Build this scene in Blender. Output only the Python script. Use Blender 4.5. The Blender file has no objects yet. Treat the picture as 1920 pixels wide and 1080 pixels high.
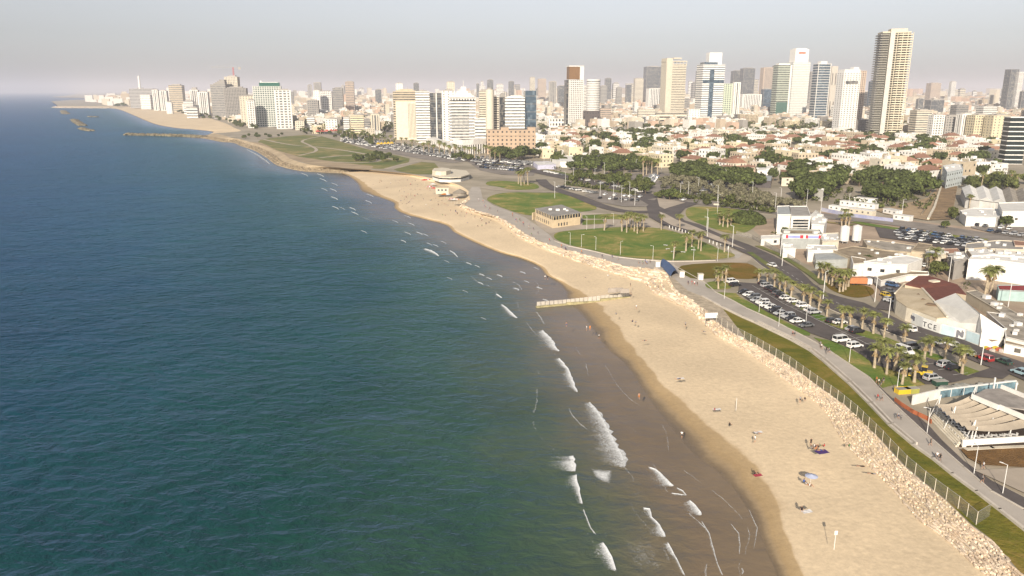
import bpy, math, random
import numpy as np
from mathutils import Vector, Matrix, geometry, noise
from mathutils.bvhtree import BVHTree
random.seed(7)
R = math.radians
sc = bpy.context.scene
COL = sc.collection

# ---------------------------------------------------------------- camera
CAMZ = 75.0
FOC = 1450.0
TH = math.atan(370.0 / FOC)
cd = bpy.data.cameras.new("camera")
cam = bpy.data.objects.new("camera", cd)
COL.objects.link(cam)
cd.sensor_width = 36
cd.lens = 36 * FOC / 1920
cd.clip_start = 1
cd.clip_end = 120000
cam.location = (0, 0, CAMZ)
cam.rotation_euler = (math.pi / 2 - TH, 0, 0)
sc.camera = cam

# ---------------------------------------------------------------- sky, sun, exposure
SUN_EL, SUN_AZ = 25.0, 196.0       # azimuth clockwise from +Y of where the sun stands
w = bpy.data.worlds.new("World")
sc.world = w
w.use_nodes = True
nt = w.node_tree
sky = nt.nodes.new("ShaderNodeTexSky")
sky.sky_type = 'NISHITA'
sky.sun_disc = False
sky.sun_elevation = R(SUN_EL)
sky.sun_rotation = R(SUN_AZ)
sky.air_density = 1.0
sky.dust_density = 1.5
sky.ozone_density = 3.2
bg = nt.nodes["Background"]
bg.inputs[1].default_value = 0.087
hs_ = nt.nodes.new("ShaderNodeHueSaturation")
hs_.inputs['Saturation'].default_value = 0.3
hs_.inputs['Hue'].default_value = 0.515
nt.links.new(sky.outputs[0], hs_.inputs['Color'])
nt.links.new(hs_.outputs[0], bg.inputs[0])
ld = bpy.data.lights.new("sun", 'SUN')
ld.energy = 5.0
ld.angle = R(0.6)
ld.color = (1.0, 0.88, 0.73)
sun = bpy.data.objects.new("sun", ld)
COL.objects.link(sun)
az = R(SUN_AZ)
sdir = Vector((math.sin(az) * math.cos(R(SUN_EL)), math.cos(az) * math.cos(R(SUN_EL)), math.sin(R(SUN_EL))))
sun.rotation_euler = sdir.to_track_quat('Z', 'Y').to_euler()
sun.location = (0, -200, 300)
sc.view_settings.view_transform = 'Standard'
sc.view_settings.look = 'None'
sc.view_settings.exposure = 0.56
sc.view_settings.gamma = 1
sc.render.engine = 'CYCLES'
sc.cycles.use_denoising = True
sc.cycles.max_bounces = 6
sc.cycles.diffuse_bounces = 2
sc.cycles.glossy_bounces = 2
sc.cycles.transparent_max_bounces = 24
sc.cycles.volume_bounces = 1
sc.cycles.caustics_reflective = False
sc.cycles.caustics_refractive = False

# ---------------------------------------------------------------- projection helpers
CT, ST = math.cos(TH), math.sin(TH)
LZ = 4.5                      # level of the land behind the beach


def ray(px, py):
    u = px - 960.0
    v = py - 540.0
    return Vector((u, FOC * CT - v * ST, -(FOC * ST + v * CT)))


def P(px, py, z=LZ):
    d = ray(px, py)
    t = (z - CAMZ) / d.z
    return Vector((d.x * t, d.y * t, z))


def proj(p):
    x, y, z = p[0], p[1], p[2] - CAMZ
    dep = y * CT - z * ST
    up = y * ST + z * CT
    return (960 + FOC * x / dep, 540 - FOC * up / dep)


def top_z(Y, py):
    v = py - 540.0
    return CAMZ - Y * (v * CT + FOC * ST) / (FOC * CT - v * ST)


def at_depth(px, D, z=LZ):
    """ground point at distance D straight ahead that shows at column px"""
    dep = D * CT - (z - CAMZ) * ST
    return Vector(((px - 960) * dep / FOC, D, z))


# ---------------------------------------------------------------- mesh builder
class MB:
    def __init__(self):
        self.v = []
        self.f = []
        self.m = []

    def add(self, vs, fs, mi=0):
        n = len(self.v)
        self.v.extend([tuple(p) for p in vs])
        for f in fs:
            self.f.append(tuple(n + i for i in f))
            self.m.append(mi)
        return self

    def box(self, c, s, rz=0.0, mi=0, bottom=False):
        hx, hy, hz = s[0] / 2, s[1] / 2, s[2] / 2
        ca, sa = math.cos(rz), math.sin(rz)
        vs = []
        for dz in (-hz, hz):
            for dx, dy in ((-hx, -hy), (hx, -hy), (hx, hy), (-hx, hy)):
                vs.append((c[0] + dx * ca - dy * sa, c[1] + dx * sa + dy * ca, c[2] + dz))
        fs = [(4, 5, 6, 7), (0, 1, 5, 4), (1, 2, 6, 5), (2, 3, 7, 6), (3, 0, 4, 7), (0, 3, 2, 1)]
        return self.add(vs, fs, mi)

    def prism(self, poly, z0, z1, mi=0, top_mi=None):
        n = len(poly)
        a = sum(poly[i][0] * poly[(i + 1) % n][1] - poly[(i + 1) % n][0] * poly[i][1] for i in range(n))
        if a < 0:
            poly = list(reversed(poly))
        vs = [(p[0], p[1], z0) for p in poly] + [(p[0], p[1], z1) for p in poly]
        self.add(vs, [(i, (i + 1) % n, n + (i + 1) % n, n + i) for i in range(n)], mi)
        tris = geometry.tessellate_polygon([[Vector((p[0], p[1], 0)) for p in poly]])
        self.add([(p[0], p[1], z1) for p in poly], [up3(t, poly) for t in tris], mi if top_mi is None else top_mi)
        return self

    def cyl(self, c, r0, r1, h, n=12, mi=0, cap=True):
        vs = []
        for k, (r, z) in enumerate(((r0, 0), (r1, h))):
            for i in range(n):
                a = 2 * math.pi * i / n
                vs.append((c[0] + r * math.cos(a), c[1] + r * math.sin(a), c[2] + z))
        fs = [(i, (i + 1) % n, n + (i + 1) % n, n + i) for i in range(n)]
        if cap:
            fs.append(tuple(range(n, 2 * n)))
        return self.add(vs, fs, mi)

    def tube(self, pts, rad, n=6, mi=0):
        rad = rad if isinstance(rad, (list, tuple)) else [rad] * len(pts)
        pts = [Vector(p) for p in pts]
        vs = []
        for k, p in enumerate(pts):
            d = (pts[min(k + 1, len(pts) - 1)] - pts[max(k - 1, 0)]).normalized()
            a = d.orthogonal().normalized() if abs(d.z) < .9 else Vector((1, 0, 0))
            a = (a - d * a.dot(d)).normalized()
            b = d.cross(a)
            for i in range(n):
                t = 2 * math.pi * i / n
                vs.append(p + (a * math.cos(t) + b * math.sin(t)) * rad[k])
        fs = []
        for k in range(len(pts) - 1):
            for i in range(n):
                j = (i + 1) % n
                fs.append((k * n + i, k * n + j, (k + 1) * n + j, (k + 1) * n + i))
        fs.append(tuple(range(n - 1, -1, -1)))
        fs.append(tuple((len(pts) - 1) * n + i for i in range(n)))
        return self.add(vs, fs, mi)

    def blob(self, c, s, rz=0.0, mi=0, jit=0.18, rnd=random):
        """an irregular stone: a 3x3x3 shell pushed about"""
        ca, sa = math.cos(rz), math.sin(rz)
        idx = {}
        vs = []
        for i in range(3):
            for j in range(3):
                for k in range(3):
                    if (i, j, k) == (1, 1, 1):
                        continue
                    q = Vector((i - 1, j - 1, k - 1))
                    nz = sum(1 for a in q if a)
                    q *= {1: 1.0, 2: .86, 3: .74}[nz]
                    q += Vector([rnd.uniform(-jit, jit) for _ in range(3)])
                    x, y, z = q.x * s[0] / 2, q.y * s[1] / 2, q.z * s[2] / 2
                    idx[(i, j, k)] = len(vs)
                    vs.append((c[0] + x * ca - y * sa, c[1] + x * sa + y * ca, c[2] + z))
        fs = []
        for ax in range(3):
            for side in (0, 2):
                for a in range(2):
                    for b in range(2):
                        q = []
                        for da, db in ((0, 0), (1, 0), (1, 1), (0, 1)):
                            t = [0, 0, 0]
                            t[ax] = side
                            t[(ax + 1) % 3] = a + da
                            t[(ax + 2) % 3] = b + db
                            q.append(idx[tuple(t)])
                        fs.append(tuple(q) if side == 2 else tuple(reversed(q)))
        return self.add(vs, fs, mi)

    def build(self, name, mats, parent=None, smooth=False):
        me = bpy.data.meshes.new(name)
        me.from_pydata(self.v, [], self.f)
        mats = mats if isinstance(mats, (list, tuple)) else [mats]
        for m in mats:
            me.materials.append(m)
        if len(mats) > 1:
            me.polygons.foreach_set('material_index', self.m)
        if smooth:
            me.polygons.foreach_set('use_smooth', [True] * len(self.f))
        me.update()
        o = bpy.data.objects.new(name, me)
        COL.objects.link(o)
        if parent is not None:
            o.parent = parent
        return o


def up3(t, poly):
    a, b, c = [poly[i] for i in t]
    s = (b[0] - a[0]) * (c[1] - a[1]) - (b[1] - a[1]) * (c[0] - a[0])
    return tuple(t) if s > 0 else tuple(reversed(t))


def thing(name, label, cat, loc=(0, 0, 0), rz=0.0, group=None):
    o = bpy.data.objects.new(name, None)
    o.empty_display_size = 1
    COL.objects.link(o)
    o.location = loc
    o.rotation_euler = (0, 0, rz)
    return tag(o, label, cat, group)


def tag(o, label, cat, group=None):
    o['label'] = label
    o['category'] = cat
    if group:
        o['group'] = group
    return o


def struct(o):
    o['kind'] = 'structure'
    return o


def stuff(o, label, cat):
    o['kind'] = 'stuff'
    return tag(o, label, cat)


KIDS = {}


def dup(root, loc, rz=0.0, scale=None):
    c = root.copy()
    COL.objects.link(c)
    c.location = loc
    c.rotation_euler = (0, 0, rz)
    if scale is not None:
        c.scale = scale if isinstance(scale, tuple) else (scale,) * 3
    for ch in root.children:
        d = ch.copy()
        COL.objects.link(d)
        d.parent = c
        for g in ch.children:
            e = g.copy()
            COL.objects.link(e)
            e.parent = d
    return c


# ---------------------------------------------------------------- materials
MATS = {}


def mat(name, col, rough=0.85, var=0.12, scale=0.35, spec=0.25, metal=0.0, island=0.0, col2=None, bump=0.0,
        bscale=3.0, alpha=1.0, objvar=0.0, cells=None):
    if name in MATS:
        return MATS[name]
    m = bpy.data.materials.new(name)
    m.use_nodes = True
    t = m.node_tree
    b = t.nodes['Principled BSDF']
    L = t.links.new
    b.inputs['Roughness'].default_value = rough
    b.inputs['Metallic'].default_value = metal
    b.inputs['Specular IOR Level'].default_value = spec
    c4 = (*col, 1)
    geo = t.nodes.new('ShaderNodeNewGeometry')
    n = t.nodes.new('ShaderNodeTexNoise')
    n.inputs['Scale'].default_value = scale
    n.inputs['Detail'].default_value = 6
    n.inputs['Roughness'].default_value = .65
    L(geo.outputs['Position'], n.inputs['Vector'])
    ramp = t.nodes.new('ShaderNodeMapRange')
    ramp.inputs[1].default_value = .3
    ramp.inputs[2].default_value = .7
    L(n.outputs[0], ramp.inputs[0])
    mx = t.nodes.new('ShaderNodeMix')
    mx.data_type = 'RGBA'
    d = col2 if col2 else tuple(max(0, c * (1 - 2 * var)) for c in col)
    mx.inputs[6].default_value = c4
    mx.inputs[7].default_value = (*d, 1)
    L(ramp.outputs[0], mx.inputs[0])
    out = mx.outputs[2]
    for src, amt in (('island', island), ('obj', objvar)):
        if amt:
            if src == 'island':
                o_ = geo.outputs['Random Per Island']
            else:
                oi = t.nodes.new('ShaderNodeObjectInfo')
                o_ = oi.outputs['Random']
            mr = t.nodes.new('ShaderNodeMapRange')
            mr.inputs[3].default_value = 1 - amt
            mr.inputs[4].default_value = 1 + amt * .35
            L(o_, mr.inputs[0])
            hs = t.nodes.new('ShaderNodeHueSaturation')
            L(mr.outputs[0], hs.inputs['Value'])
            L(out, hs.inputs['Color'])
            out = hs.outputs[0]
    if cells:
        sn = t.nodes.new('ShaderNodeVectorMath')
        sn.operation = 'SNAP'
        sn.inputs[1].default_value = (3.1, 3.1, 3.3)
        L(geo.outputs['Position'], sn.inputs[0])
        wn = t.nodes.new('ShaderNodeTexWhiteNoise')
        L(sn.outputs[0], wn.inputs[0])
        m2 = t.nodes.new('ShaderNodeMapRange')
        m2.inputs[1].default_value = .55
        m2.inputs[4].default_value = .75
        L(wn.outputs[0], m2.inputs[0])
        mc = t.nodes.new('ShaderNodeMix')
        mc.data_type = 'RGBA'
        mc.inputs[7].default_value = (*cells, 1)
        L(m2.outputs[0], mc.inputs[0])
        L(out, mc.inputs[6])
        out = mc.outputs[2]
    L(out, b.inputs['Base Color'])
    if bump:
        n2 = t.nodes.new('ShaderNodeTexNoise')
        n2.inputs['Scale'].default_value = bscale
        n2.inputs['Detail'].default_value = 4
        L(geo.outputs['Position'], n2.inputs['Vector'])
        bp = t.nodes.new('ShaderNodeBump')
        bp.inputs['Strength'].default_value = 1
        bp.inputs['Distance'].default_value = bump
        L(n2.outputs[0], bp.inputs['Height'])
        L(bp.outputs[0], b.inputs['Normal'])
    if alpha < 1:
        b.inputs['Alpha'].default_value = alpha
    MATS[name] = m
    return m


def rgb(r, g, b):
    f = lambda c: ((c / 255 + .055) / 1.055) ** 2.4 if c > 10 else c / 3294.6
    return (f(r), f(g), f(b))


white = mat('white_paint', (.76, .74, .69), objvar=.1)
cream = mat('cream_plaster', (.66, .6, .48), objvar=.15)
beige = mat('beige_stone', (.52, .44, .32), objvar=.15)
pinkp = mat('pink_plaster', (.54, .43, .34), objvar=.15)
yellowp = mat('yellow_plaster', (.66, .58, .4), objvar=.12)
greyp = mat('grey_concrete', (.36, .34, .31), objvar=.25)
roofgrey = mat('grey_flat_roof', (.42, .4, .37), var=.2, scale=.2, objvar=.3)
roofwhite = mat('whitewashed_roof', (.7, .69, .65), var=.12, scale=.2, objvar=.15)
tile = mat('terracotta_tile', (.37, .205, .14), var=.2, scale=.6, objvar=.3)
tilebrown = mat('brown_red_tile', (.17, .062, .045), var=.18, scale=.5)
glassd = mat('dark_window_glass', (.03, .035, .04), rough=.15, spec=.6, cells=(.2, .18, .15))
glassb = mat('blue_facade_glass', (.05, .085, .12), rough=.18, spec=.7, var=.25, scale=.1, cells=(.13, .18, .22))
glassg = mat('green_facade_glass', (.08, .16, .13), rough=.2, spec=.7, var=.2)
glassgrey = mat('grey_facade_glass', (.1, .11, .12), rough=.22, spec=.6, var=.2, cells=(.26, .25, .22))
brownm = mat('brown_metal_panel', (.2, .11, .045), rough=.5)
sandstone = mat('sandstone_cladding', (.44, .33, .235), var=.1, scale=.15)
metal = mat('galvanised_metal', (.42, .42, .41), rough=.45, metal=.4)
metalw = mat('white_metal', (.72, .71, .68), rough=.4)
blackm = mat('black_rubber', (.02, .02, .02), rough=.7)
dirt = mat('bare_dirt', (.42, .31, .19), var=.2, scale=.15, bump=.3, bscale=.8)

# ================================================================ SETTING
ROWS = [((1500, 1220), (1600, 1220), (2010, 1200), (2060, 1180)), ((1457, 1080), (1515, 1080), (1845, 1078), (1911, 1073)),
        ((1440, 1040), (1497, 1040), (1807, 1043), (1890, 1044)), ((1425, 1000), (1480, 1000), (1763, 1006), (1859, 1013)),
        ((1405, 960), (1465, 960), (1715, 970), (1820, 984)), ((1375, 915), (1447, 915), (1674, 921), (1775, 940)),
        ((1340, 880), (1425, 875), (1640, 887), (1733, 906)), ((1300, 850), (1395, 845), (1600, 850), (1698, 876)),
        ((1275, 820), (1357, 813), (1570, 815), (1654, 828)), ((1250, 790), (1313, 780), (1548, 775), (1606, 780)),
        ((1230, 765), (1285, 752), (1520, 748), (1570, 750)), ((1208, 735), (1256, 727), (1483, 722), (1531, 722)),
        ((1175, 685), (1220, 685), (1425, 678), (1480, 685)), ((1140, 655), (1190, 650), (1380, 650), (1435, 657)),
        ((1122, 632), (1168, 618), (1340, 628), (1400, 638)), ((1100, 600), (1145, 592), (1318, 605), (1350, 610)),
        ((1085, 583), (1128, 570), (1280, 575), (1325, 585)), ((1066, 562), (1105, 556), (1240, 557), (1300, 565)),
        ((1061, 545), (1090, 546), (1215, 545), (1270, 545)), ((1045, 527), (1060, 530), (1205, 530), (1255, 522)),
        ((1022, 514), (1034, 516), (1180, 523), (1243, 506)), ((1008, 498), (1018, 499), (1142, 511), (1177, 500)),
        ((975, 484), (982, 483), (1100, 497), (1133, 487)), ((935, 473), (941, 471), (1054, 480), (1089, 476)),
        ((891, 455), (896, 453), (1008, 462), (1040, 463)), ((851, 435), (857, 433), (970, 443), (998, 446)),
        ((835, 422), (841, 420), (949, 424), (965, 425)), ((795, 411), (799, 408), (926, 409), (935, 408)),
        ((760, 402), (766, 399), (885, 398), (895, 396)), ((740, 391), (749, 389), (862, 387), (872, 384)),
        ((737, 380), (746, 378), (872, 374), (882, 373)), ((702, 367), (715, 364), (865, 362), (880, 360)),
        ((678, 358), (695, 350), (850, 348), (858, 346)), ((671, 345), (683, 341), (805, 338), (812, 335)),
        ((655, 331), (662, 329), (760, 328), (766, 326)), ((640, 325), (643, 323), (690, 321), (695, 319))]
# rocky headland: water edge, foot, top
HEAD = [((640, 325), (642, 323), (660, 319), (695, 319)), ((600, 323), (601, 321), (608, 316), (640, 315)),
        ((560, 320), (562, 318), (568, 313), (585, 309)), ((520, 310), (523, 308), (532, 303), (548, 299)),
        ((500, 296), (504, 294), (514, 290), (528, 286)), ((478, 283), (481, 281), (490, 278), (500, 275)),
        ((452, 274), (454, 272), (460, 269), (468, 266)), ((438, 268), (440, 266), (444, 263), (450, 261)),
        ((415, 266), (417, 264), (422, 261), (432, 258)), ((395, 262), (397, 260), (402, 257), (420, 254)),
        ((372, 258), (374, 257), (382, 254), (400, 250))]
FARB = [((372, 258), (374, 257), (382, 254), (400, 250)), ((400, 248), (402, 247), (420, 247), (450, 246)),
        ((365, 243), (368, 242.5), (400, 243), (440, 240)), ((330, 240), (333, 239.5), (370, 236), (425, 232)),
        ((295, 234), (298, 233.5), (340, 228), (400, 224)), ((270, 225), (273, 224.5), (320, 220), (370, 217)),
        ((250, 216), (252, 215.7), (295, 212), (335, 210)), ((225, 206), (227, 205.8), (255, 204.5), (285, 203)),
        ((205, 203), (206, 202.8), (225, 201.5), (240, 200)), ((150, 203), (151, 202.6), (170, 201), (190, 199)),
        ((104, 202.5), (104.5, 202), (106, 200.5), (108, 199))]
ZW, ZD, ZF, ZT = 0.0, 0.75, 2.3, LZ


def smooth_rows(rows, n):
    out = []
    for i in range(len(rows) - 1):
        p0, p1, p2, p3 = rows[max(i - 1, 0)], rows[i], rows[i + 1], rows[min(i + 2, len(rows) - 1)]
        for k in range(n):
            t = k / n
            r = []
            for c in range(4):
                q = []
                for a in range(2):
                    A, B, C_, D_ = p0[c][a], p1[c][a], p2[c][a], p3[c][a]
                    q.append(.5 * (2 * B + (C_ - A) * t + (2 * A - 5 * B + 4 * C_ - D_) * t * t + (3 * B - A - 3 * C_ + D_) * t ** 3))
                r.append(tuple(q))
            out.append(r)
    out.append([tuple(x) for x in rows[-1]])
    return out


def strip(rows, n, zs, name, mats, under=45):
    """terrain strip from under water to the land edge; returns object, lines of its edges"""
    rr = smooth_rows(rows, n)
    W = [P(*r[0], zs[0]) for r in rr]
    D = [P(*r[1], zs[1]) for r in rr]
    F = [P(*r[2], zs[2]) for r in rr]
    T = [P(*r[3], zs[3]) for r in rr]
    cols = []
    for i in range(len(rr)):
        a, b = W[max(i - 2, 0)], W[min(i + 2, len(rr) - 1)]
        tdir = (b - a)
        tdir.z = 0
        tdir.normalize()
        nrm = Vector((-tdir.y, tdir.x, 0))
        if nrm.dot(D[i] - W[i]) > 0:
            nrm = -nrm
        pts = [(W[i] + nrm * under + Vector((0, 0, -3.2)), -1.0)]
        pts.append((W[i] + nrm * 6 + Vector((0, 0, -.35)), -.12))
        for s, e, k0, m in ((W[i], D[i], 0, 4), (D[i], F[i], 1, 12), (F[i], T[i], 2, 3)):
            for k in range(m):
                pts.append((s.lerp(e, k / m), k0 + k / m))
        pts.append((T[i], 3.0))
        cols.append(pts)
    nc = len(cols[0])
    vs, tt = [], []
    for c in cols:
        for (p, t) in c:
            q = p.copy()
            if .9 < t < 2:
                k = (t - .9) * (2 - t) * 2
                q.z += (noise.noise(Vector((q.x * .06, q.y * .06, 0))) * .45 + noise.noise(Vector((q.x * .3, q.y * .3, 3))) * .12) * k
            vs.append(q)
            tt.append(t)
    fs = []
    for i in range(len(cols) - 1):
        for j in range(nc - 1):
            fs.append((i * nc + j, i * nc + j + 1, (i + 1) * nc + j + 1, (i + 1) * nc + j))
    mb = MB()
    a, b, c = vs[fs[0][0]], vs[fs[0][1]], vs[fs[0][2]]
    if (b - a).cross(c - a).z < 0:
        fs = [tuple(reversed(f)) for f in fs]
    mb.add(vs, fs)
    o = mb.build(name, mats, smooth=True)
    at = o.data.attributes.new('shore', 'FLOAT', 'POINT')
    at.data.foreach_set('value', tt)
    dd = o.data.attributes.new('dist', 'FLOAT', 'POINT')
    dist = []
    for c, wv in zip(cols, W):
        for (p, t) in c:
            d = (Vector((p.x, p.y, 0)) - Vector((wv.x, wv.y, 0))).length
            dist.append(d if t >= 0 else -d)
    dd.data.foreach_set('value', dist)
    return struct(o), W, D, F, T, vs, fs


# --- sand
def sand_material():
    m = bpy.data.materials.new('beach_sand')
    m.use_nodes = True
    t = m.node_tree
    L = t.links.new
    N = t.nodes.new
    b = t.nodes['Principled BSDF']
    at = N('ShaderNodeAttribute')
    at.attribute_name = 'shore'
    ds = N('ShaderNodeAttribute')
    ds.attribute_name = 'dist'
    geo = N('ShaderNodeNewGeometry')
    n1 = N('ShaderNodeTexNoise')
    n1.inputs['Scale'].default_value = .09
    n1.inputs['Detail'].default_value = 5
    n2 = N('ShaderNodeTexNoise')
    n2.inputs['Scale'].default_value = .9
    n2.inputs['Detail'].default_value = 8
    n2.inputs['Roughness'].default_value = .75
    L(geo.outputs['Position'], n1.inputs[0])
    L(geo.outputs['Position'], n2.inputs[0])
    # wavy wet edge
    ad = N('ShaderNodeMath')
    ad.operation = 'MULTIPLY_ADD'
    ad.inputs[1].default_value = .55
    L(n1.outputs[0], ad.inputs[0])
    sb = N('ShaderNodeMath')
    sb.operation = 'SUBTRACT'
    sb.inputs[1].default_value = .275
    L(at.outputs['Fac'], sb.inputs[0])
    L(sb.outputs[0], ad.inputs[2])
    rp = N('ShaderNodeValToRGB')
    e = rp.color_ramp.elements
    e[0].position = 0
    e[0].color = (.15, .112, .07, 1)
    e[1].position = 1
    e[1].color = (.61, .49, .33, 1)
    for pos, c in ((.16, (.2, .148, .088, 1)), (.3, (.3, .222, .13, 1)), (.5, (.37, .265, .14, 1)), (.86, (.41, .3, .165, 1)), (.93, (.56, .44, .29, 1))):
        x = e.new(pos)
        x.color = c
    L(ad.outputs[0], rp.inputs[0])
    mx = N('ShaderNodeMix')
    mx.data_type = 'RGBA'
    mx.blend_type = 'MULTIPLY'
    mr = N('ShaderNodeMapRange')
    mr.inputs[1].default_value = .35
    mr.inputs[2].default_value = .65
    mr.inputs[3].default_value = .86
    mr.inputs[4].default_value = 1.08
    L(n2.outputs[0], mr.inputs[0])
    n3 = N('ShaderNodeTexNoise')
    n3.inputs['Scale'].default_value = .03
    n3.inputs['Detail'].default_value = 3
    L(geo.outputs['Position'], n3.inputs[0])
    mr3 = N('ShaderNodeMapRange')
    mr3.inputs[1].default_value = .35
    mr3.inputs[2].default_value = .65
    mr3.inputs[3].default_value = .9
    mr3.inputs[4].default_value = 1.05
    L(n3.outputs[0], mr3.inputs[0])
    mu = N('ShaderNodeMath')
    mu.operation = 'MULTIPLY'
    L(mr.outputs[0], mu.inputs[0])
    L(mr3.outputs[0], mu.inputs[1])
    mx.inputs[0].default_value = 1
    L(rp.outputs[0], mx.inputs[6])
    L(mu.outputs[0], mx.inputs[7])
    L(mx.outputs[2], b.inputs['Base Color'])
    rr = N('ShaderNodeMapRange')
    rr.inputs[1].default_value = 0
    rr.inputs[2].default_value = .5
    rr.inputs[3].default_value = .35
    rr.inputs[4].default_value = .95
    L(ad.outputs[0], rr.inputs[0])
    L(rr.outputs[0], b.inputs['Roughness'])
    b.inputs['Specular IOR Level'].default_value = .3
    # footprints
    vo = N('ShaderNodeTexVoronoi')
    vo.inputs['Scale'].default_value = .8
    L(geo.outputs['Position'], vo.inputs['Vector'])
    dr = N('ShaderNodeMapRange')
    dr.inputs[1].default_value = .9
    dr.inputs[2].default_value = 1.3
    L(ad.outputs[0], dr.inputs[0])
    hm = N('ShaderNodeMath')
    hm.operation = 'MULTIPLY'
    L(vo.outputs[0], hm.inputs[0])
    L(dr.outputs[0], hm.inputs[1])
    ha = N('ShaderNodeMath')
    ha.operation = 'MULTIPLY_ADD'
    ha.inputs[1].default_value = .5
    L(hm.outputs[0], ha.inputs[0])
    L(n2.outputs[0], ha.inputs[2])
    bp = N('ShaderNodeBump')
    bp.inputs['Strength'].default_value = .5
    bp.inputs['Distance'].default_value = .17
    L(ha.outputs[0], bp.inputs['Height'])
    L(bp.outputs[0], b.inputs['Normal'])
    return m


sand = sand_material()
rockground = mat('rubble_ground', (.44, .35, .23), var=.2, scale=.1, bump=.4, bscale=.7)
beach, bW, bD, bF, bT, bv, bf = strip(ROWS, 7, (ZW, ZD, ZF, ZT), 'beach', sand)
headl, hW, hD, hF, hT, hv, hf = strip(HEAD, 5, (ZW, .6, 1.8, ZT), 'headland_shore', rockground)
farb, fW, fD, fF, fT, fv, ff = strip(FARB, 5, (ZW, .6, 2.0, ZT), 'far_beach', sand)

# --- the land: one sheet from the revetment to the horizon
edge = bT + hT[1:] + fT[1:]
far = [P(104, 195), P(96, 190), P(130, 187.5), P(175, 186), P(150, 183.5), P(95, 182.2), P(120, 179.5), P(140, 177)]
outer = [at_depth(150, 39000), at_depth(2600, 39000), Vector((9000, 6000, LZ)), Vector((2500, 300, LZ)), Vector((900, 60, LZ)), Vector((400, 20, LZ)), Vector((115, 20, LZ))]
poly = [Vector((p.x, p.y, 0)) for p in edge + far + outer]
tris = geometry.tessellate_polygon([poly])
p2 = [(p.x, p.y) for p in poly]
mb = MB()
mb.add([(p.x, p.y, LZ) for p in poly], [up3(t, p2) for t in tris])
cityground = mat('dusty_city_ground', (.4, .345, .27), var=.25, scale=.025, col2=(.2, .18, .13))
struct(mb.build('ground', cityground))
# sea bed under everything, so no gap shows under the water
mb = MB()
mb.box((0, 20000, -4.2), (60000, 43000, .4))
struct(mb.build('sea_bed', mat('sea_bed_sand', (.2, .17, .11))))

GV = [tuple(p) for p in bv] + [tuple(p) for p in hv] + [tuple(p) for p in fv]
GF = list(bf) + [tuple(len(bv) + i for i in f) for f in hf] + [tuple(len(bv) + len(hv) + i for i in f) for f in ff]
BVH = BVHTree.FromPolygons([Vector(v) for v in GV], GF)


def G(px, py):
    """ground point that shows at a pixel: beach or land"""
    hit = BVH.ray_cast(Vector((0, 0, CAMZ)), ray(px, py).normalized())
    q = P(px, py)
    if hit[0] is not None and hit[0].z > 0 and hit[0].z < LZ - .02 and hit[0].y < q.y + 3:
        return hit[0]
    return q


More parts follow.
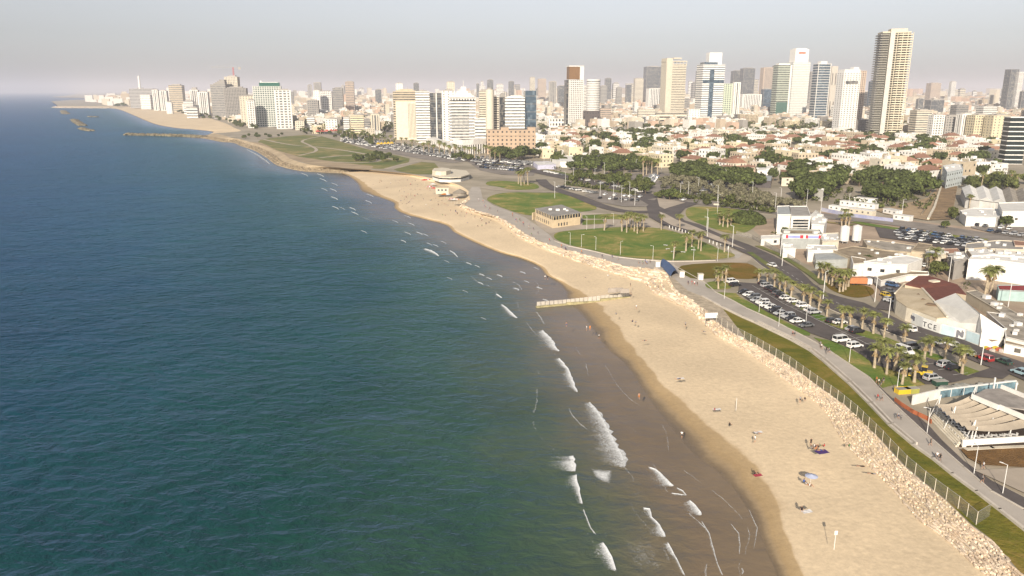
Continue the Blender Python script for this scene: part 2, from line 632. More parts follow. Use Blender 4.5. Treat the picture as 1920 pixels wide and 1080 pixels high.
# --- sea: a fan-shaped grid, fine near the camera
def make_sea():
    na, nr = 260, 300
    ang = np.radians(np.linspace(-75, 62, na))
    rad = 40 * (40000 / 40) ** (np.linspace(0, 1, nr) ** 1.0)
    A, RR = np.meshgrid(ang, rad)
    X = RR * np.sin(A)
    Y = RR * np.cos(A)
    W = np.array([(p.x, p.y) for p in bW + hW[1:] + fW[1:]])
    P0, P1 = W[:-1], W[1:]
    pts = np.stack([X.ravel(), Y.ravel()], 1)
    best = np.full(len(pts), 1e9)
    for a, b in zip(P0, P1):
        d = b - a
        L2 = max(d @ d, 1e-9)
        t = np.clip(((pts - a) @ d) / L2, 0, 1)
        q = a + t[:, None] * d
        best = np.minimum(best, np.hypot(*(pts - q).T))
    vs = [(float(x), float(y), 0.0) for x, y in pts]
    fs = []
    for i in range(nr - 1):
        for j in range(na - 1):
            k = i * na + j
            fs.append((k, k + na, k + na + 1, k + 1))
    mb = MB()
    a, b, c = [Vector(vs[i]) for i in fs[0][:3]]
    if (b - a).cross(c - a).z < 0:
        fs = [tuple(reversed(f)) for f in fs]
    mb.add(vs, fs)
    m = bpy.data.materials.new('sea_water')
    m.use_nodes = True
    t = m.node_tree
    L = t.links.new
    N = t.nodes.new
    b = t.nodes['Principled BSDF']
    geo = N('ShaderNodeNewGeometry')
    at = N('ShaderNodeAttribute')
    at.attribute_name = 'shore_distance'
    big = N('ShaderNodeTexNoise')
    big.inputs['Scale'].default_value = .028
    big.inputs['Detail'].default_value = 6
    big.inputs['Roughness'].default_value = .6
    L(geo.outputs['Position'], big.inputs[0])
    # distance warped by noise
    s1 = N('ShaderNodeMath')
    s1.operation = 'MULTIPLY_ADD'
    s1.inputs[1].default_value = .9
    s1.inputs[2].default_value = .55
    L(big.outputs[0], s1.inputs[0])
    s2 = N('ShaderNodeMath')
    s2.operation = 'MULTIPLY'
    L(s1.outputs[0], s2.inputs[0])
    L(at.outputs['Fac'], s2.inputs[1])
    mr = N('ShaderNodeMapRange')
    mr.inputs[2].default_value = 280
    L(s2.outputs[0], mr.inputs[0])
    rp = N('ShaderNodeValToRGB')
    e = rp.color_ramp.elements
    e[0].position = 0
    e[0].color = (.2, .15, .095, 1)
    e[1].position = 1
    e[1].color = (.001, .026, .07, 1)
    for pos, c in ((.04, (.185, .14, .09, 1)), (.07, (.125, .115, .075, 1)), (.1, (.07, .09, .055, 1)), (.17, (.03, .07, .045, 1)), (.3, (.008, .048, .04, 1)), (.6, (.002, .036, .058, 1))):
        x = e.new(pos)
        x.color = c
    L(mr.outputs[0], rp.inputs[0])
    # patchy darker water
    pn = N('ShaderNodeTexNoise')
    pn.inputs['Scale'].default_value = .006
    pn.inputs['Detail'].default_value = 7
    pn.inputs['Roughness'].default_value = .7
    L(geo.outputs['Position'], pn.inputs[0])
    pr = N('ShaderNodeMapRange')
    pr.inputs[1].default_value = .35
    pr.inputs[2].default_value = .65
    pr.inputs[3].default_value = .72
    pr.inputs[4].default_value = 1.2
    L(pn.outputs[0], pr.inputs[0])
    mx = N('ShaderNodeMix')
    mx.data_type = 'RGBA'
    mx.blend_type = 'MULTIPLY'
    mx.inputs[0].default_value = 1
    L(rp.outputs[0], mx.inputs[6])
    L(pr.outputs[0], mx.inputs[7])
    t.nodes.remove(b)
    df = N('ShaderNodeBsdfDiffuse')
    L(mx.outputs[2], df.inputs['Color'])
    gl = N('ShaderNodeBsdfGlossy')
    gl.inputs['Color'].default_value = (.36, .62, .92, 1)
    gl.inputs['Roughness'].default_value = .2
    fr = N('ShaderNodeFresnel')
    fr.inputs['IOR'].default_value = 1.33
    fm_ = N('ShaderNodeMath')
    fm_.operation = 'MULTIPLY'
    fm_.inputs[1].default_value = .72
    ms = N('ShaderNodeMixShader')
    L(fr.outputs[0], fm_.inputs[0])
    L(fm_.outputs[0], ms.inputs[0])
    L(df.outputs[0], ms.inputs[1])
    L(gl.outputs[0], ms.inputs[2])
    L(ms.outputs[0], t.nodes['Material Output'].inputs['Surface'])
    # waves
    hsum = None
    for sc_, stretch, amp, det in ((.33, (.7, 1.0, 1), .8, 6), (.07, (.7, 1.0, 1), 1.6, 3), (1.1, (.7, 1, 1), .1, 3)):
        mp = N('ShaderNodeMapping')
        mp.inputs['Scale'].default_value = stretch
        mp.inputs['Rotation'].default_value = (0, 0, R(14 if sc_ > .2 else -12))
        L(geo.outputs['Position'], mp.inputs[0])
        nn = N('ShaderNodeTexNoise')
        nn.inputs['Scale'].default_value = sc_
        nn.inputs['Detail'].default_value = det
        nn.inputs['Roughness'].default_value = .55
        nn.inputs['Distortion'].default_value = .35
        L(mp.outputs[0], nn.inputs[0])
        mm = N('ShaderNodeMath')
        mm.operation = 'MULTIPLY_ADD'
        mm.inputs[1].default_value = amp
        if hsum is None:
            mm.inputs[2].default_value = 0
        else:
            L(hsum, mm.inputs[2])
        L(nn.outputs[0], mm.inputs[0])
        hsum = mm.outputs[0]
    # calmer in the shallows
    ca = N('ShaderNodeMapRange')
    ca.inputs[1].default_value = 4
    ca.inputs[2].default_value = 60
    ca.inputs[3].default_value = .12
    ca.inputs[4].default_value = 1
    L(at.outputs['Fac'], ca.inputs[0])
    hm = N('ShaderNodeMath')
    hm.operation = 'MULTIPLY'
    L(hsum, hm.inputs[0])
    L(ca.outputs[0], hm.inputs[1])
    bp = N('ShaderNodeBump')
    bp.inputs['Strength'].default_value = 1
    bp.inputs['Distance'].default_value = 1.7
    L(hm.outputs[0], bp.inputs['Height'])
    for q_ in (df, gl, fr):
        L(bp.outputs[0], q_.inputs['Normal'])
    o = mb.build('sea', m, smooth=True)
    a = o.data.attributes.new('shore_distance', 'FLOAT', 'POINT')
    a.data.foreach_set('value', best.astype(np.float32))
    return struct(o)


make_sea()

# --- foam: broken white water lying on the sea
foamm = bpy.data.materials.new('sea_foam')
foamm.use_nodes = True
_t = foamm.node_tree
_b = _t.nodes['Principled BSDF']
_b.inputs['Base Color'].default_value = (.72, .74, .74, 1)
_b.inputs['Roughness'].default_value = .8
_g = _t.nodes.new('ShaderNodeNewGeometry')
_n = _t.nodes.new('ShaderNodeTexNoise')
_n.inputs['Scale'].default_value = 1.7
_n.inputs['Detail'].default_value = 10
_n.inputs['Roughness'].default_value = .8
_n.inputs['Distortion'].default_value = 1.2
_a = _t.nodes.new('ShaderNodeAttribute')
_a.attribute_name = 'foam'
_t.links.new(_g.outputs['Position'], _n.inputs[0])
_m = _t.nodes.new('ShaderNodeMath')
_m.operation = 'ADD'
_t.links.new(_n.outputs[0], _m.inputs[0])
_t.links.new(_a.outputs['Fac'], _m.inputs[1])
_r = _t.nodes.new('ShaderNodeMapRange')
_r.inputs[1].default_value = 1.04
_r.inputs[2].default_value = 1.5
_t.links.new(_m.outputs[0], _r.inputs[0])
_t.links.new(_r.outputs[0], _b.inputs['Alpha'])

FO = MB()
FA = []


def foam_line(pts, wid, dens=.85, z=.12):
    """pts: pixels along a breaking crest; wid: half widths in metres"""
    q = [P(x, y, z) for x, y in pts]
    out, ww = [], []
    for i in range(len(q) - 1):
        n = max(2, int((q[i + 1] - q[i]).length / 1.2))
        n = min(n, 24)
        for k in range(n):
            t = k / n
            out.append(q[i].lerp(q[i + 1], t))
            ww.append(wid[i] * (1 - t) + wid[i + 1] * t)
    out.append(q[-1])
    ww.append(wid[-1])
    vs, at = [], []
    for i, p in enumerate(out):
        d = (out[min(i + 1, len(out) - 1)] - out[max(i - 1, 0)])
        d.z = 0
        d.normalize()
        nn = Vector((-d.y, d.x, 0))
        if nn.x > 0:
            nn = -nn            # seaward side
        jx = (random.random() - .5) * .25 * ww[i]
        for k, (s, a) in enumerate(((.3, 0.0), (.15, 1.0), (-.15, .9), (-.9, .62), (-2.1, .45), (-3.8, 0.0))):
            vs.append(p - nn * (s * ww[i] + jx) + Vector((0, 0, (.18 if k == 1 else .05) * min(1, ww[i]))))
            at.append(a * dens if 0 < i < len(out) - 1 else 0)
    fs = []
    for i in range(len(out) - 1):
        for k in range(5):
            fs.append((i * 6 + k, i * 6 + k + 1, (i + 1) * 6 + k + 1, (i + 1) * 6 + k))
    FO.add(vs, fs)
    FA.extend(at)


def foam_patch(poly, dens, z=.1, n=10):
    q = [P(x, y, z) for x, y in poly]
    c = sum(q, Vector()) / len(q)
    vs = [c]
    at = [dens]
    m = len(q)
    for k, a in ((.35, dens * .95), (.6, dens * .8), (.8, dens * .62), (1.15, 0.0)):
        for p in q:
            vs.append(c.lerp(p, k))
            at.append(a)
    fs = [(0, 1 + i, 1 + (i + 1) % m) for i in range(m)]
    for r in range(3):
        for i in range(m):
            j = (i + 1) % m
            fs.append((1 + r * m + i, 1 + (r + 1) * m + i, 1 + (r + 1) * m + j, 1 + r * m + j))
    FO.add(vs, fs)
    FA.extend(at)


foam_line([(1072, 852), (1075, 872), (1079, 888)], [2.4, 3.0, 1.2], 1)
foam_line([(1079, 886), (1082, 905), (1088, 930), (1092, 950)], [.8, 1.4, .6, .5], 1)
foam_line([(1092, 950), (1108, 990), (1122, 1008)], [.25, .25, .3], .9)
foam_line([(1126, 1012), (1140, 1036), (1150, 1055), (1158, 1079)], [.5, 1.5, 1.2, .5], 1)
foam_line([(1102, 752), (1122, 776), (1138, 806), (1150, 830), (1162, 852), (1168, 868), (1164, 882)], [1.2, 3.5, 4.0, 4.5, 5.5, 5.0, 1.0], .84)
foam_line([(1106, 755), (1124, 778), (1139, 806), (1152, 830), (1164, 852), (1169, 868)], [.5, .8, .7, .8, .8, .7], 1)
foam_patch([(1104, 876), (1125, 878), (1151, 880), (1150, 895), (1146, 910), (1128, 906), (1112, 895)], .9)
foam_line([(1210, 874), (1228, 881), (1244, 895), (1256, 908), (1264, 915)], [.5, .9, 1.6, 2.0, .5], .95)
foam_line([(1252, 924), (1270, 926), (1287, 929), (1280, 920), (1264, 912)], [.4, .4, .4, .4, .3], .95)
foam_line([(1288, 934), (1300, 948), (1312, 962), (1314, 970)], [.6, 1.4, 1.6, .5], .95)
foam_line([(1312, 972), (1330, 1000), (1338, 1030), (1346, 1058), (1358, 1085)], [.2, .25, .35, .2, .3], .85)
foam_line([(1200, 952), (1218, 955), (1222, 970), (1236, 985), (1244, 1000), (1248, 1012)], [.6, 1.0, .5, .7, 1.6, .5], .95)
foam_line([(1247, 1010), (1258, 1032), (1270, 1050), (1287, 1085)], [.6, .8, .3, .35], .95)
foam_patch([(1150, 995), (1210, 992), (1240, 1010), (1262, 1045), (1290, 1105), (1185, 1105), (1165, 1050), (1140, 1015)], .56)
foam_line([(1365, 975), (1385, 1000), (1388, 1022), (1386, 1045)], [.15, .25, .25, .15], .8)
foam_line([(1402, 950), (1412, 972), (1420, 990), (1417, 1012), (1412, 1035)], [.15, .25, .3, .2, .1], .75)
foam_line([(1388, 1060), (1394, 1072), (1390, 1080)], [.2, .35, .2], .8)
foam_line([(1015, 618), (1025, 628), (1036, 645), (1044, 655), (1052, 661)], [1.0, 2.6, 2.8, 1.6, .5], .95)
foam_line([(1045, 670), (1056, 682), (1064, 692), (1070, 706), (1076, 724), (1084, 738)], [.9, 1.5, 1.0, 1.7, 1.5, .3], .97)
foam_line([(1005, 584), (1015, 598), (1022, 609)], [.8, 1.0, .4], .7)
foam_line([(939, 570), (952, 580), (962, 590), (971, 598)], [.6, 1.2, 1.5, .5], .98)
foam_line([(929, 550), (936, 555), (943, 560)], [.5, .9, .4], .98)
foam_line([(795, 466), (808, 470), (818, 476), (824, 481)], [1.5, 2.4, 1.5, .5], .95)
foam_line([(842, 469), (852, 475), (859, 483)], [.5, .9, .4], .9)
foam_line([(1006, 690), (1010, 700), (1013, 706)], [.5, .7, .3], .6)
for x, y, s in ((878, 494, 1.2), (893, 499, .8), (902, 515, 1.6), (936, 517, 1.5), (900, 531, 1.0), (967, 542, 1.8), (1010, 540, 1.6),
                (986, 528, .8), (979, 511, 1.2), (916, 522, .8), (690, 378, 1.3), (693, 366, 1.4), (640, 390, .6), (665, 400, .8), (681, 434, .7),
                (763, 437, .9), (785, 437, 1.3), (796, 440, .7), (755, 452, 1), (803, 457, .8), (830, 454, .6), (815, 460, .7), (836, 490, .5),
                (600, 328, 2.2), (605, 337, 1.6), (570, 327, 1.5), (626, 371, 2.4), (624, 356, 1.8), (628, 389, 1.6), (607, 355, 1), (626, 345, 1.0), (660, 391, 1.6), (663, 399, .9),
                (763, 362 + 44, .8), (740, 415, .7), (1004, 503, .6), (770, 420, .8), (842, 522, .5), (871, 546, .5), (1022, 563, 1.2), (905, 597, .4)):
    foam_line([(x - 6, y - 2.5), (x, y - .5), (x + 4, y + 1), (x + 8, y + 4)], [s * .5, s, s * .9, s * .3], .8)
foam_line([(462, 280), (480, 289), (497, 300), (506, 308)], [2, 4, 5, 2], .75)
foam_line([(210, 241), (260, 247), (320, 246)], [3, 3, 2], .35)
def along(d, i0, i1, step, wid, dens, seed, gap):
    r_ = random.Random(seed)
    i = i0
    while i < i1:
        n = r_.randint(6, 16)
        pts = []
        for k in range(n):
            j = min(i + k, i1)
            a, b_ = bW[max(j - 2, 0)], bW[min(j + 2, len(bW) - 1)]
            tt_ = (b_ - a)
            nn = Vector((-tt_.y, tt_.x, 0)).normalized()
            if nn.x > 0:
                nn = -nn
            q_ = bW[j] + nn * (d + 2.2 * math.sin(j * .16 + seed) + r_.uniform(-.12, .12))
            pts.append(proj((q_.x, q_.y, .12)))
        ws_ = [wid * r_.uniform(.3, 1.4) for _ in pts]
        ws_[0] = ws_[-1] = wid * .2
        foam_line(pts, ws_, dens * r_.uniform(.75, 1.05))
        i += n + (r_.randint(0, gap) if gap else 0)


along(4, 4, 110, 1, .22, .72, 1, 8)
along(11, 4, 150, 1, .35, .7, 2, 10)
along(19, 8, 210, 1, .5, .7, 3, 14)
along(29, 10, 220, 1, .6, .66, 4, 22)
foam_patch([(1165, 905), (1190, 900), (1215, 925), (1235, 960), (1210, 965), (1180, 940)], .5)
foam_patch([(1050, 690), (1075, 685), (1095, 725), (1090, 760), (1068, 745)], .5)
foam_patch([(1080, 890), (1100, 905), (1125, 960), (1150, 1010), (1120, 1005), (1095, 950)], .5)
foam_patch([(1005, 600), (1035, 615), (1050, 650), (1030, 655), (1008, 630)], .52)
fo = FO.build('sea_foam', foamm)
fa = fo.data.attributes.new('foam', 'FLOAT', 'POINT')
fa.data.foreach_set('value', FA)
stuff(fo, 'white broken surf along the shore', 'foam')

# ---------------------------------------------------------------- sheets on the land
sheet_n = [0]


def sheet(name, pts, m, z=None, world=False):
    sheet_n[0] += 1
    zz = LZ + (.008 * sheet_n[0] if z is None else z)
    q = pts if world else [P(x, y, LZ) for x, y in pts]
    p2 = [(a[0], a[1]) for a in q]
    tr = geometry.tessellate_polygon([[Vector((a, b, 0)) for a, b in p2]])
    mb = MB()
    mb.add([(a, b, zz) for a, b in p2], [up3(t, p2) for t in tr])
    return struct(mb.build(name, m))


def chaikin(pts, n=2, closed=True):
    for _ in range(n):
        out = []
        m = len(pts)
        for i in range(m if closed else m - 1):
            a, b = pts[i], pts[(i + 1) % m]
            out.append((a[0] * .75 + b[0] * .25, a[1] * .75 + b[1] * .25))
            out.append((a[0] * .25 + b[0] * .75, a[1] * .25 + b[1] * .75))
        if not closed:
            out = [pts[0]] + out + [pts[-1]]
        pts = out
    return pts


def ribbon(name, pts, width, m, z=None, smooth=2):
    q = [P(x, y) for x, y in pts]
    q = [Vector((a, b, 0)) for a, b in chaikin([(p.x, p.y) for p in q], smooth, False)]
    L_, R_ = [], []
    for i, p in enumerate(q):
        d = (q[min(i + 1, len(q) - 1)] - q[max(i - 1, 0)]).normalized()
        nn = Vector((-d.y, d.x, 0)) * width / 2
        L_.append(p + nn)
        R_.append(p - nn)
    sheet_n[0] += 1
    zz = LZ + (.008 * sheet_n[0] if z is None else z)
    mb = MB()
    n = len(q)
    vs = [(p.x, p.y, zz) for p in L_ + R_]
    mb.add(vs, [(n + i, n + i + 1, i + 1, i) for i in range(n - 1)])
    return struct(mb.build(name, m)), q


def grass_mat(name, c1, c2, c3, s=.07):
    m = bpy.data.materials.new(name)
    m.use_nodes = True
    t = m.node_tree
    L = t.links.new
    N = t.nodes.new
    b = t.nodes['Principled BSDF']
    b.inputs['Roughness'].default_value = .95
    b.inputs['Specular IOR Level'].default_value = .1
    geo = N('ShaderNodeNewGeometry')
    n1 = N('ShaderNodeTexNoise')
    n1.inputs['Scale'].default_value = s
    n1.inputs['Detail'].default_value = 7
    n1.inputs['Roughness'].default_value = .7
    n1.inputs['Distortion'].default_value = .6
    L(geo.outputs['Position'], n1.inputs[0])
    rp = N('ShaderNodeValToRGB')
    e = rp.color_ramp.elements
    e[0].position = .36
    e[0].color = (*c1, 1)
    e[1].position = .66
    e[1].color = (*c3, 1)
    x = e.new(.52)
    x.color = (*c2, 1)
    L(n1.outputs[0], rp.inputs[0])
    L(rp.outputs[0], b.inputs['Base Color'])
    n2 = N('ShaderNodeTexNoise')
    n2.inputs['Scale'].default_value = 1.2
    n2.inputs['Detail'].default_value = 6
    L(geo.outputs['Position'], n2.inputs[0])
    bp = N('ShaderNodeBump')
    bp.inputs['Distance'].default_value = .25
    L(n2.outputs[0], bp.inputs['Height'])
    L(bp.outputs[0], b.inputs['Normal'])
    return m


lawn = grass_mat('lawn_grass', (.08, .15, .028), (.165, .19, .045), (.36, .27, .11), .055)
lawn_dry = grass_mat('dry_lawn', (.1, .095, .015), (.135, .1, .018), (.2, .115, .03), .05)
lawn_park = grass_mat('park_grass', (.09, .125, .04), (.17, .17, .06), (.34, .26, .13), .03)
lawn_near = grass_mat('slope_grass', (.08, .095, .014), (.15, .135, .022), (.24, .17, .05), .09)
asphalt = mat('asphalt', (.12, .105, .1), rough=.9, var=.2, scale=.12)
asph2 = mat('worn_asphalt', (.27, .24, .21), rough=.9, var=.22, scale=.08)
paving = mat('promenade_paving', (.43, .39, .34), rough=.85, var=.12, scale=.12)
pathm = mat('pale_path', (.42, .36, .29), rough=.9, var=.12, scale=.1)
kerbm = mat('pale_kerb_stone', (.55, .5, .43), rough=.8)
paint = mat('road_paint', (.62, .6, .57), rough=.7, var=.2, scale=1.5)

PROM_L = [(1243, 506), (1262, 520), (1290, 545), (1317, 556), (1353, 576), (1392, 595), (1415, 605), (1450, 622), (1483, 638), (1517, 657), (1540, 675), (1590, 719),
          (1629, 758), (1667, 798), (1711, 835), (1748, 861), (1785, 891), (1830, 924), (1874, 958), (1922, 996), (1990, 1050)]
PROM_R = [(1262, 497), (1290, 512), (1322, 530), (1342, 548), (1373, 563), (1400, 578), (1443, 597), (1477, 615), (1507, 630), (1540, 648), (1566, 665), (1600, 688), (1629, 707),
          (1648, 728), (1677, 758), (1700, 780), (1748, 824), (1807, 876), (1859, 921), (1918, 954), (1990, 1000)]
sheet('city_yard', [(1405, 425), (1440, 410), (1560, 395), (1935, 440), (1935, 690), (1700, 600), (1640, 560), (1570, 520), (1500, 490), (1440, 455)], mat('pinkish_yard', (.44, .34, .25), var=.25, scale=.05))
sheet('promenade', [(p[0] + 0, p[1]) for p in PROM_L] + list(reversed(PROM_R)), paving)
pg = [(1600, 778), (1654, 826), (1698, 874), (1733, 904), (1775, 938), (1820, 982), (1859, 1011), (1911, 1071), (2060, 1178)]
sheet('grass_slope', [(1345, 600), (1367, 615), (1400, 637), (1435, 656), (1480, 684), (1531, 721), (1570, 749)] + pg + [(1985, 1050)] + list(reversed([(p[0], p[1] + 2) for p in PROM_L[4:-1]])), lawn_near)
sheet('revetment_bank', [(1255, 522), (1270, 545), (1300, 565), (1325, 585), (1345, 602), (1400, 637), (1353, 576), (1317, 556), (1290, 545), (1262, 521)], mat('gravel_bank', (.5, .42, .31), var=.25, scale=.5, bump=.2))
# service lane right of the promenade
sheet('service_lane', [(1640, 716), (1660, 735), (1685, 757), (1715, 775), (1741, 797), (1767, 826), (1807, 864), (1859, 901), (1925, 935), (2000, 975), (1990, 1001), (1918, 955), (1859, 922), (1807, 877), (1748, 825), (1700, 781), (1677, 759), (1648, 729)], asphalt)
sheet('upper_promenade', [(1243, 506), (1262, 497), (1290, 493), (1380, 488), (1400, 478), (1368, 466), (1380, 487), (1264, 492), (1199, 487), (1155, 482), (1111, 471), (1067, 462), (1040, 452), (1030, 440),
                          (1010, 425), (985, 408), (960, 398), (925, 385), (905, 372), (900, 350), (885, 350), (878, 362), (882, 374), (872, 384), (895, 396), (935, 408), (965, 425), (998, 446), (1040, 463), (1089, 476), (1133, 487), (1177, 500)], paving)
sheet('sandy_verge', [(1030, 438), (1010, 425), (1000, 410), (1004, 396), (1100, 398), (1150, 402), (1215, 410), (1240, 424), (1236, 428), (1177, 424), (1130, 427), (1088, 431), (1050, 434)], pathm)
sheet('lower_path', [(1262, 492), (1350, 489), (1385, 484), (1395, 474), (1412, 484), (1400, 492), (1320, 495), (1270, 499)], pathm)
sheet('lawn', chaikin([(1037, 441), (1045, 435), (1089, 430), (1177, 425), (1234, 427), (1264, 434), (1297, 445), (1330, 458), (1352, 469), (1378, 476), (1378, 482), (1341, 487), (1264, 489), (1199, 485), (1155, 480), (1111, 469), (1067, 460), (1041, 449)]), lawn)
sheet('lawn', chaikin([(1268, 500), (1308, 494), (1396, 492), (1418, 500), (1428, 515), (1424, 524), (1340, 522), (1300, 524), (1280, 514)], 1), lawn_dry)
sheet('lawn', chaikin([(1323, 530), (1342, 527), (1370, 527), (1372, 540), (1364, 543), (1333, 543), (1322, 537)]), lawn)
sheet('lawn', [(1343, 548), (1380, 550), (1387, 557), (1417, 573), (1443, 588), (1480, 607), (1505, 618), (1520, 624), (1518, 630), (1507, 629), (1477, 614), (1443, 596), (1400, 577), (1373, 562)], lawn)
sheet('lawn', [(1525, 633), (1560, 640), (1592, 654), (1617, 667), (1640, 684), (1690, 700), (1720, 712), (1735, 722), (1700, 728), (1679, 722), (1655, 728), (1645, 720), (1630, 706), (1600, 687), (1566, 664), (1545, 648)], lawn)
sheet('lawn', [(1422, 530), (1450, 534), (1475, 548), (1500, 565), (1535, 588), (1560, 601), (1617, 618), (1655, 630), (1690, 644), (1724, 657), (1758, 665), (1788, 679), (1837, 697), (1812, 704), (1796, 701), (1764, 679), (1730, 667), (1688, 650), (1645, 640), (1600, 627), (1550, 612), (1520, 596), (1490, 580), (1462, 562), (1436, 545)], lawn)
sheet('lawn', chaikin([(1545, 525), (1580, 530), (1629, 536), (1641, 546), (1635, 555), (1605, 560), (1575, 552), (1550, 540)]), lawn_dry)
sheet('lawn', chaikin([(1284, 398), (1290, 389), (1312, 387), (1360, 390), (1425, 398), (1420, 425), (1390, 440), (1360, 437), (1335, 428), (1290, 412)]), lawn)
sheet('lawn', chaikin([(907, 372), (943, 360), (1022, 362), (1069, 362), (1090, 374), (1124, 390), (1108, 396), (1060, 400), (1006, 404), (985, 404), (959, 396), (927, 384)]), lawn)
sheet('lawn', chaikin([(907, 347), (918, 338), (990, 342), (1009, 346), (1012, 355), (959, 357), (935, 350)]), lawn)
sheet('lawn', [(1092, 422), (1092, 413), (1130, 412), (1133, 420)], lawn)
sheet('lawn', [(1092, 404), (1150, 401), (1190, 408), (1170, 412), (1092, 410)], lawn)
sheet('lawn', chaikin([(478, 264), (520, 257), (590, 252), (647, 268), (694, 282), (742, 291), (777, 300), (735, 316), (720, 317), (660, 315), (600, 304), (560, 297), (530, 287), (500, 275)], 1), lawn_park)
sheet('lawn', [(790, 304), (815, 306), (825, 318), (808, 327), (781, 327), (750, 322), (738, 318)], lawn_park)
sheet('headland_path', [(468, 266), (500, 275), (528, 286), (548, 299), (585, 309), (640, 315), (695, 319), (700, 312), (640, 305), (600, 300), (560, 294), (520, 282), (490, 268)], mat('sandy_path', (.4, .31, .2), var=.2, scale=.06))
ribbon('park_path', [(480, 258), (540, 272), (600, 276), (660, 284), (740, 300)], 5, pathm)
ribbon('park_path', [(560, 292), (600, 283), (580, 272), (560, 264), (600, 256)], 4, pathm)
ribbon('park_path', [(600, 296), (660, 290), (720, 300), (690, 306), (620, 304)], 6, pathm)
ribbon('park_path', [(720, 318), (755, 308), (790, 302)], 5, pathm)
ribbon('lawn_path', [(900, 352), (940, 358), (1010, 359), (1060, 361), (1085, 368)], 4, pathm)
# car parks and roads
CP1 = [(1386, 530), (1425, 533), (1440, 545), (1470, 562), (1500, 580), (1530, 598), (1560, 612), (1620, 633), (1660, 644), (1724, 668), (1764, 680), (1800, 702), (1815, 706), (1838, 697), (1860, 690), (1895, 702), (1880, 712), (1830, 708), (1790, 718), (1760, 722), (1735, 722), (1720, 712), (1690, 700), (1640, 685), (1600, 655), (1560, 640), (1520, 626), (1480, 605), (1440, 587), (1400, 562), (1384, 548)]
sheet('car_park', CP1, asphalt)
sheet('car_park', [(872, 300), (905, 292), (960, 300), (1010, 312), (1000, 330), (940, 328), (900, 320)], asph2)
sheet('car_park', [(640, 262), (700, 262), (780, 278), (850, 292), (880, 302), (850, 306), (800, 300), (740, 289), (690, 279)], asph2)
sheet('car_park', [(1095, 366), (1130, 355), (1190, 362), (1222, 374), (1216, 388), (1170, 388), (1125, 380)], asph2)
sheet('car_park', [(1150, 330), (1220, 322), (1330, 335), (1420, 352), (1440, 372), (1420, 384), (1340, 376), (1250, 366), (1190, 352)], asph2)
sheet('car_park', [(1640, 425), (1700, 432), (1760, 442), (1830, 452), (1890, 462), (1925, 470), (1925, 492), (1860, 470), (1790, 470), (1720, 456), (1650, 446)], asphalt)
sheet('car_park', [(1815, 415), (1880, 410), (1925, 420), (1925, 448), (1870, 440), (1822, 428)], asph2)
ribbon('road', [(1240, 384), (1222, 374), (1195, 361), (1150, 350), (1100, 340), (1060, 333), (1020, 324), (970, 316), (920, 308), (870, 299), (800, 284), (740, 272), (680, 260), (620, 250), (560, 243), (500, 236), (440, 224), (390, 214), (320, 206)], 17, asphalt)
ribbon('road', [(1228, 372), (1300, 379), (1370, 386), (1450, 397), (1520, 404), (1600, 410), (1700, 420), (1800, 436), (1935, 458)], 20, asph2)
ribbon('road_verge', [(1600, 417), (1667, 428), (1750, 439), (1850, 451)], 7, lawn)
ribbon('road', [(1014, 337), (1025, 350), (1060, 362), (1085, 369), (1116, 383), (1148, 393), (1180, 398), (1216, 398)], 9, asphalt)
sheet('road', [(1212, 388), (1217, 408), (1241, 421), (1265, 430), (1288, 438), (1328, 449), (1362, 460), (1396, 476), (1407, 481), (1427, 498), (1455, 515), (1480, 530), (1500, 547), (1533, 570), (1575, 588), (1617, 605), (1683, 630), (1750, 648), (1785, 662), (1838, 684), (1895, 704), (1990, 745),
               (1990, 710), (1920, 682), (1862, 662), (1807, 639), (1760, 624), (1700, 608), (1660, 588), (1620, 569), (1575, 558), (1550, 550), (1525, 533), (1500, 508), (1450, 480), (1405, 460), (1360, 444), (1335, 433), (1312, 422), (1283, 414), (1274, 403), (1285, 391), (1310, 382), (1280, 378), (1257, 377), (1235, 370)], asphalt)
sheet('roundabout_lane', [(1640, 580), (1655, 560), (1650, 545), (1640, 535), (1622, 520), (1660, 515), (1690, 535), (1680, 560), (1675, 585)], asphalt)
sheet('road_median', [(1236, 398), (1248, 402), (1268, 413), (1300, 425), (1345, 444), (1400, 470), (1345, 453), (1300, 435), (1260, 424), (1242, 414)], pathm, z=.42)
sheet('pavement', [(1232, 372), (1236, 388), (1246, 393), (1258, 389), (1285, 381), (1265, 377)], pathm, z=.43)
for vp, vw in (([(1215, 350), (1160, 341), (1100, 333), (1060, 327), (1020, 318)], 9), ([(1240, 366), (1300, 371), (1370, 378), (1430, 386)], 9), ([(1060, 346), (1100, 350), (1150, 358), (1190, 366)], 8), ([(1460, 409), (1540, 416), (1600, 423)], 5),
                ([(900, 304), (960, 312), (1000, 318)], 6), ([(1405, 474), (1450, 505), (1500, 541), (1545, 571)], 2.5), ([(1420, 462), (1470, 482), (1520, 515), (1545, 535)], 3), ([(700, 262), (780, 276), (860, 292)], 8)):
    ribbon('road_verge', vp, vw, lawn_park)
# painted lines of the near car park
lm = MB()
LZ_P = LZ + .45


def pline(a, b, wd=.16):
    a, b = P(*a), P(*b)
    d = (b - a).normalized()
    nn = Vector((-d.y, d.x, 0)) * wd / 2
    lm.add([(q.x, q.y, LZ_P) for q in (a - nn, b - nn, b + nn, a + nn)], [(0, 1, 2, 3)])


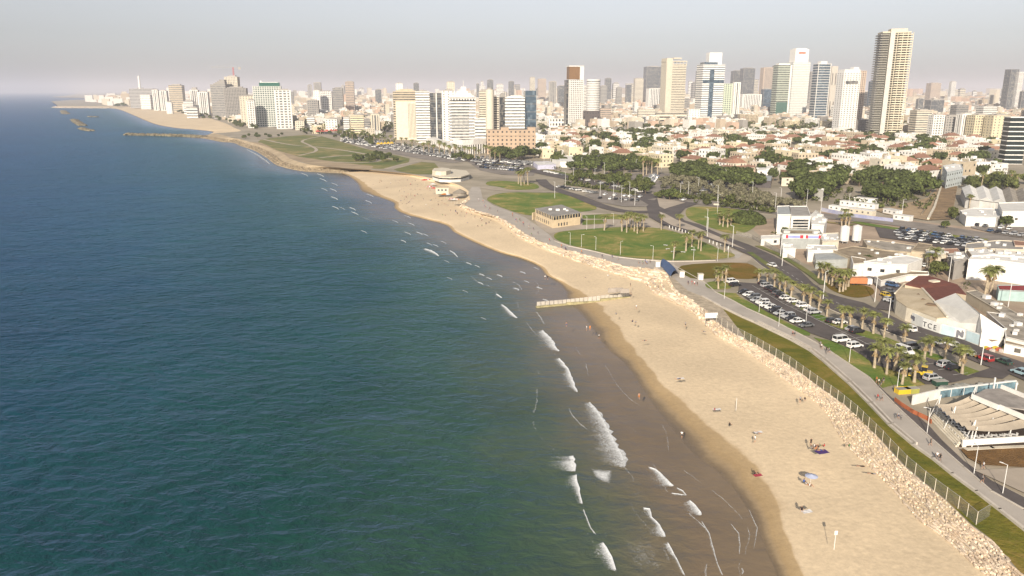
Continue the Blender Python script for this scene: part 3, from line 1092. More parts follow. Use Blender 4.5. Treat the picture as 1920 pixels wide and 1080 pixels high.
pline((1410, 537), (1470, 572))
pline((1470, 572), (1760, 712))
for i in range(16):
    t = i / 15
    x, y = 1422 + (1560 - 1422) * t, 541 + (612 - 541) * t
    pline((x - 4, y + 3), (x + 20, y - 1))
for i in range(9):
    t = i / 8
    x, y = 1580 + (1800 - 1580) * t, 622 + (700 - 622) * t
    pline((x - 14, y + 6), (x + 14, y + 2))
dash = [(1440, 492), (1475, 512), (1510, 535), (1545, 560), (1590, 578), (1640, 595), (1700, 618), (1770, 640), (1840, 668), (1920, 698)]
for a, b in zip(dash, dash[1:]):
    for k in range(4):
        t0, t1 = k / 4, k / 4 + .12
        pline((a[0] + (b[0] - a[0]) * t0, a[1] + (b[1] - a[1]) * t0), (a[0] + (b[0] - a[0]) * t1, a[1] + (b[1] - a[1]) * t1), .2)
struct(lm.build('road_markings', paint))
# construction trench of bare earth
sheet('construction_ground', [(1640, 395), (1690, 385), (1740, 372), (1764, 348), (1795, 350), (1790, 380), (1783, 412), (1738, 414), (1700, 408), (1660, 402)], dirt, z=.44)
sheet('dirt_track', [(1738, 414), (1764, 348), (1795, 350), (1783, 412)], mat('excavated_earth', (.33, .23, .13), var=.3, scale=.12, bump=.4), z=.46)
sheet('bare_bank', [(1800, 845), (1925, 842), (1925, 880), (1840, 875), (1815, 862)], mat('red_earth_bank', (.22, .12, .04), var=.3, scale=.3, bump=.3), z=.4)
sheet('side_yard', [(1825, 885), (1925, 880), (1925, 930), (1860, 900)], pathm, z=.41)


def lowwall(name, pts, h, th, m, z0=LZ, label=None, cat=None):
    q = [P(x, y) for x, y in pts]
    mb = MB()
    for a, b in zip(q, q[1:]):
        d = (b - a)
        L_ = d.length
        c = (a + b) / 2
        mb.box((c.x, c.y, z0 + h / 2), (L_ + th * .6, th, h), math.atan2(d.y, d.x))
    o = mb.build(name, m)
    if label:
        tag(o, label, cat)
    else:
        struct(o)
    return o


lowwall('kerb', [(p[0], p[1]) for p in PROM_L[3:]], .5, .55, kerbm)
lowwall('kerb', [(p[0] + 7, p[1] - 1) for p in PROM_L[6:15]], .62, .4, kerbm)
lowwall('kerb', [(p[0], p[1]) for p in PROM_R[:-1]], .18, .3, kerbm)
lowwall('kerb', [(1040, 452), (1067, 462), (1111, 471), (1155, 482), (1199, 487), (1264, 491), (1341, 489)], .3, .4, kerbm)
lowwall('kerb', [(1407, 481), (1427, 498), (1455, 515), (1480, 530), (1500, 547), (1533, 570), (1575, 588), (1617, 605), (1683, 630), (1750, 648)], .16, .3, kerbm)
lowwall('kerb', [(1405, 460), (1450, 480), (1500, 508), (1525, 533), (1550, 550), (1575, 558), (1620, 569)], .16, .3, kerbm)

# ---------------------------------------------------------------- revetment stones
stonem = mat('revetment_stone', (.72, .62, .49), rough=.9, var=.2, scale=.3, island=.32, col2=(.55, .42, .3), bump=.08, bscale=2)
rb = MB()
rnd = random.Random(3)


def stones(F, T, i0, i1, rows, size, dens=1.0, flat=.6, jt=.22):
    for i in range(i0, i1):
        a0, a1, b0, b1 = F[i], F[i + 1], T[i], T[i + 1]
        L_ = (a1 - a0).length
        n = max(1, int(L_ / size * dens))
        ang = math.atan2((a1 - a0).y, (a1 - a0).x)
        for k in range(n):
            for r in range(rows):
                t = (k + rnd.random() * .6) / n
                s = (r + .5 + rnd.uniform(-jt, jt)) / rows
                p = a0.lerp(a1, t).lerp(b0.lerp(b1, t), s)
                lx = size * rnd.choice((.7, 1.2, 2.0, 3.0)) * rnd.uniform(.8, 1.2)
                ly = size * rnd.uniform(.45, .8)
                hz = size * rnd.uniform(.45, 1.0) * flat
                rb.blob((p.x, p.y, p.z + hz * .25), (lx, ly, hz), ang + rnd.gauss(0, .14), jit=.2, rnd=rnd)


n_ = 7
stones(bF, bT, 0, 14 * n_, 10, .52, .62, .9, .06)
stones(bF, bT, 0, 14 * n_, 3, .6, .3, 1.1, .4)
stones(bF, bT, 14 * n_, 19 * n_, 4, 1.3, .5, .9)
stones(bF, bT, 19 * n_, 24 * n_, 5, 1.8, .95, .6)
stones(bF, bT, 24 * n_, 30 * n_, 3, 2.0, .7, .55)
ro = rb.build('revetment_rocks', stonem)
stuff(ro, 'pale stepped boulders of the revetment between sand and grass', 'rocks')
rb = MB()
stones(hW, hF, 0, len(hD) - 1, 3, 2.0, .9, .8)
ro = rb.build('headland_rocks', mat('headland_boulder', (.36, .29, .19), rough=.95, var=.25, scale=.3, island=.5))
stuff(ro, 'brown boulders edging the grassy headland', 'rocks')


def rock_mole(name, pts, wid, hgt, size, label, cat, m):
    global rb
    rb = MB()
    q = [P(x, y, 0) for x, y in pts]
    for a, b in zip(q, q[1:]):
        d = b - a
        n = max(2, int(d.length / (size * .7)))
        nn = Vector((-d.y, d.x, 0)).normalized()
        for k in range(n):
            for r in range(3):
                s = (r - 1) * .36 * wid + rnd.uniform(-.15, .15) * wid
                p = a.lerp(b, (k + rnd.random()) / n) + nn * s
                rb.blob((p.x, p.y, hgt * (.45 if r == 1 else .1)), (size * rnd.uniform(.8, 1.5), size * rnd.uniform(.7, 1.2), hgt * rnd.uniform(.8, 1.2)), rnd.random() * 3, rnd=rnd)
    return tag(rb.build(name, m), label, cat)


jm = mat('wet_breakwater_stone', (.27, .23, .14), rough=.95, var=.3, scale=.2, island=.5)
rock_mole('rock_jetty', [(236, 253), (300, 254.5), (350, 256), (385, 258)], 14, 4.0, 6, 'long thin stone jetty running out from the headland', 'jetty', jm)
rock_mole('breakwater', [(138, 224.5), (147, 231), (156, 236)], 11, 3, 8, 'longest offshore breakwater, the middle one of the dark rock line', 'breakwater', jm)
rock_mole('breakwater', [(153, 241), (162, 244), (172, 245.5)], 9, 3, 7, 'nearest offshore breakwater, greenish with weed', 'breakwater', jm)
rock_mole('breakwater', [(167, 219.3), (180, 219.6)], 13, 3, 9, 'short breakwater inside the bay, facing the hotels', 'breakwater', jm)
rock_mole('breakwater', [(118, 208), (124, 214)], 13, 3, 10, 'farthest breakwater, just before the harbour quay', 'breakwater', jm)
rock_mole('harbour_quay', [(104, 201.5), (130, 202.5), (170, 202.8), (206, 203)], 30, 5, 14, 'pale quay of the old harbour reaching into the sea', 'quay', mat('quay_stone', (.5, .42, .33)))

# ---------------------------------------------------------------- haze over everything
hz = MB()
hz.box((0, 19500, 150), (64000, 45000, 310.0))
# bottom of the box lies at z = -5, a metre below the sea bed
hm_ = bpy.data.materials.new('haze_air')
hm_.use_nodes = True
ht = hm_.node_tree
ht.nodes.remove(ht.nodes['Principled BSDF'])
pv = ht.nodes.new('ShaderNodeVolumePrincipled')
pv.inputs['Color'].default_value = (.74, .745, .83, 1)
pv.inputs['Density'].default_value = 0.0001
pv.inputs['Anisotropy'].default_value = 0.0
ht.links.new(pv.outputs[0], ht.nodes['Material Output'].inputs['Volume'])
ho = hz.build('haze', hm_)
ho['kind'] = 'stuff'
tag(ho, 'pale sea haze that greys the far city', 'haze')

# ================================================================ TOWERS
def pxm(Y, z=LZ):
    return FOC / (Y * CT - (z - CAMZ) * ST)


def facade(root, wd, dp, h, style, fl=3.3, wall=white, glass=glassd, z0=0.0, pier=3.2, name='facade'):
    """core of glass, with floor slabs and piers standing proud of it"""
    g = MB()
    f = MB()
    n = max(2, int(h / fl))
    fh = h / n
    if style == 'bands':        # continuous windows between solid spandrels
        g.box((0, 0, z0 + h / 2), (wd - .5, dp - .5, h - .05))
        for i in range(n):
            f.box((0, 0, z0 + i * fh + fh * .3), (wd, dp, fh * .58))
        f.box((0, 0, z0 + h), (wd, dp, .9))
    elif style == 'thin':       # mostly glass, thin slabs
        g.box((0, 0, z0 + h / 2), (wd - .5, dp - .5, h - .05))
        for i in range(n + 1):
            f.box((0, 0, z0 + i * fh), (wd, dp, fh * .2))
    elif style == 'glass':
        g.box((0, 0, z0 + h / 2), (wd - .3, dp - .3, h - .05))
        for i in range(0, n + 1, 3):
            f.box((0, 0, z0 + i * fh), (wd, dp, .35))
        for sx in (-1, 1):
            for sy in (-1, 1):
                f.box((sx * (wd / 2 - .3), sy * (dp / 2 - .3), z0 + h / 2), (.64, .64, h + .2))
    elif style == 'grid':       # punched windows
        g.box((0, 0, z0 + h / 2), (wd - .7, dp - .7, h - .05))
        for i in range(n):
            f.box((0, 0, z0 + i * fh + fh * .22), (wd - .06, dp - .06, fh * .44))
        f.box((0, 0, z0 + h), (wd, dp, 1.0))
        for side, ln, of in ((0, wd, dp), (1, dp, wd)):
            k = max(2, int(ln / pier))
            for j in range(k + 1):
                c = -ln / 2 + ln * j / k
                c = max(-ln / 2 + pier * .22, min(ln / 2 - pier * .22, c))
                for s in (-1, 1):
                    if side == 0:
                        f.box((c, s * (of / 2 - .2), z0 + h / 2), (pier * .42, .42, h))
                    else:
                        f.box((s * (of / 2 - .2), c, z0 + h / 2), (.42, pier * .42, h))
    elif style == 'piers':      # vertical ribs
        g.box((0, 0, z0 + h / 2), (wd - .7, dp - .7, h - .05))
        f.box((0, 0, z0 + h), (wd, dp, 2.0))
        f.box((0, 0, z0 + 1), (wd, dp, 2.0))
        for side, ln, of in ((0, wd, dp), (1, dp, wd)):
            k = max(2, int(ln / pier))
            for j in range(k + 1):
                c = -ln / 2 + ln * j / k
                c = max(-ln / 2 + pier * .3, min(ln / 2 - pier * .3, c))
                for s in (-1, 1):
                    if side == 0:
                        f.box((c, s * (of / 2 - .2), z0 + h / 2), (pier * .55, .42, h))
                    else:
                        f.box((s * (of / 2 - .2), c, z0 + h / 2), (.42, pier * .55, h))
    elif style == 'solid':
        f.box((0, 0, z0 + h / 2), (wd, dp, h))
        k = max(2, int(wd / 5))
        for i in range(n):
            for j in range(k):
                c = -wd / 2 + wd * (j + .5) / k
                g.box((c, -dp / 2, z0 + (i + .55) * fh), (1.7, .16, fh * .42))
        k = max(1, int(dp / 6))
        for i in range(n):
            for j in range(k):
                c = -dp / 2 + dp * (j + .5) / k
                g.box((-wd / 2, c, z0 + (i + .55) * fh), (.16, 1.7, fh * .42))
                g.box((wd / 2, c, z0 + (i + .55) * fh), (.16, 1.7, fh * .42))
    og = g.build('glazing', glass, root)
    if style == 'solid':
        og['kind'] = 'stuff'
    of_ = f.build(name, wall, root)
    return og, of_


def plant(root, wd, dp, h, m=greyp, cover=.55, ph=4.0):
    b = MB()
    b.box((wd * .05, 0, h + ph / 2), (wd * cover, dp * cover, ph))
    b.box((-wd * .3, dp * .1, h + ph * .3), (wd * .16, dp * .2, ph * .6))
    b.box((wd * .38, -dp * .2, h + ph * .2), (wd * .12, dp * .2, ph * .4))
    b.cyl((wd * .1, 0, h + ph), .15, .08, ph * .9, 5)
    return b.build('roof_plant', m, root)


def spot(x0, x1, ytop, ybase=None, D=None, rz=0.0, asp=.8):
    """plan size, height and foot of a building from where it shows"""
    xc = (x0 + x1) / 2
    g = P(xc, ybase) if D is None else at_depth(xc, D)
    s = pxm(g.y)
    wpx = (x1 - x0) / s
    r = abs(rz)
    wd = wpx / (math.cos(r) + asp * math.sin(r))
    h = top_z(g.y, ytop) - LZ
    # shift so the lean of the verticals leaves the middle of the shaft at xc
    dx = (proj((g.x, g.y, LZ + h))[0] - xc) / 2 / s
    return Vector((g.x - dx, g.y + wd * asp / 2, LZ)), wd, wd * asp, h


def tower(x0, x1, ytop, ybase=None, D=None, style='bands', wall=white, glass=glassd, rz=0.0, asp=.8, fl=3.4, pier=3.2,
          label='', top=True, cat='tower', name='tower', group=None, pm=greyp, ph=4.0):
    loc, wd, dp, h = spot(x0, x1, ytop, ybase, D, R(rz), asp)
    t = thing(name, label, cat, loc, R(rz), group)
    if top:
        h -= ph * .8
    facade(t, wd, dp, h, style, fl, wall, glass, pier=pier)
    if top:
        plant(t, wd, dp, h, pm, ph=ph)
    return t, wd, dp, h


# --- waterfront hotels, left to right
HG = 'hotels along the seafront'
# grey stepped pair with the crane
t, wd, dp, h = tower(394, 424, 156, D=2050, style='bands', wall=greyp, glass=glassgrey, rz=8, label='grey hotel of long balconies with a rounded stepped top, left of the crane', fl=4.2)
b = MB()
for k in range(4):
    b.box((wd * (.1 + .06 * k), 0, h + 1.5 + 3 * k), (wd * (.75 - .14 * k), dp * .8, 3))
b.build('stepped_crown', greyp, t)
t, wd, dp, h = tower(422, 447, 142, D=2100, style='grid', wall=cream, glass=glassgrey, rz=5, pier=4, label='cream tower under construction beside the crane mast', fl=4)
t, wd, dp, h = tower(419, 462, 163, D=1950, style='grid', wall=greyp, glass=glassd, rz=10, asp=.5, pier=3.6, label='wide dark gridded hotel slab in front of the crane')
b = MB()
b.box((-wd * .28, 0, -6), (wd * .42, dp * 1.4, 40))
# tower crane
cpt = at_depth(445, 2110)
ct = thing('tower_crane', 'red and white tower crane above the cream tower', 'crane', cpt)
hh = top_z(cpt.y, 126) - LZ
b = MB()
for sx in (-1, 1):
    for sy in (-1, 1):
        b.box((sx * 1.1, sy * 1.1, hh / 2), (.5, .5, hh))
for k in range(int(hh / 3)):
    b.box((0, -1.1, 1.5 + 3 * k), (2.2, .3, .4))
    b.box((-1.1, 0, 3 * k), (.3, 2.2, .4))
b.build('mast', mat('crane_red', (.5, .1, .1)), ct)
b = MB()
b.tube([(-58, 0, hh), (20, 0, hh)], .45, 4)
b.tube([(-58, 0, hh + .3), (0, 0, hh + 9), (20, 0, hh + .5)], .22, 4)
b.box((17, 0, hh - 3), (6, 2, 5))
b.build('jib', greyp, ct)
tower(447, 480, 178, D=1640, style='solid', wall=cream, rz=14, asp=.7, label='cream apartment tower with a stepped side, left of the green crowned hotel', ph=3)
tower(462, 478, 186, D=1540, style='grid', wall=white, rz=10, pier=4, label='small white block in front of the cream stepped tower')
# green crowned hotel and white grid tower
t, wd, dp, h = tower(473, 527, 162, D=1580, style='grid', wall=mat('greenish_white_frame', (.56, .57, .52)), glass=mat('green_dark_glass', (.03, .07, .06), rough=.2, spec=.6), rz=12, asp=.45, pier=4.2, fl=4,
                     label='wide white gridded hotel with green glass and a green crown', top=False)
b = MB()
b.box((wd * .1, 0, h + 3.6), (wd * .72, dp * .8, 7.2))
b.build('green_crown', mat('green_crown_glass', (.03, .12, .09), rough=.2), t)
b = MB()
b.box((wd * .12, 0, h + 7.8), (wd * .6, dp * .7, 1.2))
b.cyl((-wd * .2, 0, h + 7), 2.2, 2.2, 4, 12)
b.build('roof_plant', metalw, t)
tower(513, 546, 167, D=1500, style='grid', wall=white, glass=glassgrey, rz=14, asp=.6, pier=6.5, fl=4.6, label='white residential tower with open square balconies beside the green crowned hotel', ph=3)
# far-left group
tower(243, 287, 166, D=3300, style='solid', wall=mat('hazy_grey_block', (.33, .32, .31)), rz=4, asp=.4, label='long grey slab below the power station chimney', top=False, fl=12)
tower(263, 282, 178, D=3100, style='solid', wall=white, rz=4, label='small white block in front of the long grey slab', fl=8, top=False)
tower(286, 297, 167, D=2900, style='piers', wall=white, rz=5, label='left one of the twin white ribbed blocks by the far beach', pier=6)
tower(299, 313, 169, D=2880, style='piers', wall=white, rz=5, label='right one of the twin white ribbed blocks by the far beach', pier=6)
tower(316, 342, 158, D=2750, style='bands', wall=beige, glass=glassgrey, rz=8, label='beige hotel slab with a curved top by the far beach', fl=6)
tower(311, 322, 190, D=2500, style='solid', wall=white, rz=8, label='low white seafront block below the beige slab')
tower(356, 372, 165, D=2500, style='piers', wall=white, rz=8, label='white peaked hotel with a pointed roof mast', pier=5, ph=9)
tower(371, 390, 171, D=2380, style='piers', wall=white, rz=8, label='white ribbed hotel right of the peaked one', pier=5)
tower(343, 362, 188, D=2450, style='bands', wall=white, glass=glassgrey, rz=8, label='low white terrace block left of the peaked hotel', fl=6)
tower(348, 370, 201, D=2100, style='bands', wall=white, rz=8, label='long low white seafront pavilion with dark underside', top=False, fl=6)
cp = at_depth(266, 3900)
ct = thing('power_station_chimney', 'tall pale chimney rising behind the long grey slab', 'chimney', cp)
b = MB()
hh = top_z(cp.y, 142) - LZ
b.cyl((0, 0, 0), 11, 7, hh * .5, 16)
b.cyl((0, 0, hh * .5), 6.4, 4.5, hh * .5, 16)
b.build('stack', metalw, ct)
b = MB()
b.cyl((0, 0, hh * .5), 8.5, 8.5, 5, 16)
b.build('gallery', greyp, ct)
# mid background towers left of the white hotels
for a in ((588, 600, 168, 2350, 'solid', white, 'white core of the stepped white hospital block'), (600, 622, 170, 2400, 'grid', white, 'stepped white block with small dark windows beside its core'),
          (588, 602, 154, 3600, 'piers', greyp, 'hazy twin topped grey tower above the white stepped block'), (623, 643, 164, 2350, 'bands', greyp, 'grey brown slab tower with a pale right edge'),
          (647, 664, 152, 2500, 'bands', pinkp, 'pinkish tower with an oversailing white roof'), (703, 715, 167, 3000, 'glass', greyp, 'rounded dark tower alone above the left roofs'),
          (742, 756, 155, 2400, 'solid', white, 'white tower with two dark slots just above the beige slab hotel'), (775, 786, 155, 2900, 'glass', greyp, 'small dark tower with a frame top above the twin hotel'),
          (575, 597, 187, 2000, 'grid', greyp, 'dark gridded building shell below the white stepped block'), (545, 551, 172, 3000, 'bands', greyp, 'slim grey tower right of the square balcony tower'),
          (837, 853, 152, 2300, 'solid', cream, 'cream tower with a pointed top behind the white hotel'), (901, 907, 152, 3300, 'bands', white, 'slim pale tower left of the round grey one'),
          (913, 925, 149, 3500, 'glass', greyp, 'round grey tower above the beige round hotel'), (930, 944, 157, 3200, 'bands', white, 'pale low tower right of the round grey one'),
          (953, 964, 152, 3800, 'glass', greyp, 'hazy slim tower behind the cross shaped glass block'), (993, 1003, 144, 3600, 'bands', cream, 'hazy cream tower right of the dark glass hotel'),
          (1008, 1024, 147, 3800, 'bands', pinkp, 'hazy pinkish tower with a dark roof slot'), (1029, 1043, 152, 2700, 'piers', greyp, 'grey striped twin tower left of the brown topped one'),
          (1045, 1062, 160, 3000, 'glass', greyp, 'dark hazy block touching the brown topped tower'), (893, 899, 156, 4200, 'glass', greyp, 'thin hazy tower near the white hotel roof')):
    x0, x1, yt, D, st, wl, lb = a
    tower(x0, x1, yt, D=D, style=st, wall=wl, glass=glassgrey, rz=6, label=lb, fl=5, ph=3, pier=5)

# --- beige slab hotel
t, wd, dp, h = tower(736, 783, 172, 262, style='bands', wall=beige, rz=6, asp=.5, label='beige slab hotel with dark horizontal bands at its top', top=False)
b = MB()
b.box((wd * .02, -dp * .5 - .6, h * .40), (wd * .84, 1.6, h * .80))
b.build('blind_stone_face', cream, t)
b = MB()
for k in range(7):
    b.box((wd * (.12 + .055 * k), -dp * .5 - 1.45, h * .40), (.5, .16, h * .72))
b.build('slot_windows', glassd, t)
plant(t, wd, dp, h, beige)
tower(772, 800, 176, 258, style='solid', wall=beige, rz=6, asp=.6, label='narrow ribbed beige wing between the slab hotel and the white hotel')
tower(738, 748, 226, 262, style='grid', wall=white, rz=6, asp=.8, label='small white gridded block at the foot of the beige slab', top=False)
# --- twin white hotel
D0 = P(820, 268).y
t, wd, dp, h = tower(777, 806, 170, D=D0, style='bands', wall=white, glass=glassgrey, rz=8, asp=.9, fl=3.3, label='left wing of the white hotel with beige striped face', ph=2)
t, wd, dp, h = tower(804, 829, 175, D=D0 + 4, style='bands', wall=glassgrey, glass=glassd, rz=8, asp=.9, fl=3.3, label='dark glass middle of the white hotel split by a white strip', top=False)
b = MB()
b.box((.6, -dp / 2 - .3, h / 2), (1.5, .9, h))
b.build('white_strip', white, t)
t, wd, dp, h = tower(826, 854, 168, D=D0 + 6, style='solid', wall=white, rz=8, asp=.9, fl=3.3, label='plain white tower of the white hotel right of the dark glass', ph=2)
t, wd, dp, h = tower(841, 892, 176, D=P(870, 278).y, style='bands', wall=white, glass=glassgrey, rz=5, asp=.5, fl=3.5, label='broad white hotel front with rows of small dark windows and a stepped roof', ph=5, pm=white)
b = MB()
b.box((0, 0, h + 5), (wd * .42, dp * .6, 5))
b.box((wd * .05, 0, h + 10), (wd * .2, dp * .4, 5))
b.tube([(wd * .05, 0, h + 12), (wd * .05, 0, h + 20)], .3, 5)
b.build('stepped_crown', white, t)
b = MB()
for k in range(9):
    b.box((-wd * .42 + wd * .84 * k / 8, -dp / 2 - .1, h - 3.4), (wd * .055, .3, 2.4))
b.build('crown_windows', glassd, t)['kind'] = 'stuff'
b = MB()
for i in range(int(h / 3.5)):
    for k in range(14):
        b.box((-wd * .4 + wd * .62 * k / 13, -dp / 2 + .12, i * 3.5 + 2.65), (.9, .3, 1.2))
o = b.build('small_windows', glassd, t)
o['kind'] = 'stuff'
tower(889, 911, 223, D=P(895, 284).y, style='bands', wall=white, glass=glassgrey, rz=5, asp=.9, fl=3.5, label='lower right shoulder of the broad white hotel', top=False)


def arc_podium(pts, ytop, name, label):
    q = [P(x, y) for x, y in pts]
    h = top_z(q[1].y, ytop) - LZ
    t = thing(name, label, 'podium', q[0])
    b, g = MB(), MB()
    for a, c in zip(q, q[1:]):
        a, c = a - q[0], c - q[0]
        d = c - a
        m = (a + c) / 2
        an = math.atan2(d.y, d.x)
        nn = Vector((-d.y, d.x, 0)).normalized()
        o_ = m + nn * 6
        g.box((o_.x, o_.y, h * .45), (d.length - .3, 11, h * .9), an)
        b.box((o_.x, o_.y, h * .82), (d.length + .2, 12.2, h * .36), an)
        for k in range(5):
            p = a.lerp(c, (k + .5) / 5)
            b.box((p.x, p.y, h * .32), (1.0, 1.2, h * .64), an)
    g.build('recessed_shopfronts', glassd, t)
    b.build('colonnade', white, t)


arc_podium([(782, 262), (800, 268), (818, 274), (834, 280), (848, 287)], 258, 'hotel_podium', 'curved white colonnade at the foot of the twin hotel')
arc_podium([(850, 288), (868, 290), (888, 289), (911, 287)], 262, 'hotel_podium', 'straight white terrace podium under the broad white hotel')
# --- beige rounded hotel
t, wd, dp, h = tower(897, 922, 168, D=1260, style='bands', wall=cream, rz=6, asp=.9, label='cream banded wing left of the round stair tower', ph=3)
loc, wd, dp, h = spot(911, 926, 168, D=1240)
ct = thing('tower', 'smooth round cream stair tower between banded wings', 'tower', loc)
b = MB()
b.cyl((0, 0, 0), wd / 2, wd / 2, h, 28)
b.build('round_shaft', cream, ct, smooth=False)
b = MB()
b.cyl((0, 0, h), wd / 3, wd / 3, 3, 16)
b.build('roof_plant', greyp, ct)
tower(924, 937, 182, D=1260, style='bands', wall=cream, rz=6, asp=.9, label='cream banded wing right of the round stair tower', top=False)
# --- cross shaped dark glass and white hotel
D1 = 1080
tower(935, 948, 176, D=D1 + 8, style='glass', wall=greyp, glass=glassd, rz=4, asp=1.5, label='narrow dark glass wing left of the white gridded block', ph=5, pm=greyp)
tower(946, 984, 180, D=D1, style='bands', wall=metalw, glass=glassgrey, rz=4, asp=.5, fl=3.9, label='pale gridded office block between dark glass wings', ph=3, pm=white)
t, wd, dp, h = tower(982, 1006, 170, D=D1 + 6, style='glass', wall=greyp, glass=glassb, rz=4, asp=1.1, label='tall dark blue glass slab right of the gridded block', top=False)
b = MB()
b.box((-wd * .7, -dp * .5 - 2.0, h * .56), (wd * .6, 1.2, h * .14))
b.build('glass_arm', glassb, t)
# --- sandstone palace building
t, wd, dp, h = tower(912, 1004, 244, 289, style='solid', wall=sandstone, rz=2, asp=.35, fl=4.4, label='broad sandstone building with small dark windows below the glass hotels', top=False, cat='building', name='sandstone_block')
b = MB()
b.box((-wd * .13, 0, h + 1.2), (wd * .16, dp * .9, 3.4))
b.box((wd * .42, 0, h + 1.2), (wd * .16, dp * .9, 3.4))
b.box((0, -dp / 2 - .2, h * .78), (wd + .3, .6, .7))
b.box((0, -dp / 2 - .2, h * .18), (wd + .3, .6, .7))
b.build('parapet', sandstone, t)

# --- skyline towers, left to right
t, wd, dp, h = tower(1062, 1094, 150, 240, style='grid', wall=white, rz=10, asp=.8, pier=3.6, fl=3.6, label='white gridded tower with a brown panelled top', top=False)
ex = top_z(P(1078, 240).y, 124) - LZ
b = MB()
b.box((-wd * .12, 0, (h + ex) / 2 + .5), (wd * .7, dp * .9, ex - h - 1.5))
b.build('brown_crown', brownm, t)
b = MB()
b.box((wd * .36, 0, (h + ex) / 2), (wd * .26, dp, ex - h))
b.box((0, 0, ex), (wd, dp, 1.8))
b.build('white_frame', white, t)
b = MB()
b.box((-wd * .56, 0, h * .5), (wd * .14, dp * .8, h))
b.build('dark_side_shaft', glassd, t)
tower(1028, 1092, 223, 239, style='grid', wall=white, rz=4, asp=.3, pier=6, fl=6, label='low white gridded annex at the foot of the brown topped tower', top=False)
tower(1092, 1125, 208, 240, style='solid', wall=mat('dark_stone', (.1, .085, .08)), rz=4, asp=.6, label='low dark stone block right of the brown topped tower', top=False, fl=8)
loc, wd, dp, h = spot(1100, 1126, 150, D=1900)
ct = thing('tower', 'pale round tower with fine horizontal rings', 'tower', loc)
b, g = MB(), MB()
g.cyl((0, 0, 0), wd / 2 - .4, wd / 2 - .4, h, 28)
for i in range(int(h / 4)):
    b.cyl((0, 0, i * 4), wd / 2, wd / 2, 2.6, 28)
b.cyl((0, 0, h - 2), wd / 2 + .3, wd / 2 + .3, 3.4, 28)
g.build('glazing', glassgrey, ct)
b.build('floor_rings', white, ct)
tower(1093, 1101, 160, D=1930, style='bands', wall=white, rz=5, label='slim white slab hugging the pale round tower', top=False)
# beige hotel with podium
t, wd, dp, h = tower(1243, 1285, 120, 229, style='bands', wall=cream, rz=9, asp=.75, fl=3.6, label='tall beige hotel with a crowned roof terrace', top=False)
ex = top_z(P(1264, 229).y, 109) - LZ
b = MB()
b.box((-wd * .36, -.5, ex * .5), (wd * .3, dp + .8, ex))
b.box((0, 0, h - 3), (wd * 1.04, dp * 1.04, 2))
b.box((0, 0, h + 6), (wd * 1.06, dp * 1.04, 2.2))
for k in range(7):
    b.box((-wd * .5 + wd * k / 6, -dp / 2, h + 2), (1.2, 1.2, 9))
b.box((wd * .1, 0, ex), (wd * .4, dp * .6, 3))
b.build('stone_corner', cream, t)
t, wd, dp, h = tower(1206, 1291, 212, 231, style='bands', wall=cream, rz=3, asp=.35, fl=6, label='long low cream banded podium below the beige hotel', top=False)
# blue striped tower with a white screen
t, wd, dp, h = tower(1311, 1357, 121, 233, style='bands', wall=white, glass=glassb, rz=7, asp=.8, fl=4.6, label='blue glass tower with white stripes and a bright white roof screen', top=False)
ex = top_z(P(1333, 233).y, 98) - LZ
b = MB()
b.box((wd * .12, 0, (h + ex) / 2), (wd * .58, dp * .5, ex - h))
b.build('roof_screen', metalw, t)
b = MB()
b.box((-wd * .08, -dp / 2 - .1, h * .46), (wd * .2, .8, h * .92))
b.box((0, -dp / 2 - .1, h * .72), (wd * .97, .5, h * .055))
b.box((-.1 * wd, 0, h + 2.5), (wd * .6, dp * .7, 5))
b.build('blue_core', glassb, t)
tower(1352, 1375, 157, D=1950, style='grid', wall=mat('pale_green_panels', (.55, .62, .47)), glass=glassgrey, rz=5, pier=5, label='pale green gridded block right of the blue striped tower', fl=4.5, top=False)
tower(1374, 1387, 155, D=1940, style='piers', wall=white, rz=5, pier=5, label='white ribbed edge tower beside the pale green block', top=False)
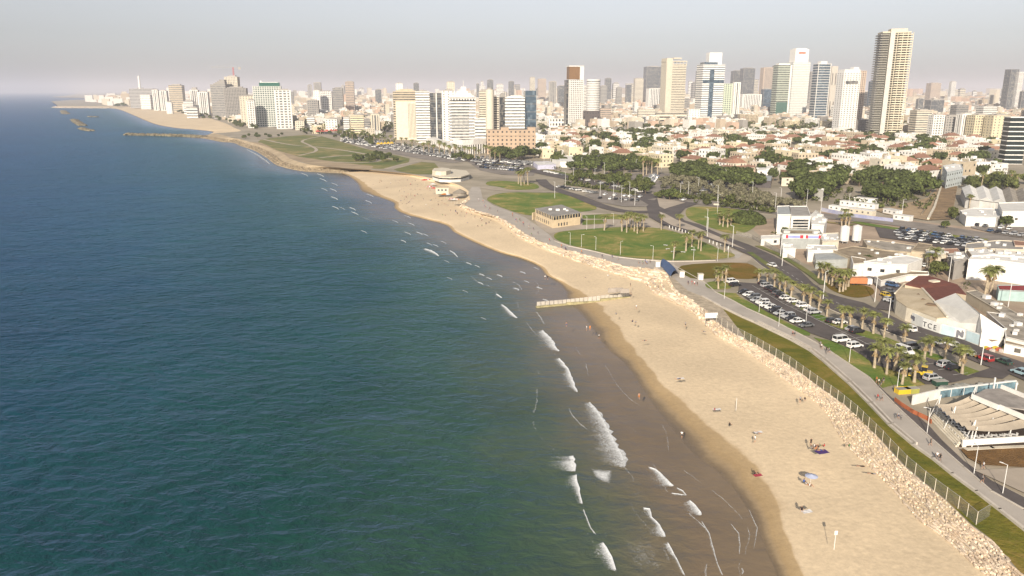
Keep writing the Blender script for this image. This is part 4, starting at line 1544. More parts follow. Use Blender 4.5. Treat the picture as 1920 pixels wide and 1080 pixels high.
for a in ((1372, 1391, 132, 3300, 'glass', glassgrey, 'left dark tower of the hazy grey pair'), (1390, 1414, 127, 3200, 'glass', glassgrey, 'right dark tower of the hazy grey pair, with faint roof sign'),
          (1428, 1450, 126, 3300, 'piers', pinkp, 'hazy brown ribbed tower left of the greenish office tower'), (1449, 1466, 122, 3400, 'bands', pinkp, 'hazy pinkish tower with a roof mast'),
          (1429, 1446, 166, 2500, 'glass', glassb, 'small dark blue tower in front of the hazy brown pair'), (1516, 1526, 134, 2900, 'bands', greyp, 'greenish grey slab between white tower and blue tower'),
          (1565, 1584, 135, 3000, 'glass', glassgrey, 'grey dark slab between the blue tower and the white patterned tower'), (1633, 1656, 151, 2600, 'glass', glassb, 'dark blue glass tower touching the tallest tower'),
          (1209, 1240, 124, 3400, 'glass', glassgrey, 'large hazy grey tower with slanted top left of the beige hotel'), (1214, 1241, 165, 2600, 'piers', white, 'white arcaded block below the hazy grey tower'),
          (1189, 1206, 146, 3400, 'bands', cream, 'hazy stepped cream tower left of the grey slanted one'), (1134, 1146, 146, 3900, 'glass', greyp, 'hazy flared tower behind the pale round tower'),
          (1155, 1166, 163, 3000, 'bands', greyp, 'short grey pair of slabs in the haze right of the round tower'), (1173, 1184, 158, 3200, 'glass', greyp, 'narrow hazy slab left of the stepped cream tower'),
          (1125, 1138, 160, 3000, 'bands', greyp, 'grey blue office block just right of the pale round tower'), (1304, 1312, 132, 3000, 'glass', glassgrey, 'slim dark slab left edge of the blue striped tower'),
          (1281, 1293, 184, 2300, 'bands', greyp, 'small grey block right of the beige hotel'), (1560, 1582, 174, 2000, 'bands', white, 'white banded office left of the patterned white tower'),
          (1742, 1763, 155, 3600, 'bands', pinkp, 'pale hazy block with a white roof right of the tallest tower'), (1781, 1791, 152, 3900, 'bands', white, 'slim pale hazy tower standing alone on the right'),
          (1720, 1731, 184, 2400, 'glass', glassgrey, 'low dark cube right of the tallest tower'), (1742, 1770, 186, 2200, 'glass', glassgrey, 'wide low dark glass block right of the tallest tower'),
          (1468, 1480, 174, 2300, 'bands', greyp, 'low grey block below the greenish office tower'), (1388, 1428, 176, 2500, 'piers', white, 'long white arcaded block below the hazy grey pair'),
          (1913, 1922, 170, 2300, 'glass', greyp, 'dark slab cut by the right frame edge'), (1620, 1630, 172, 2700, 'bands', cream, 'small cream block right of the patterned tower')):
    x0, x1, yt, D, st, wl, lb = a
    gl = wl if st == 'glass' and wl is not greyp else glassgrey
    tower(x0, x1, yt, D=D, style=st, wall=greyp if st == 'glass' else wl, glass=gl, rz=6, label=lb, fl=5, ph=3, pier=5)
# tall white tower with a sign, leaning greenish neighbour
t, wd, dp, h = tower(1479, 1516, 117, D=1980, style='bands', wall=white, glass=mat('pale_glass', (.4, .45, .42), rough=.3), rz=8, asp=.8, fl=4, label='tall white tower with a red sign near its top', top=False)
ex = top_z(1980, 92) - LZ
b = MB()
b.box((0, 0, (h + ex) / 2), (wd * .78, dp * .8, ex - h))
b.box((0, 0, ex + .8), (wd * .6, dp * .6, 3))
b.build('upper_block', white, t)
b = MB()
b.box((0, -dp * .4 - .4, h + (ex - h) * .72), (wd * .4, .5, 3.6))
b.build('red_sign_panel', mat('red_sign', (.6, .12, .05)), t)
t, wd, dp, h = tower(1453, 1482, 122, D=1900, style='bands', wall=mat('pale_green_grey', (.42, .46, .38)), glass=glassd, rz=6, asp=.8, fl=5, label='greenish banded office tower left of the tall white tower', top=False)
b = MB()
b.box((-wd * .04, -dp / 2 - .3, h * .17), (wd * .8, 1, h * .34))
b.build('green_glass_base', glassg, t)
b = MB()
b.box((wd * .42, -dp / 2 - .4, h * .5), (wd * .12, 1.2, h))
b.box((0, 0, h + 2), (wd * .8, dp * .6, 4))
b.build('white_edge', white, t)
# blue glass tower
t, wd, dp, h = tower(1527, 1554, 120, D=1760, style='thin', wall=white, glass=glassb, rz=6, asp=.8, fl=5.4, label='dark blue glass tower with a white ladder frame', top=False)
b = MB()
for sx in (-1, 1):
    b.box((sx * wd * .47, -dp / 2 - .2, h / 2), (1.2, 1.2, h + 4))
b.box((0, 0, h + 3), (wd * .5, dp * .6, 6))
b.build('corner_frame', white, t)
tower(1553, 1567, 124, D=1790, style='solid', wall=mat('pale_stone_core', (.5, .46, .4)), rz=6, asp=1.4, label='plain stone core behind the dark blue ladder tower', top=False, fl=300)
# white patterned tower
t, wd, dp, h = tower(1573, 1610, 136, 250, style='solid', wall=metalw, rz=8, asp=.7, fl=3.4, label='bright white tower with scattered windows', top=False)
b = MB()
b.box((0, 0, h + 2.5), (wd * .92, dp * .9, 5))
b.box((wd * .3, 0, h + 7), (wd * .3, dp * .5, 4))
b.build('white_crown', metalw, t)
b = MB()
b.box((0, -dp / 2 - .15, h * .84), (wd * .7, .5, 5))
b.build('grey_glass_band', glassgrey, t)  # grey glass strip standing proud of the front below the crown
tower(1606, 1620, 133, D=1480, style='grid', wall=pinkp, rz=8, asp=1.0, pier=4, label='pinkish gridded slab attached behind the bright white tower', top=False)
# the tallest tower: two balcony faces split by a pale fin
loc, wd, dp, h = spot(1642, 1716, 60, 256, rz=R(18), asp=.9)
h = top_z(P(1680, 256).y, 60) - LZ
t = thing('tower', 'tallest tower, with stacked balconies on both sides of a pale fin', 'tower', loc, R(-12))
wd *= .94
dp = wd * .8
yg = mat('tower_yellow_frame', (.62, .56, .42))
g = MB()
g.box((0, 0, h / 2), (wd * .84, dp * .84, h - 1))
g.build('glazing', mat('tower_glass', (.12, .115, .09), rough=.3), t)
b = MB()
nf = 44
for i in range(1, nf):
    z = h * i / nf
    b.box((wd * .21, -dp * .04, z), (wd * .56, dp * .94, .7))
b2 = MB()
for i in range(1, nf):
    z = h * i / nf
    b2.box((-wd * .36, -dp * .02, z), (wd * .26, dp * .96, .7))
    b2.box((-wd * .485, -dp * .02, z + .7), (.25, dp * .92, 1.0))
for i in range(1, nf):
    z = h * i / nf
    b.box((wd * .27, -dp * .5, z + .8), (wd * .4, .25, .9))
for k in range(4):
    b.box((wd * (.02 + .155 * k), -dp * .5, h / 2), (.8, .8, h))
b.build('right_balconies', yg, t)
b2.build('left_balconies', mat('tower_frame_painted_shade', (.46, .44, .38)), t)  # left frames get a darker copy, side shade painted into the colour
b = MB()
b.box((-wd * .13, -dp * .5, h / 2 + 1), (wd * .14, 2.4, h + 2))
b.build('pale_fin', mat('fin_concrete', (.56, .53, .48)), t)
b = MB()
b.box((0, 0, h + .4), (wd * .86, dp * .86, 2.0))
b.box((wd * .1, 0, h + 3.6), (wd * .5, dp * .5, 4.6))
b.build('roof_plant', yg, t)
# right side
t, wd, dp, h = tower(1888, 1906, 130, D=2450, style='glass', wall=greyp, glass=glassgrey, rz=6, asp=1.0, label='grey glass tower near the right frame edge', top=False)
tower(1904, 1915, 135, D=2440, style='bands', wall=white, glass=glassgrey, rz=6, asp=1.0, label='pale banded tower joined to the grey glass one at right', top=False)
tower(1890, 1926, 220, 308, style='thin', wall=white, glass=mat('black_glass', (.02, .03, .03), rough=.2), rz=-8, asp=.8, fl=4.2, label='black and white banded office block at the right edge', cat='office block', name='office_block', top=False)
for a in ((1715, 1746, 205, 255, cream, 'bands', 'cream six storey block right of the tallest tower'), (1747, 1770, 214, 262, white, 'grid', 'white block of square windows, leftmost of the bright row'),
          (1770, 1800, 216, 262, greyp, 'grid', 'grey white balcony block, second of the bright row'), (1800, 1825, 212, 264, white, 'piers', 'white ribbed block, third of the bright row'),
          (1824, 1858, 214, 266, yellowp, 'grid', 'yellow balcony block in the middle of the bright row'), (1858, 1892, 214, 268, yellowp, 'solid', 'plain yellow block at the right end of the bright row'),
          (1790, 1815, 196, 235, greyp, 'bands', 'grey office behind the bright row'), (1840, 1868, 198, 238, white, 'bands', 'white block behind the yellow ones')):
    x0, x1, yt, yb, wl, st, lb = a
    tower(x0, x1, yt, yb, style=st, wall=wl, glass=glassgrey, rz=4, label=lb, cat='apartment block', name='apartment_block', fl=3.4, pier=4, top=True, ph=2.4)
for a in ((643, 655, 219, 250, white, 'bands', 'pale slim block beside the orange faced one'), (655, 682, 215, 250, yellowp, 'bands', 'yellow orange apartment block by the seafront junction'),
          (682, 694, 222, 250, greyp, 'bands', 'grey block with shaded side, right of the yellow one'), (694, 712, 213, 250, cream, 'piers', 'cream ribbed apartment block left of the dark hall'),
          (608, 632, 222, 246, white, 'solid', 'white sculptural block by the seafront bend'), (552, 570, 226, 244, cream, 'grid', 'low cream block right of the square balcony tower'),
          (574, 590, 218, 243, white, 'bands', 'white block among trees right of the square balcony tower')):
    x0, x1, yt, yb, wl, st, lb = a
    tower(x0, x1, yt, yb, style=st, wall=wl, glass=glassgrey, rz=8, label=lb, cat='apartment block', name='apartment_block', fl=3.6, pier=4, top=True, ph=2)
tower(680, 712, 229, 244, style='solid', wall=mat('charcoal_cladding', (.06, .06, .06)), rz=3, asp=.5, label='low charcoal hall behind the palms', cat='hall', name='exhibition_hall', fl=100, top=False)
tower(1196, 1228, 205, 232, style='bands', wall=cream, glass=glassgrey, rz=3, asp=.4, label='low cream office left of the beige hotel podium', cat='office block', name='office_block', top=False)
tower(1125, 1146, 203, 238, style='bands', wall=pinkp, glass=glassgrey, rz=3, asp=.5, label='pink striped office right of the dark stone block', cat='office block', name='office_block', top=False)
tower(1290, 1312, 205, 236, style='solid', wall=white, rz=3, asp=.6, label='white cube left of the blue striped tower', cat='office block', name='office_block', top=False)

# ================================================================ LOW CITY
ORD0 = ['first', 'second', 'third', 'fourth', 'fifth']
ORDN = ['one', 'two', 'three', 'four', 'five', 'six']
RND = random.Random(11)


def wins(b, wd, dp, h, n, mi, fl=3.0, dens=3.2):
    """dark window boxes a few centimetres proud of the four walls"""
    for i in range(n):
        z = (i + .55) * h / n
        for ln, of, ax in ((wd, dp, 0), (dp, wd, 1)):
            k = max(1, int(ln / dens))
            for j in range(k):
                c = -ln / 2 + ln * (j + .5) / k
                if RND.random() < .12:
                    continue
                for s in (-1, 1):
                    if ax == 0:
                        b.box((c, s * of / 2, z), (1.15, .1, 1.4), mi=mi)
                    else:
                        b.box((s * of / 2, c, z), (.1, 1.15, 1.4), mi=mi)


def proto_flat(name, wd, dp, h, n, bal=False):
    o = MB()
    o.box((0, 0, h / 2), (wd, dp, h))
    for s in (-1, 1):
        o.box((s * (wd / 2 - .12), 0, h + .35), (.25, dp + .01, .75))
        o.box((0, s * (dp / 2 - .12), h + .35), (wd - .5, .25, .7))
    if bal:
        for i in range(1, n):
            o.box((-wd * .22, -dp / 2 - .7, i * h / n + .5), (wd * .3, 1.4, 1.1))
            o.box((wd * .28, -dp / 2 - .7, i * h / n + .5), (wd * .24, 1.4, 1.1))
    wins(o, wd, dp, h, n, 1)
    r = o.build(name, [white, glassd])
    b = MB()
    b.box((0, 0, h + .06), (wd - .5, dp - .5, .1))
    b.build('flat_roof', roofgrey, r)
    b = MB()
    b.box((wd * .2, dp * .12, h + 1.2), (3.0, 3.4, 2.4))
    for k in range(RND.randint(2, 5)):
        x, y = RND.uniform(-.4, .4) * wd, RND.uniform(-.4, .35) * dp
        b.cyl((x, y, h + .9), .32, .32, 1.2, 8)
        b.box((x, y - .9, h + .6), (1.1, 1.5, .1))
    for k in range(3):
        b.box((RND.uniform(-.4, .4) * wd, RND.uniform(-.4, .4) * dp, h + .4), (1.2, .8, .8))
    b.build('rooftop_tanks', metalw, r)['kind'] = 'stuff'
    return r


def proto_tile(name, wd, dp, h, n, gable=False):
    o = MB()
    o.box((0, 0, h / 2), (wd, dp, h))
    wins(o, wd, dp, h, n, 1)
    r = o.build(name, [cream, glassd])
    e = .5
    rh = dp * .24
    b = MB()
    x, y = wd / 2 + e, dp / 2 + e
    i = 0 if gable else min(wd * .3, dp * .45)
    vs = [(-x, -y, h - .1), (x, -y, h - .1), (x, y, h - .1), (-x, y, h - .1), (-x + i, 0, h + rh), (x - i, 0, h + rh)]
    b.add(vs, [(0, 1, 5, 4), (2, 3, 4, 5), (1, 2, 5), (3, 0, 4), (3, 2, 1, 0)])
    b.build('tiled_roof', tile, r)
    b = MB()
    b.box((wd * .2, dp * .2, h + rh * .7), (.8, .8, rh))
    b.build('chimney', cream, r)
    return r


PF = [proto_flat('house', 14, 11, 7.5, 2), proto_flat('house', 18, 12, 10, 3, True), proto_flat('house', 12, 12, 7, 2), proto_flat('house', 20, 14, 9.5, 3)]
PT = [proto_tile('house', 15, 11, 6.5, 2), proto_tile('house', 19, 12, 7.5, 2), proto_tile('house', 12, 10, 6, 2, True)]
PA = [proto_flat('apartment_block', 24, 14, 15, 5, True), proto_flat('apartment_block', 18, 16, 18, 6, True), proto_flat('apartment_block', 30, 15, 13, 4, True),
      proto_flat('apartment_block', 22, 14, 22, 7, True), proto_flat('apartment_block', 34, 18, 10, 3)]
WALLS = [(white, 'white'), (cream, 'cream'), (beige, 'sand coloured'), (white, 'white'), (beige, 'stone coloured'), (yellowp, 'pale yellow'), (greyp, 'grey')]


def inpoly(x, y, poly):
    c = False
    n = len(poly)
    for i in range(n):
        x0, y0 = poly[i]
        x1, y1 = poly[(i + 1) % n]
        if (y0 > y) != (y1 > y) and x < (x1 - x0) * (y - y0) / (y1 - y0) + x0:
            c = not c
    return c


PENDING = []          # things whose labels get an ordinal once all stand


def landmark(x):
    L_ = ((560, 'left of the seafront park trees'), (700, 'near the yellow seafront block'), (900, 'behind the white hotels'), (1010, 'behind the dark glass hotel'), (1075, 'left of the brown topped tower'),
          (1150, 'below the pale round tower'), (1240, 'left of the beige hotel'), (1310, 'below the beige hotel'), (1375, 'below the blue striped tower'), (1450, 'below the pale green block'), (1520, 'below the red signed tower'),
          (1570, 'below the ladder framed tower'), (1630, 'below the scattered window tower'), (1720, 'below the tallest tower'), (1790, 'right of the tallest tower'), (1930, 'near the right frame edge'))
    for xx, t in L_:
        if x < xx:
            return t
    return L_[-1][1]


USED = [(o.location.x, o.location.y, 16) for o in list(COL.objects) if o.type == 'EMPTY' and o.get('category') in ('tower', 'apartment block', 'building', 'office block', 'hall', 'podium')]
HREG = [(1008, 252), (1060, 243), (1250, 238), (1560, 248), (1640, 258), (1725, 262), (1885, 272), (1885, 330), (1830, 335), (1700, 345), (1580, 352), (1500, 348), (1440, 345), (1400, 330), (1330, 318), (1240, 314), (1170, 304), (1100, 306), (1030, 300), (1008, 290)]
used_h = []
GA = R(22)


def jitter_grid(y0, y1, cell, region, limit, mask=None):
    pts = []
    Y = y0
    while Y < y1:
        X = -.9 * Y
        while X < .9 * Y:
            x = X + RND.uniform(-.3, .3) * cell
            y = Y + RND.uniform(-.3, .3) * cell
            px, py = proj((x, y, LZ))
            if inpoly(px, py, region) and -30 < px < 1960:
                if all((x - a) ** 2 + (y - b) ** 2 > (c + cell * .3) ** 2 for a, b, c in USED):
                    pts.append((y, x, px, py))
            X += cell
        Y += cell
    pts.sort()
    return pts


HP = jitter_grid(600, 1560, 25, HREG, 290)
HP = [p for k, p in enumerate(HP)]
print('houses wanted', len(HP))
TREEH = [p for p in HP if noise.noise(Vector((p[1] * .012, p[0] * .012, 5))) > .15 or RND.random() < .14]
HP = [p for p in HP if p not in TREEH]
HREST = HP[285:]
HP = HP[:285]


def restyle(r, wall, roofm=None):
    r.material_slots[0].link = 'OBJECT'
    r.material_slots[0].material = wall
    if roofm:
        for ch in r.children:
            if ch.name.startswith('flat_roof'):
                ch.material_slots[0].link = 'OBJECT'
                ch.material_slots[0].material = roofm


FIRST = {}


def place(proto, loc, rz, scale=None):
    if proto.name not in FIRST:
        FIRST[proto.name] = 1
        proto.location = loc
        proto.rotation_euler = (0, 0, rz)
        if scale:
            proto.scale = scale if isinstance(scale, tuple) else (scale,) * 3
        return proto
    return dup(proto, loc, rz, scale)


def house(y, x, px, py):
    tiled = RND.random() < (.42 if px > 1250 and py > 265 else .24)
    pr = RND.choice(PT if tiled else PF)
    s = RND.uniform(.85, 1.2)
    r = place(pr, (x, y, LZ), GA + RND.choice((0, math.pi / 2)) + RND.gauss(0, .12), (s, s * RND.uniform(.85, 1.1), RND.uniform(.85, 1.35)))
    wl, wn = RND.choice(WALLS[:6] if not tiled else WALLS[:5])
    rm, rn = (None, '') if tiled else RND.choice(((roofgrey, 'grey roofed'), (roofwhite, 'white roofed')))
    restyle(r, wl, rm)
    depth = 'in front' if py > 285 else ('midway' if py > 262 else 'at back')
    base = '%s %s house %s' % (wn, 'tiled' if tiled else rn, landmark(px))
    tag(r, base, 'house', 'low houses of the old quarter')
    PENDING.append((r, base, depth, px))


for p in HP:
    house(*p)
# blocks behind
AREG = [(545, 252), (548, 206), (700, 196), (900, 192), (1920, 192), (1935, 262), (1885, 262), (1725, 256), (1640, 250), (1560, 244), (1250, 234), (1060, 240), (1008, 248), (1000, 240), (740, 240), (730, 262), (690, 262), (640, 252)]
AP = jitter_grid(1150, 3600, 62, AREG, 290)
print('blocks wanted', len(AP))
AR = AP[280:]
AP = AP[:280]
for (y, x, px, py) in AP:
    pr = RND.choice(PA)
    s = RND.uniform(.85, 1.15)
    r = place(pr, (x, y, LZ), GA + RND.choice((0, math.pi / 2)) + RND.gauss(0, .1), (s, s, RND.uniform(.55, 1.05)))
    wl, wn = RND.choice(WALLS)
    restyle(r, wl, RND.choice((roofgrey, roofwhite)))
    depth = 'in front' if py > 222 else ('midway' if py > 208 else 'at hazy back')
    base = '%s flat block %s' % (wn, landmark(px))
    tag(r, base, 'apartment block', 'apartment blocks of the city behind the old quarter')
    PENDING.append((r, base, depth, px))

# what lies beyond, and the odd houses left over, as one mass
cm = MB()
for (y, x, px, py) in HREST + AR:
    h = RND.uniform(6, 10) if y < 1400 else RND.uniform(9, 22)
    wdd = RND.uniform(12, 22)
    cm.box((x, y, LZ + h / 2), (wdd, RND.uniform(10, 16), h), GA + RND.choice((0, 1.57)), mi=RND.choice((0, 0, 1, 1, 2, 3, 4)))
    cm.box((x + 2, y, LZ + h + 1), (4, 3, 2), GA, mi=0)
FREG = [(545, 240), (300, 204), (230, 199), (160, 190), (300, 180), (1940, 180), (1940, 235), (740, 235), (640, 250)]
FREG2 = [(440, 236), (392, 212), (330, 203), (180, 197), (300, 190), (560, 190), (560, 240)]
for y0, y1, cell, hm in ((1650, 2400, 38, 18), (2400, 3600, 50, 27), (3600, 6000, 74, 40), (6000, 11000, 170, 45)):
    Y = y0
    while Y < y1:
        X = -.75 * Y
        while X < .75 * Y:
            x, y = X + RND.uniform(-.4, .4) * cell, Y + RND.uniform(-.4, .4) * cell
            px, py = proj((x, y, LZ))
            ok = inpoly(px, py, FREG) or inpoly(px, py, FREG2)
            if ok and -20 < px < 1950 and all((x - a) ** 2 + (y - b) ** 2 > 900 for a, b, c in USED):
                h = hm * RND.uniform(.35, 1.1) * (2.0 if RND.random() < .05 else 1)
                wdd = cell * RND.uniform(.3, .6)
                cm.box((x, y, LZ + h / 2), (wdd, wdd * RND.uniform(.5, 1), h), GA + RND.choice((0, 1.57)), mi=RND.choice((0, 0, 1, 1, 2, 3, 4)))
                if y < 3600:
                    cm.box((x + 2, y, LZ + h + 1.2), (wdd * .25, 4, 2.4), GA, mi=RND.choice((0, 4)))
                    for k in range(int(h / 4)):
                        cm.box((x, y, LZ + 2.6 + 4 * k), (wdd * 1.01, wdd * .52, 1.3), GA, mi=5)
            X += cell
        Y += cell
fm = [mat('far_' + m_.name, c) for m_, c in ((white, (.72, .7, .65)), (cream, (.6, .54, .43)), (beige, (.48, .4, .3)), (greyp, (.33, .31, .28)), (pinkp, (.55, .4, .3)))] + [glassgrey]
o = cm.build('distant_city', fm)
stuff(o, 'mass of distant pale buildings fading into the haze', 'city')

# hazy skyline towers
RS = random.Random(5)
SKY = [(850, 1003), (1003, 1062), (1126, 1240), (1290, 1312), (1357, 1480), (1520, 1640), (1722, 1920), (560, 735)]
k_ = 0
for i in range(64):
    a, b_ = SKY[i % len(SKY)]
    x = RS.uniform(a, b_)
    D = RS.uniform(3900, 6500)
    wpx = RS.uniform(5, 13)
    yt = RS.uniform(158, 173) if not 1120 < x < 1600 else RS.uniform(148, 170)
    if 1722 < x:
        yt = RS.uniform(164, 176)
    wl, wn = RS.choice([(greyp, 'grey'), (pinkp, 'pinkish'), (white, 'pale'), (cream, 'cream'), (glassgrey, 'dark')])
    st = RS.choice(['bands', 'piers'])
    base = 'faint hazy %s tower on the skyline %s' % (wn, landmark(x).replace('below', 'beyond').replace('behind', 'far behind'))
    t, *_ = tower(x - wpx / 2, x + wpx / 2, yt, D=D, style=st, wall=wl, glass=glassgrey, rz=RS.uniform(-10, 25), label=base, fl=9, pier=9, ph=6, group='hazy skyline towers', top=RS.random() < .6)
    PENDING.append((t, base, '', x))
# waterfront strip of lower blocks towards the far beach
for i in range(26):
    t_ = i / 25
    x = 345 + (535 - 345) * t_ + RS.uniform(-3, 3)
    y = 204 + (243 - 204) * t_ - 3 - RS.uniform(0, 5)
    q = P(x, y)
    pr = RS.choice(PA)
    r = dup(pr, (q.x, q.y + 10, LZ), R(30) + RS.gauss(0, .1), (.9, .9, RS.uniform(.7, 1.4)))
    wl, wn = RS.choice(WALLS)
    restyle(r, wl, roofwhite)
    base = '%s block fronting the far beach road' % wn
    tag(r, base, 'apartment block', 'seafront blocks by the far beach')
    PENDING.append((r, base, '', x))

# ================================================================ VEGETATION
leafA = mat('tree_leaves_dark', (.12, .15, .042), rough=.9, var=.3, scale=.25, island=.55, objvar=.25)
leafB = mat('tree_leaves_green', (.14, .16, .045), rough=.9, var=.3, scale=.3, island=.55, objvar=.25)
leafC = mat('olive_leaves', (.24, .225, .14), rough=.9, var=.25, scale=.3, island=.5, objvar=.2)
barkm = mat('tree_bark', (.16, .12, .08), rough=.95)
palmleaf = mat('palm_fronds', (.27, .29, .085), rough=.8, var=.2, scale=.5, island=.45, objvar=.25)
palmdry = mat('dry_palm_fronds', (.3, .22, .12), rough=.9, island=.4)
palmbark = mat('palm_trunk_bark', (.46, .38, .27), rough=.95, var=.25, scale=1.5)
RT = random.Random(21)


def crown_mesh(rx, rz_, nl, per, leaf, lobe):
    b = MB()
    lobes = []
    for i in range(nl):
        a = RT.uniform(0, 2 * math.pi)
        rr = rx * math.sqrt(RT.random()) * .72
        lobes.append(Vector((rr * math.cos(a), rr * math.sin(a), RT.uniform(-.35, .55) * rz_ * (1 - (rr / rx) ** 2 * .6))))
    for c in lobes:
        s = lobe * RT.uniform(.7, 1.25)
        for k in range(per):
            d = Vector((RT.gauss(0, 1), RT.gauss(0, 1), RT.gauss(0, 1))).normalized()
            p = c + Vector((d.x, d.y, d.z * .75)) * s * RT.uniform(.65, 1.05)
            n = (d + Vector((RT.gauss(0, .5), RT.gauss(0, .5), RT.gauss(0, .5) + .3))).normalized()
            u = n.orthogonal().normalized()
            v = n.cross(u)
            l = leaf * RT.uniform(.6, 1.3)
            q = [p + (u * x + v * y) * l + n * RT.uniform(-.15, .15) * l for x, y in ((-.5, -.4), (.5, -.5), (.6, .4), (0, .65), (-.55, .45))]
            b.add(q, [(0, 1, 2, 3, 4)])
    return b


def proto_tree(name, h, rx, rz_, nl, per, leaf, lobe, lm_, tr=.28):
    t = bpy.data.objects.new(name, None)
    COL.objects.link(t)
    b = MB()
    zc = h - rz_ * .9
    b.tube([(0, 0, -.3), (.1, 0, zc * .5), (0, .1, zc)], [tr * 1.4, tr, tr * .7], 7)
    for i in range(5):
        a = i * 1.26 + .3
        b.tube([(0, 0, zc * .6), (math.cos(a) * rx * .3, math.sin(a) * rx * .3, zc), (math.cos(a) * rx * .55, math.sin(a) * rx * .55, zc + rz_ * .3)], [tr * .6, tr * .4, tr * .15], 5)
    b.build('trunk', barkm, t)
    c = crown_mesh(rx, rz_, nl, per, leaf, lobe)
    c.v = [(x, y, z + zc) for x, y, z in c.v]
    c.build('crown', lm_, t)
    return t


TB = [proto_tree('broad_tree', 9.5, 7.5, 4.2, 26, 46, 1.25, 2.4, leafA), proto_tree('broad_tree', 11, 6.2, 5, 24, 46, 1.2, 2.3, leafA)]
TG = [proto_tree('round_tree', 8, 4.6, 3.8, 18, 44, 1.0, 1.9, leafB), proto_tree('round_tree', 9.5, 4.0, 4.6, 18, 44, 1.0, 1.8, leafA)]
TO = [proto_tree('olive_tree', 5.2, 2.9, 2.1, 12, 40, .8, 1.3, leafC, .18), proto_tree('olive_tree', 4.6, 2.4, 2.0, 10, 40, .75, 1.2, leafC, .18)]


def proto_palm(name, h, nf, fl, up, lm_, tr=.3, skirt=False):
    t = bpy.data.objects.new(name, None)
    COL.objects.link(t)
    b = MB()
    pts = [(.0, 0, -.2), (.05, .03, h * .3), (.1, .02, h * .65), (.06, 0, h)]
    b.tube(pts, [tr * 1.35, tr, tr * .85, tr * 1.15], 9)
    b.cyl((0.06, 0, h - .3), tr * 1.3, tr * 1.8, .8, 9)
    b.build('trunk', palmbark, t)
    c = MB()
    for i in range(nf):
        a = i * 2.39996 + RT.uniform(-.2, .2)
        e0 = RT.uniform(up - .35, up + .45)
        L_ = fl * RT.uniform(.8, 1.15)
        p = Vector((.06, 0, h + .2))
        el = e0
        prev = p
        seg = 6
        for k in range(seg):
            d = Vector((math.cos(a) * math.cos(el), math.sin(a) * math.cos(el), math.sin(el)))
            nx = prev + d * L_ / seg
            side = Vector((-math.sin(a), math.cos(a), 0))
            wl = (.85 - .06 * k) * (fl / 3)
            for s in (-1, 1):
                for q in range(2):
                    m0 = prev.lerp(nx, q * .5)
                    m1 = prev.lerp(nx, q * .5 + .42)
                    tip = m0.lerp(nx, .7) + side * s * wl + Vector((0, 0, -.22 * wl)) + d * .25
                    c.add([m0, m1, tip], [(0, 1, 2)])
            prev = nx
            el -= RT.uniform(.24, .36)
    c.build('crown', lm_, t)
    if skirt:
        c = MB()
        for i in range(12):
            a = i * 2.39996
            p = Vector((.06 + math.cos(a) * tr, math.sin(a) * tr, h - RT.uniform(0, 1.4)))
            q = p + Vector((math.cos(a) * .5, math.sin(a) * .5, -RT.uniform(.8, 1.4)))
            s = Vector((-math.sin(a), math.cos(a), 0)) * .3
            c.add([p, q + s, q - s], [(0, 1, 2)])
        c.build('dry_skirt', palmdry, t)
    return t


PP = [proto_palm('palm_tree', 5.2, 32, 2.5, .95, palmleaf, .33, True), proto_palm('palm_tree', 6.0, 34, 2.8, .8, palmleaf, .33, True), proto_palm('palm_tree', 7.6, 34, 2.6, .6, palmleaf, .26, True)]


def plant_at(protos, px, py, base, cat, group, s=1.0, idx=None, depth=''):
    q = G(px, py)
    pr = RT.choice(protos) if idx is None else protos[idx]
    ss = s * RT.uniform(.88, 1.12)
    r = place(pr, q, RT.uniform(0, 6.28), (ss, ss, ss * RT.uniform(.82, 1.15)))
    r.rotation_euler[0] = RT.gauss(0, .035)
    r.rotation_euler[1] = RT.gauss(0, .035)
    tag(r, base, cat, group)
    PENDING.append((r, base, depth, px))
    return r


# palms, foot pixels traced from the photograph
for x, y in ((1422, 532), (1438, 533), (1451, 542), (1461, 547), (1471, 553), (1482, 560), (1506, 572), (1518, 577), (1534, 582), (1550, 593), (1578, 615), (1594, 610), (1616, 617), (1637, 626), (1657, 634), (1695, 648), (1732, 677), (1745, 667), (1771, 678), (1798, 687), (1803, 702)):
    plant_at(PP[:2], x, y, 'palm in the row between the car park and the road', 'palm', 'palms lining the road', .93)
for x, y in ((1639, 690), (1648, 682), (1662, 702), (1676, 695), (1691, 721), (1714, 717), (1697, 706)):
    plant_at(PP[:2], x, y, 'palm in the clump by the yellow loader', 'palm', 'palms by the loader', .95)
for x, y in ((1342, 528), (1347, 542), (1361, 530), (1354, 526)):
    plant_at(PP[:1], x, y, 'small palm on the grass at the car park head', 'palm', 'small palms at the car park head', .9)
for x, y in ((1534, 523), (1542, 527), (1549, 530), (1555, 533), (1560, 537), (1569, 540), (1574, 548), (1580, 547), (1585, 544), (1590, 538), (1575, 536)):
    plant_at(PP[:2], x, y, 'palm in the grove on the roadside island', 'palm', 'palms on the roadside island', 1.0)
for x, y in ((1263, 485), (1286, 471), (1297, 462), (1309, 467), (1314, 471), (1358, 473)):
    plant_at(PP[1:], x, y, 'tall palm at the right end of the big oval lawn', 'palm', 'palms on the oval lawn', 1.0)
for x, y in ((1133, 432), (1166, 434), (1175, 436), (1189, 434), (1195, 438), (1206, 434), (1183, 428), (1200, 428), (1178, 424), (1240, 431), (1275, 432)):
    plant_at(PP[1:], x, y, 'palm at the top edge of the big oval lawn', 'palm', 'palms on the oval lawn', 1.0)
for x, y in ((1578, 424), (1585, 425), (1591, 424), (1582, 420)):
    plant_at(PP[:2], x, y, 'palm between the factory and the two silos', 'palm', 'palms by the silos', 1.15)
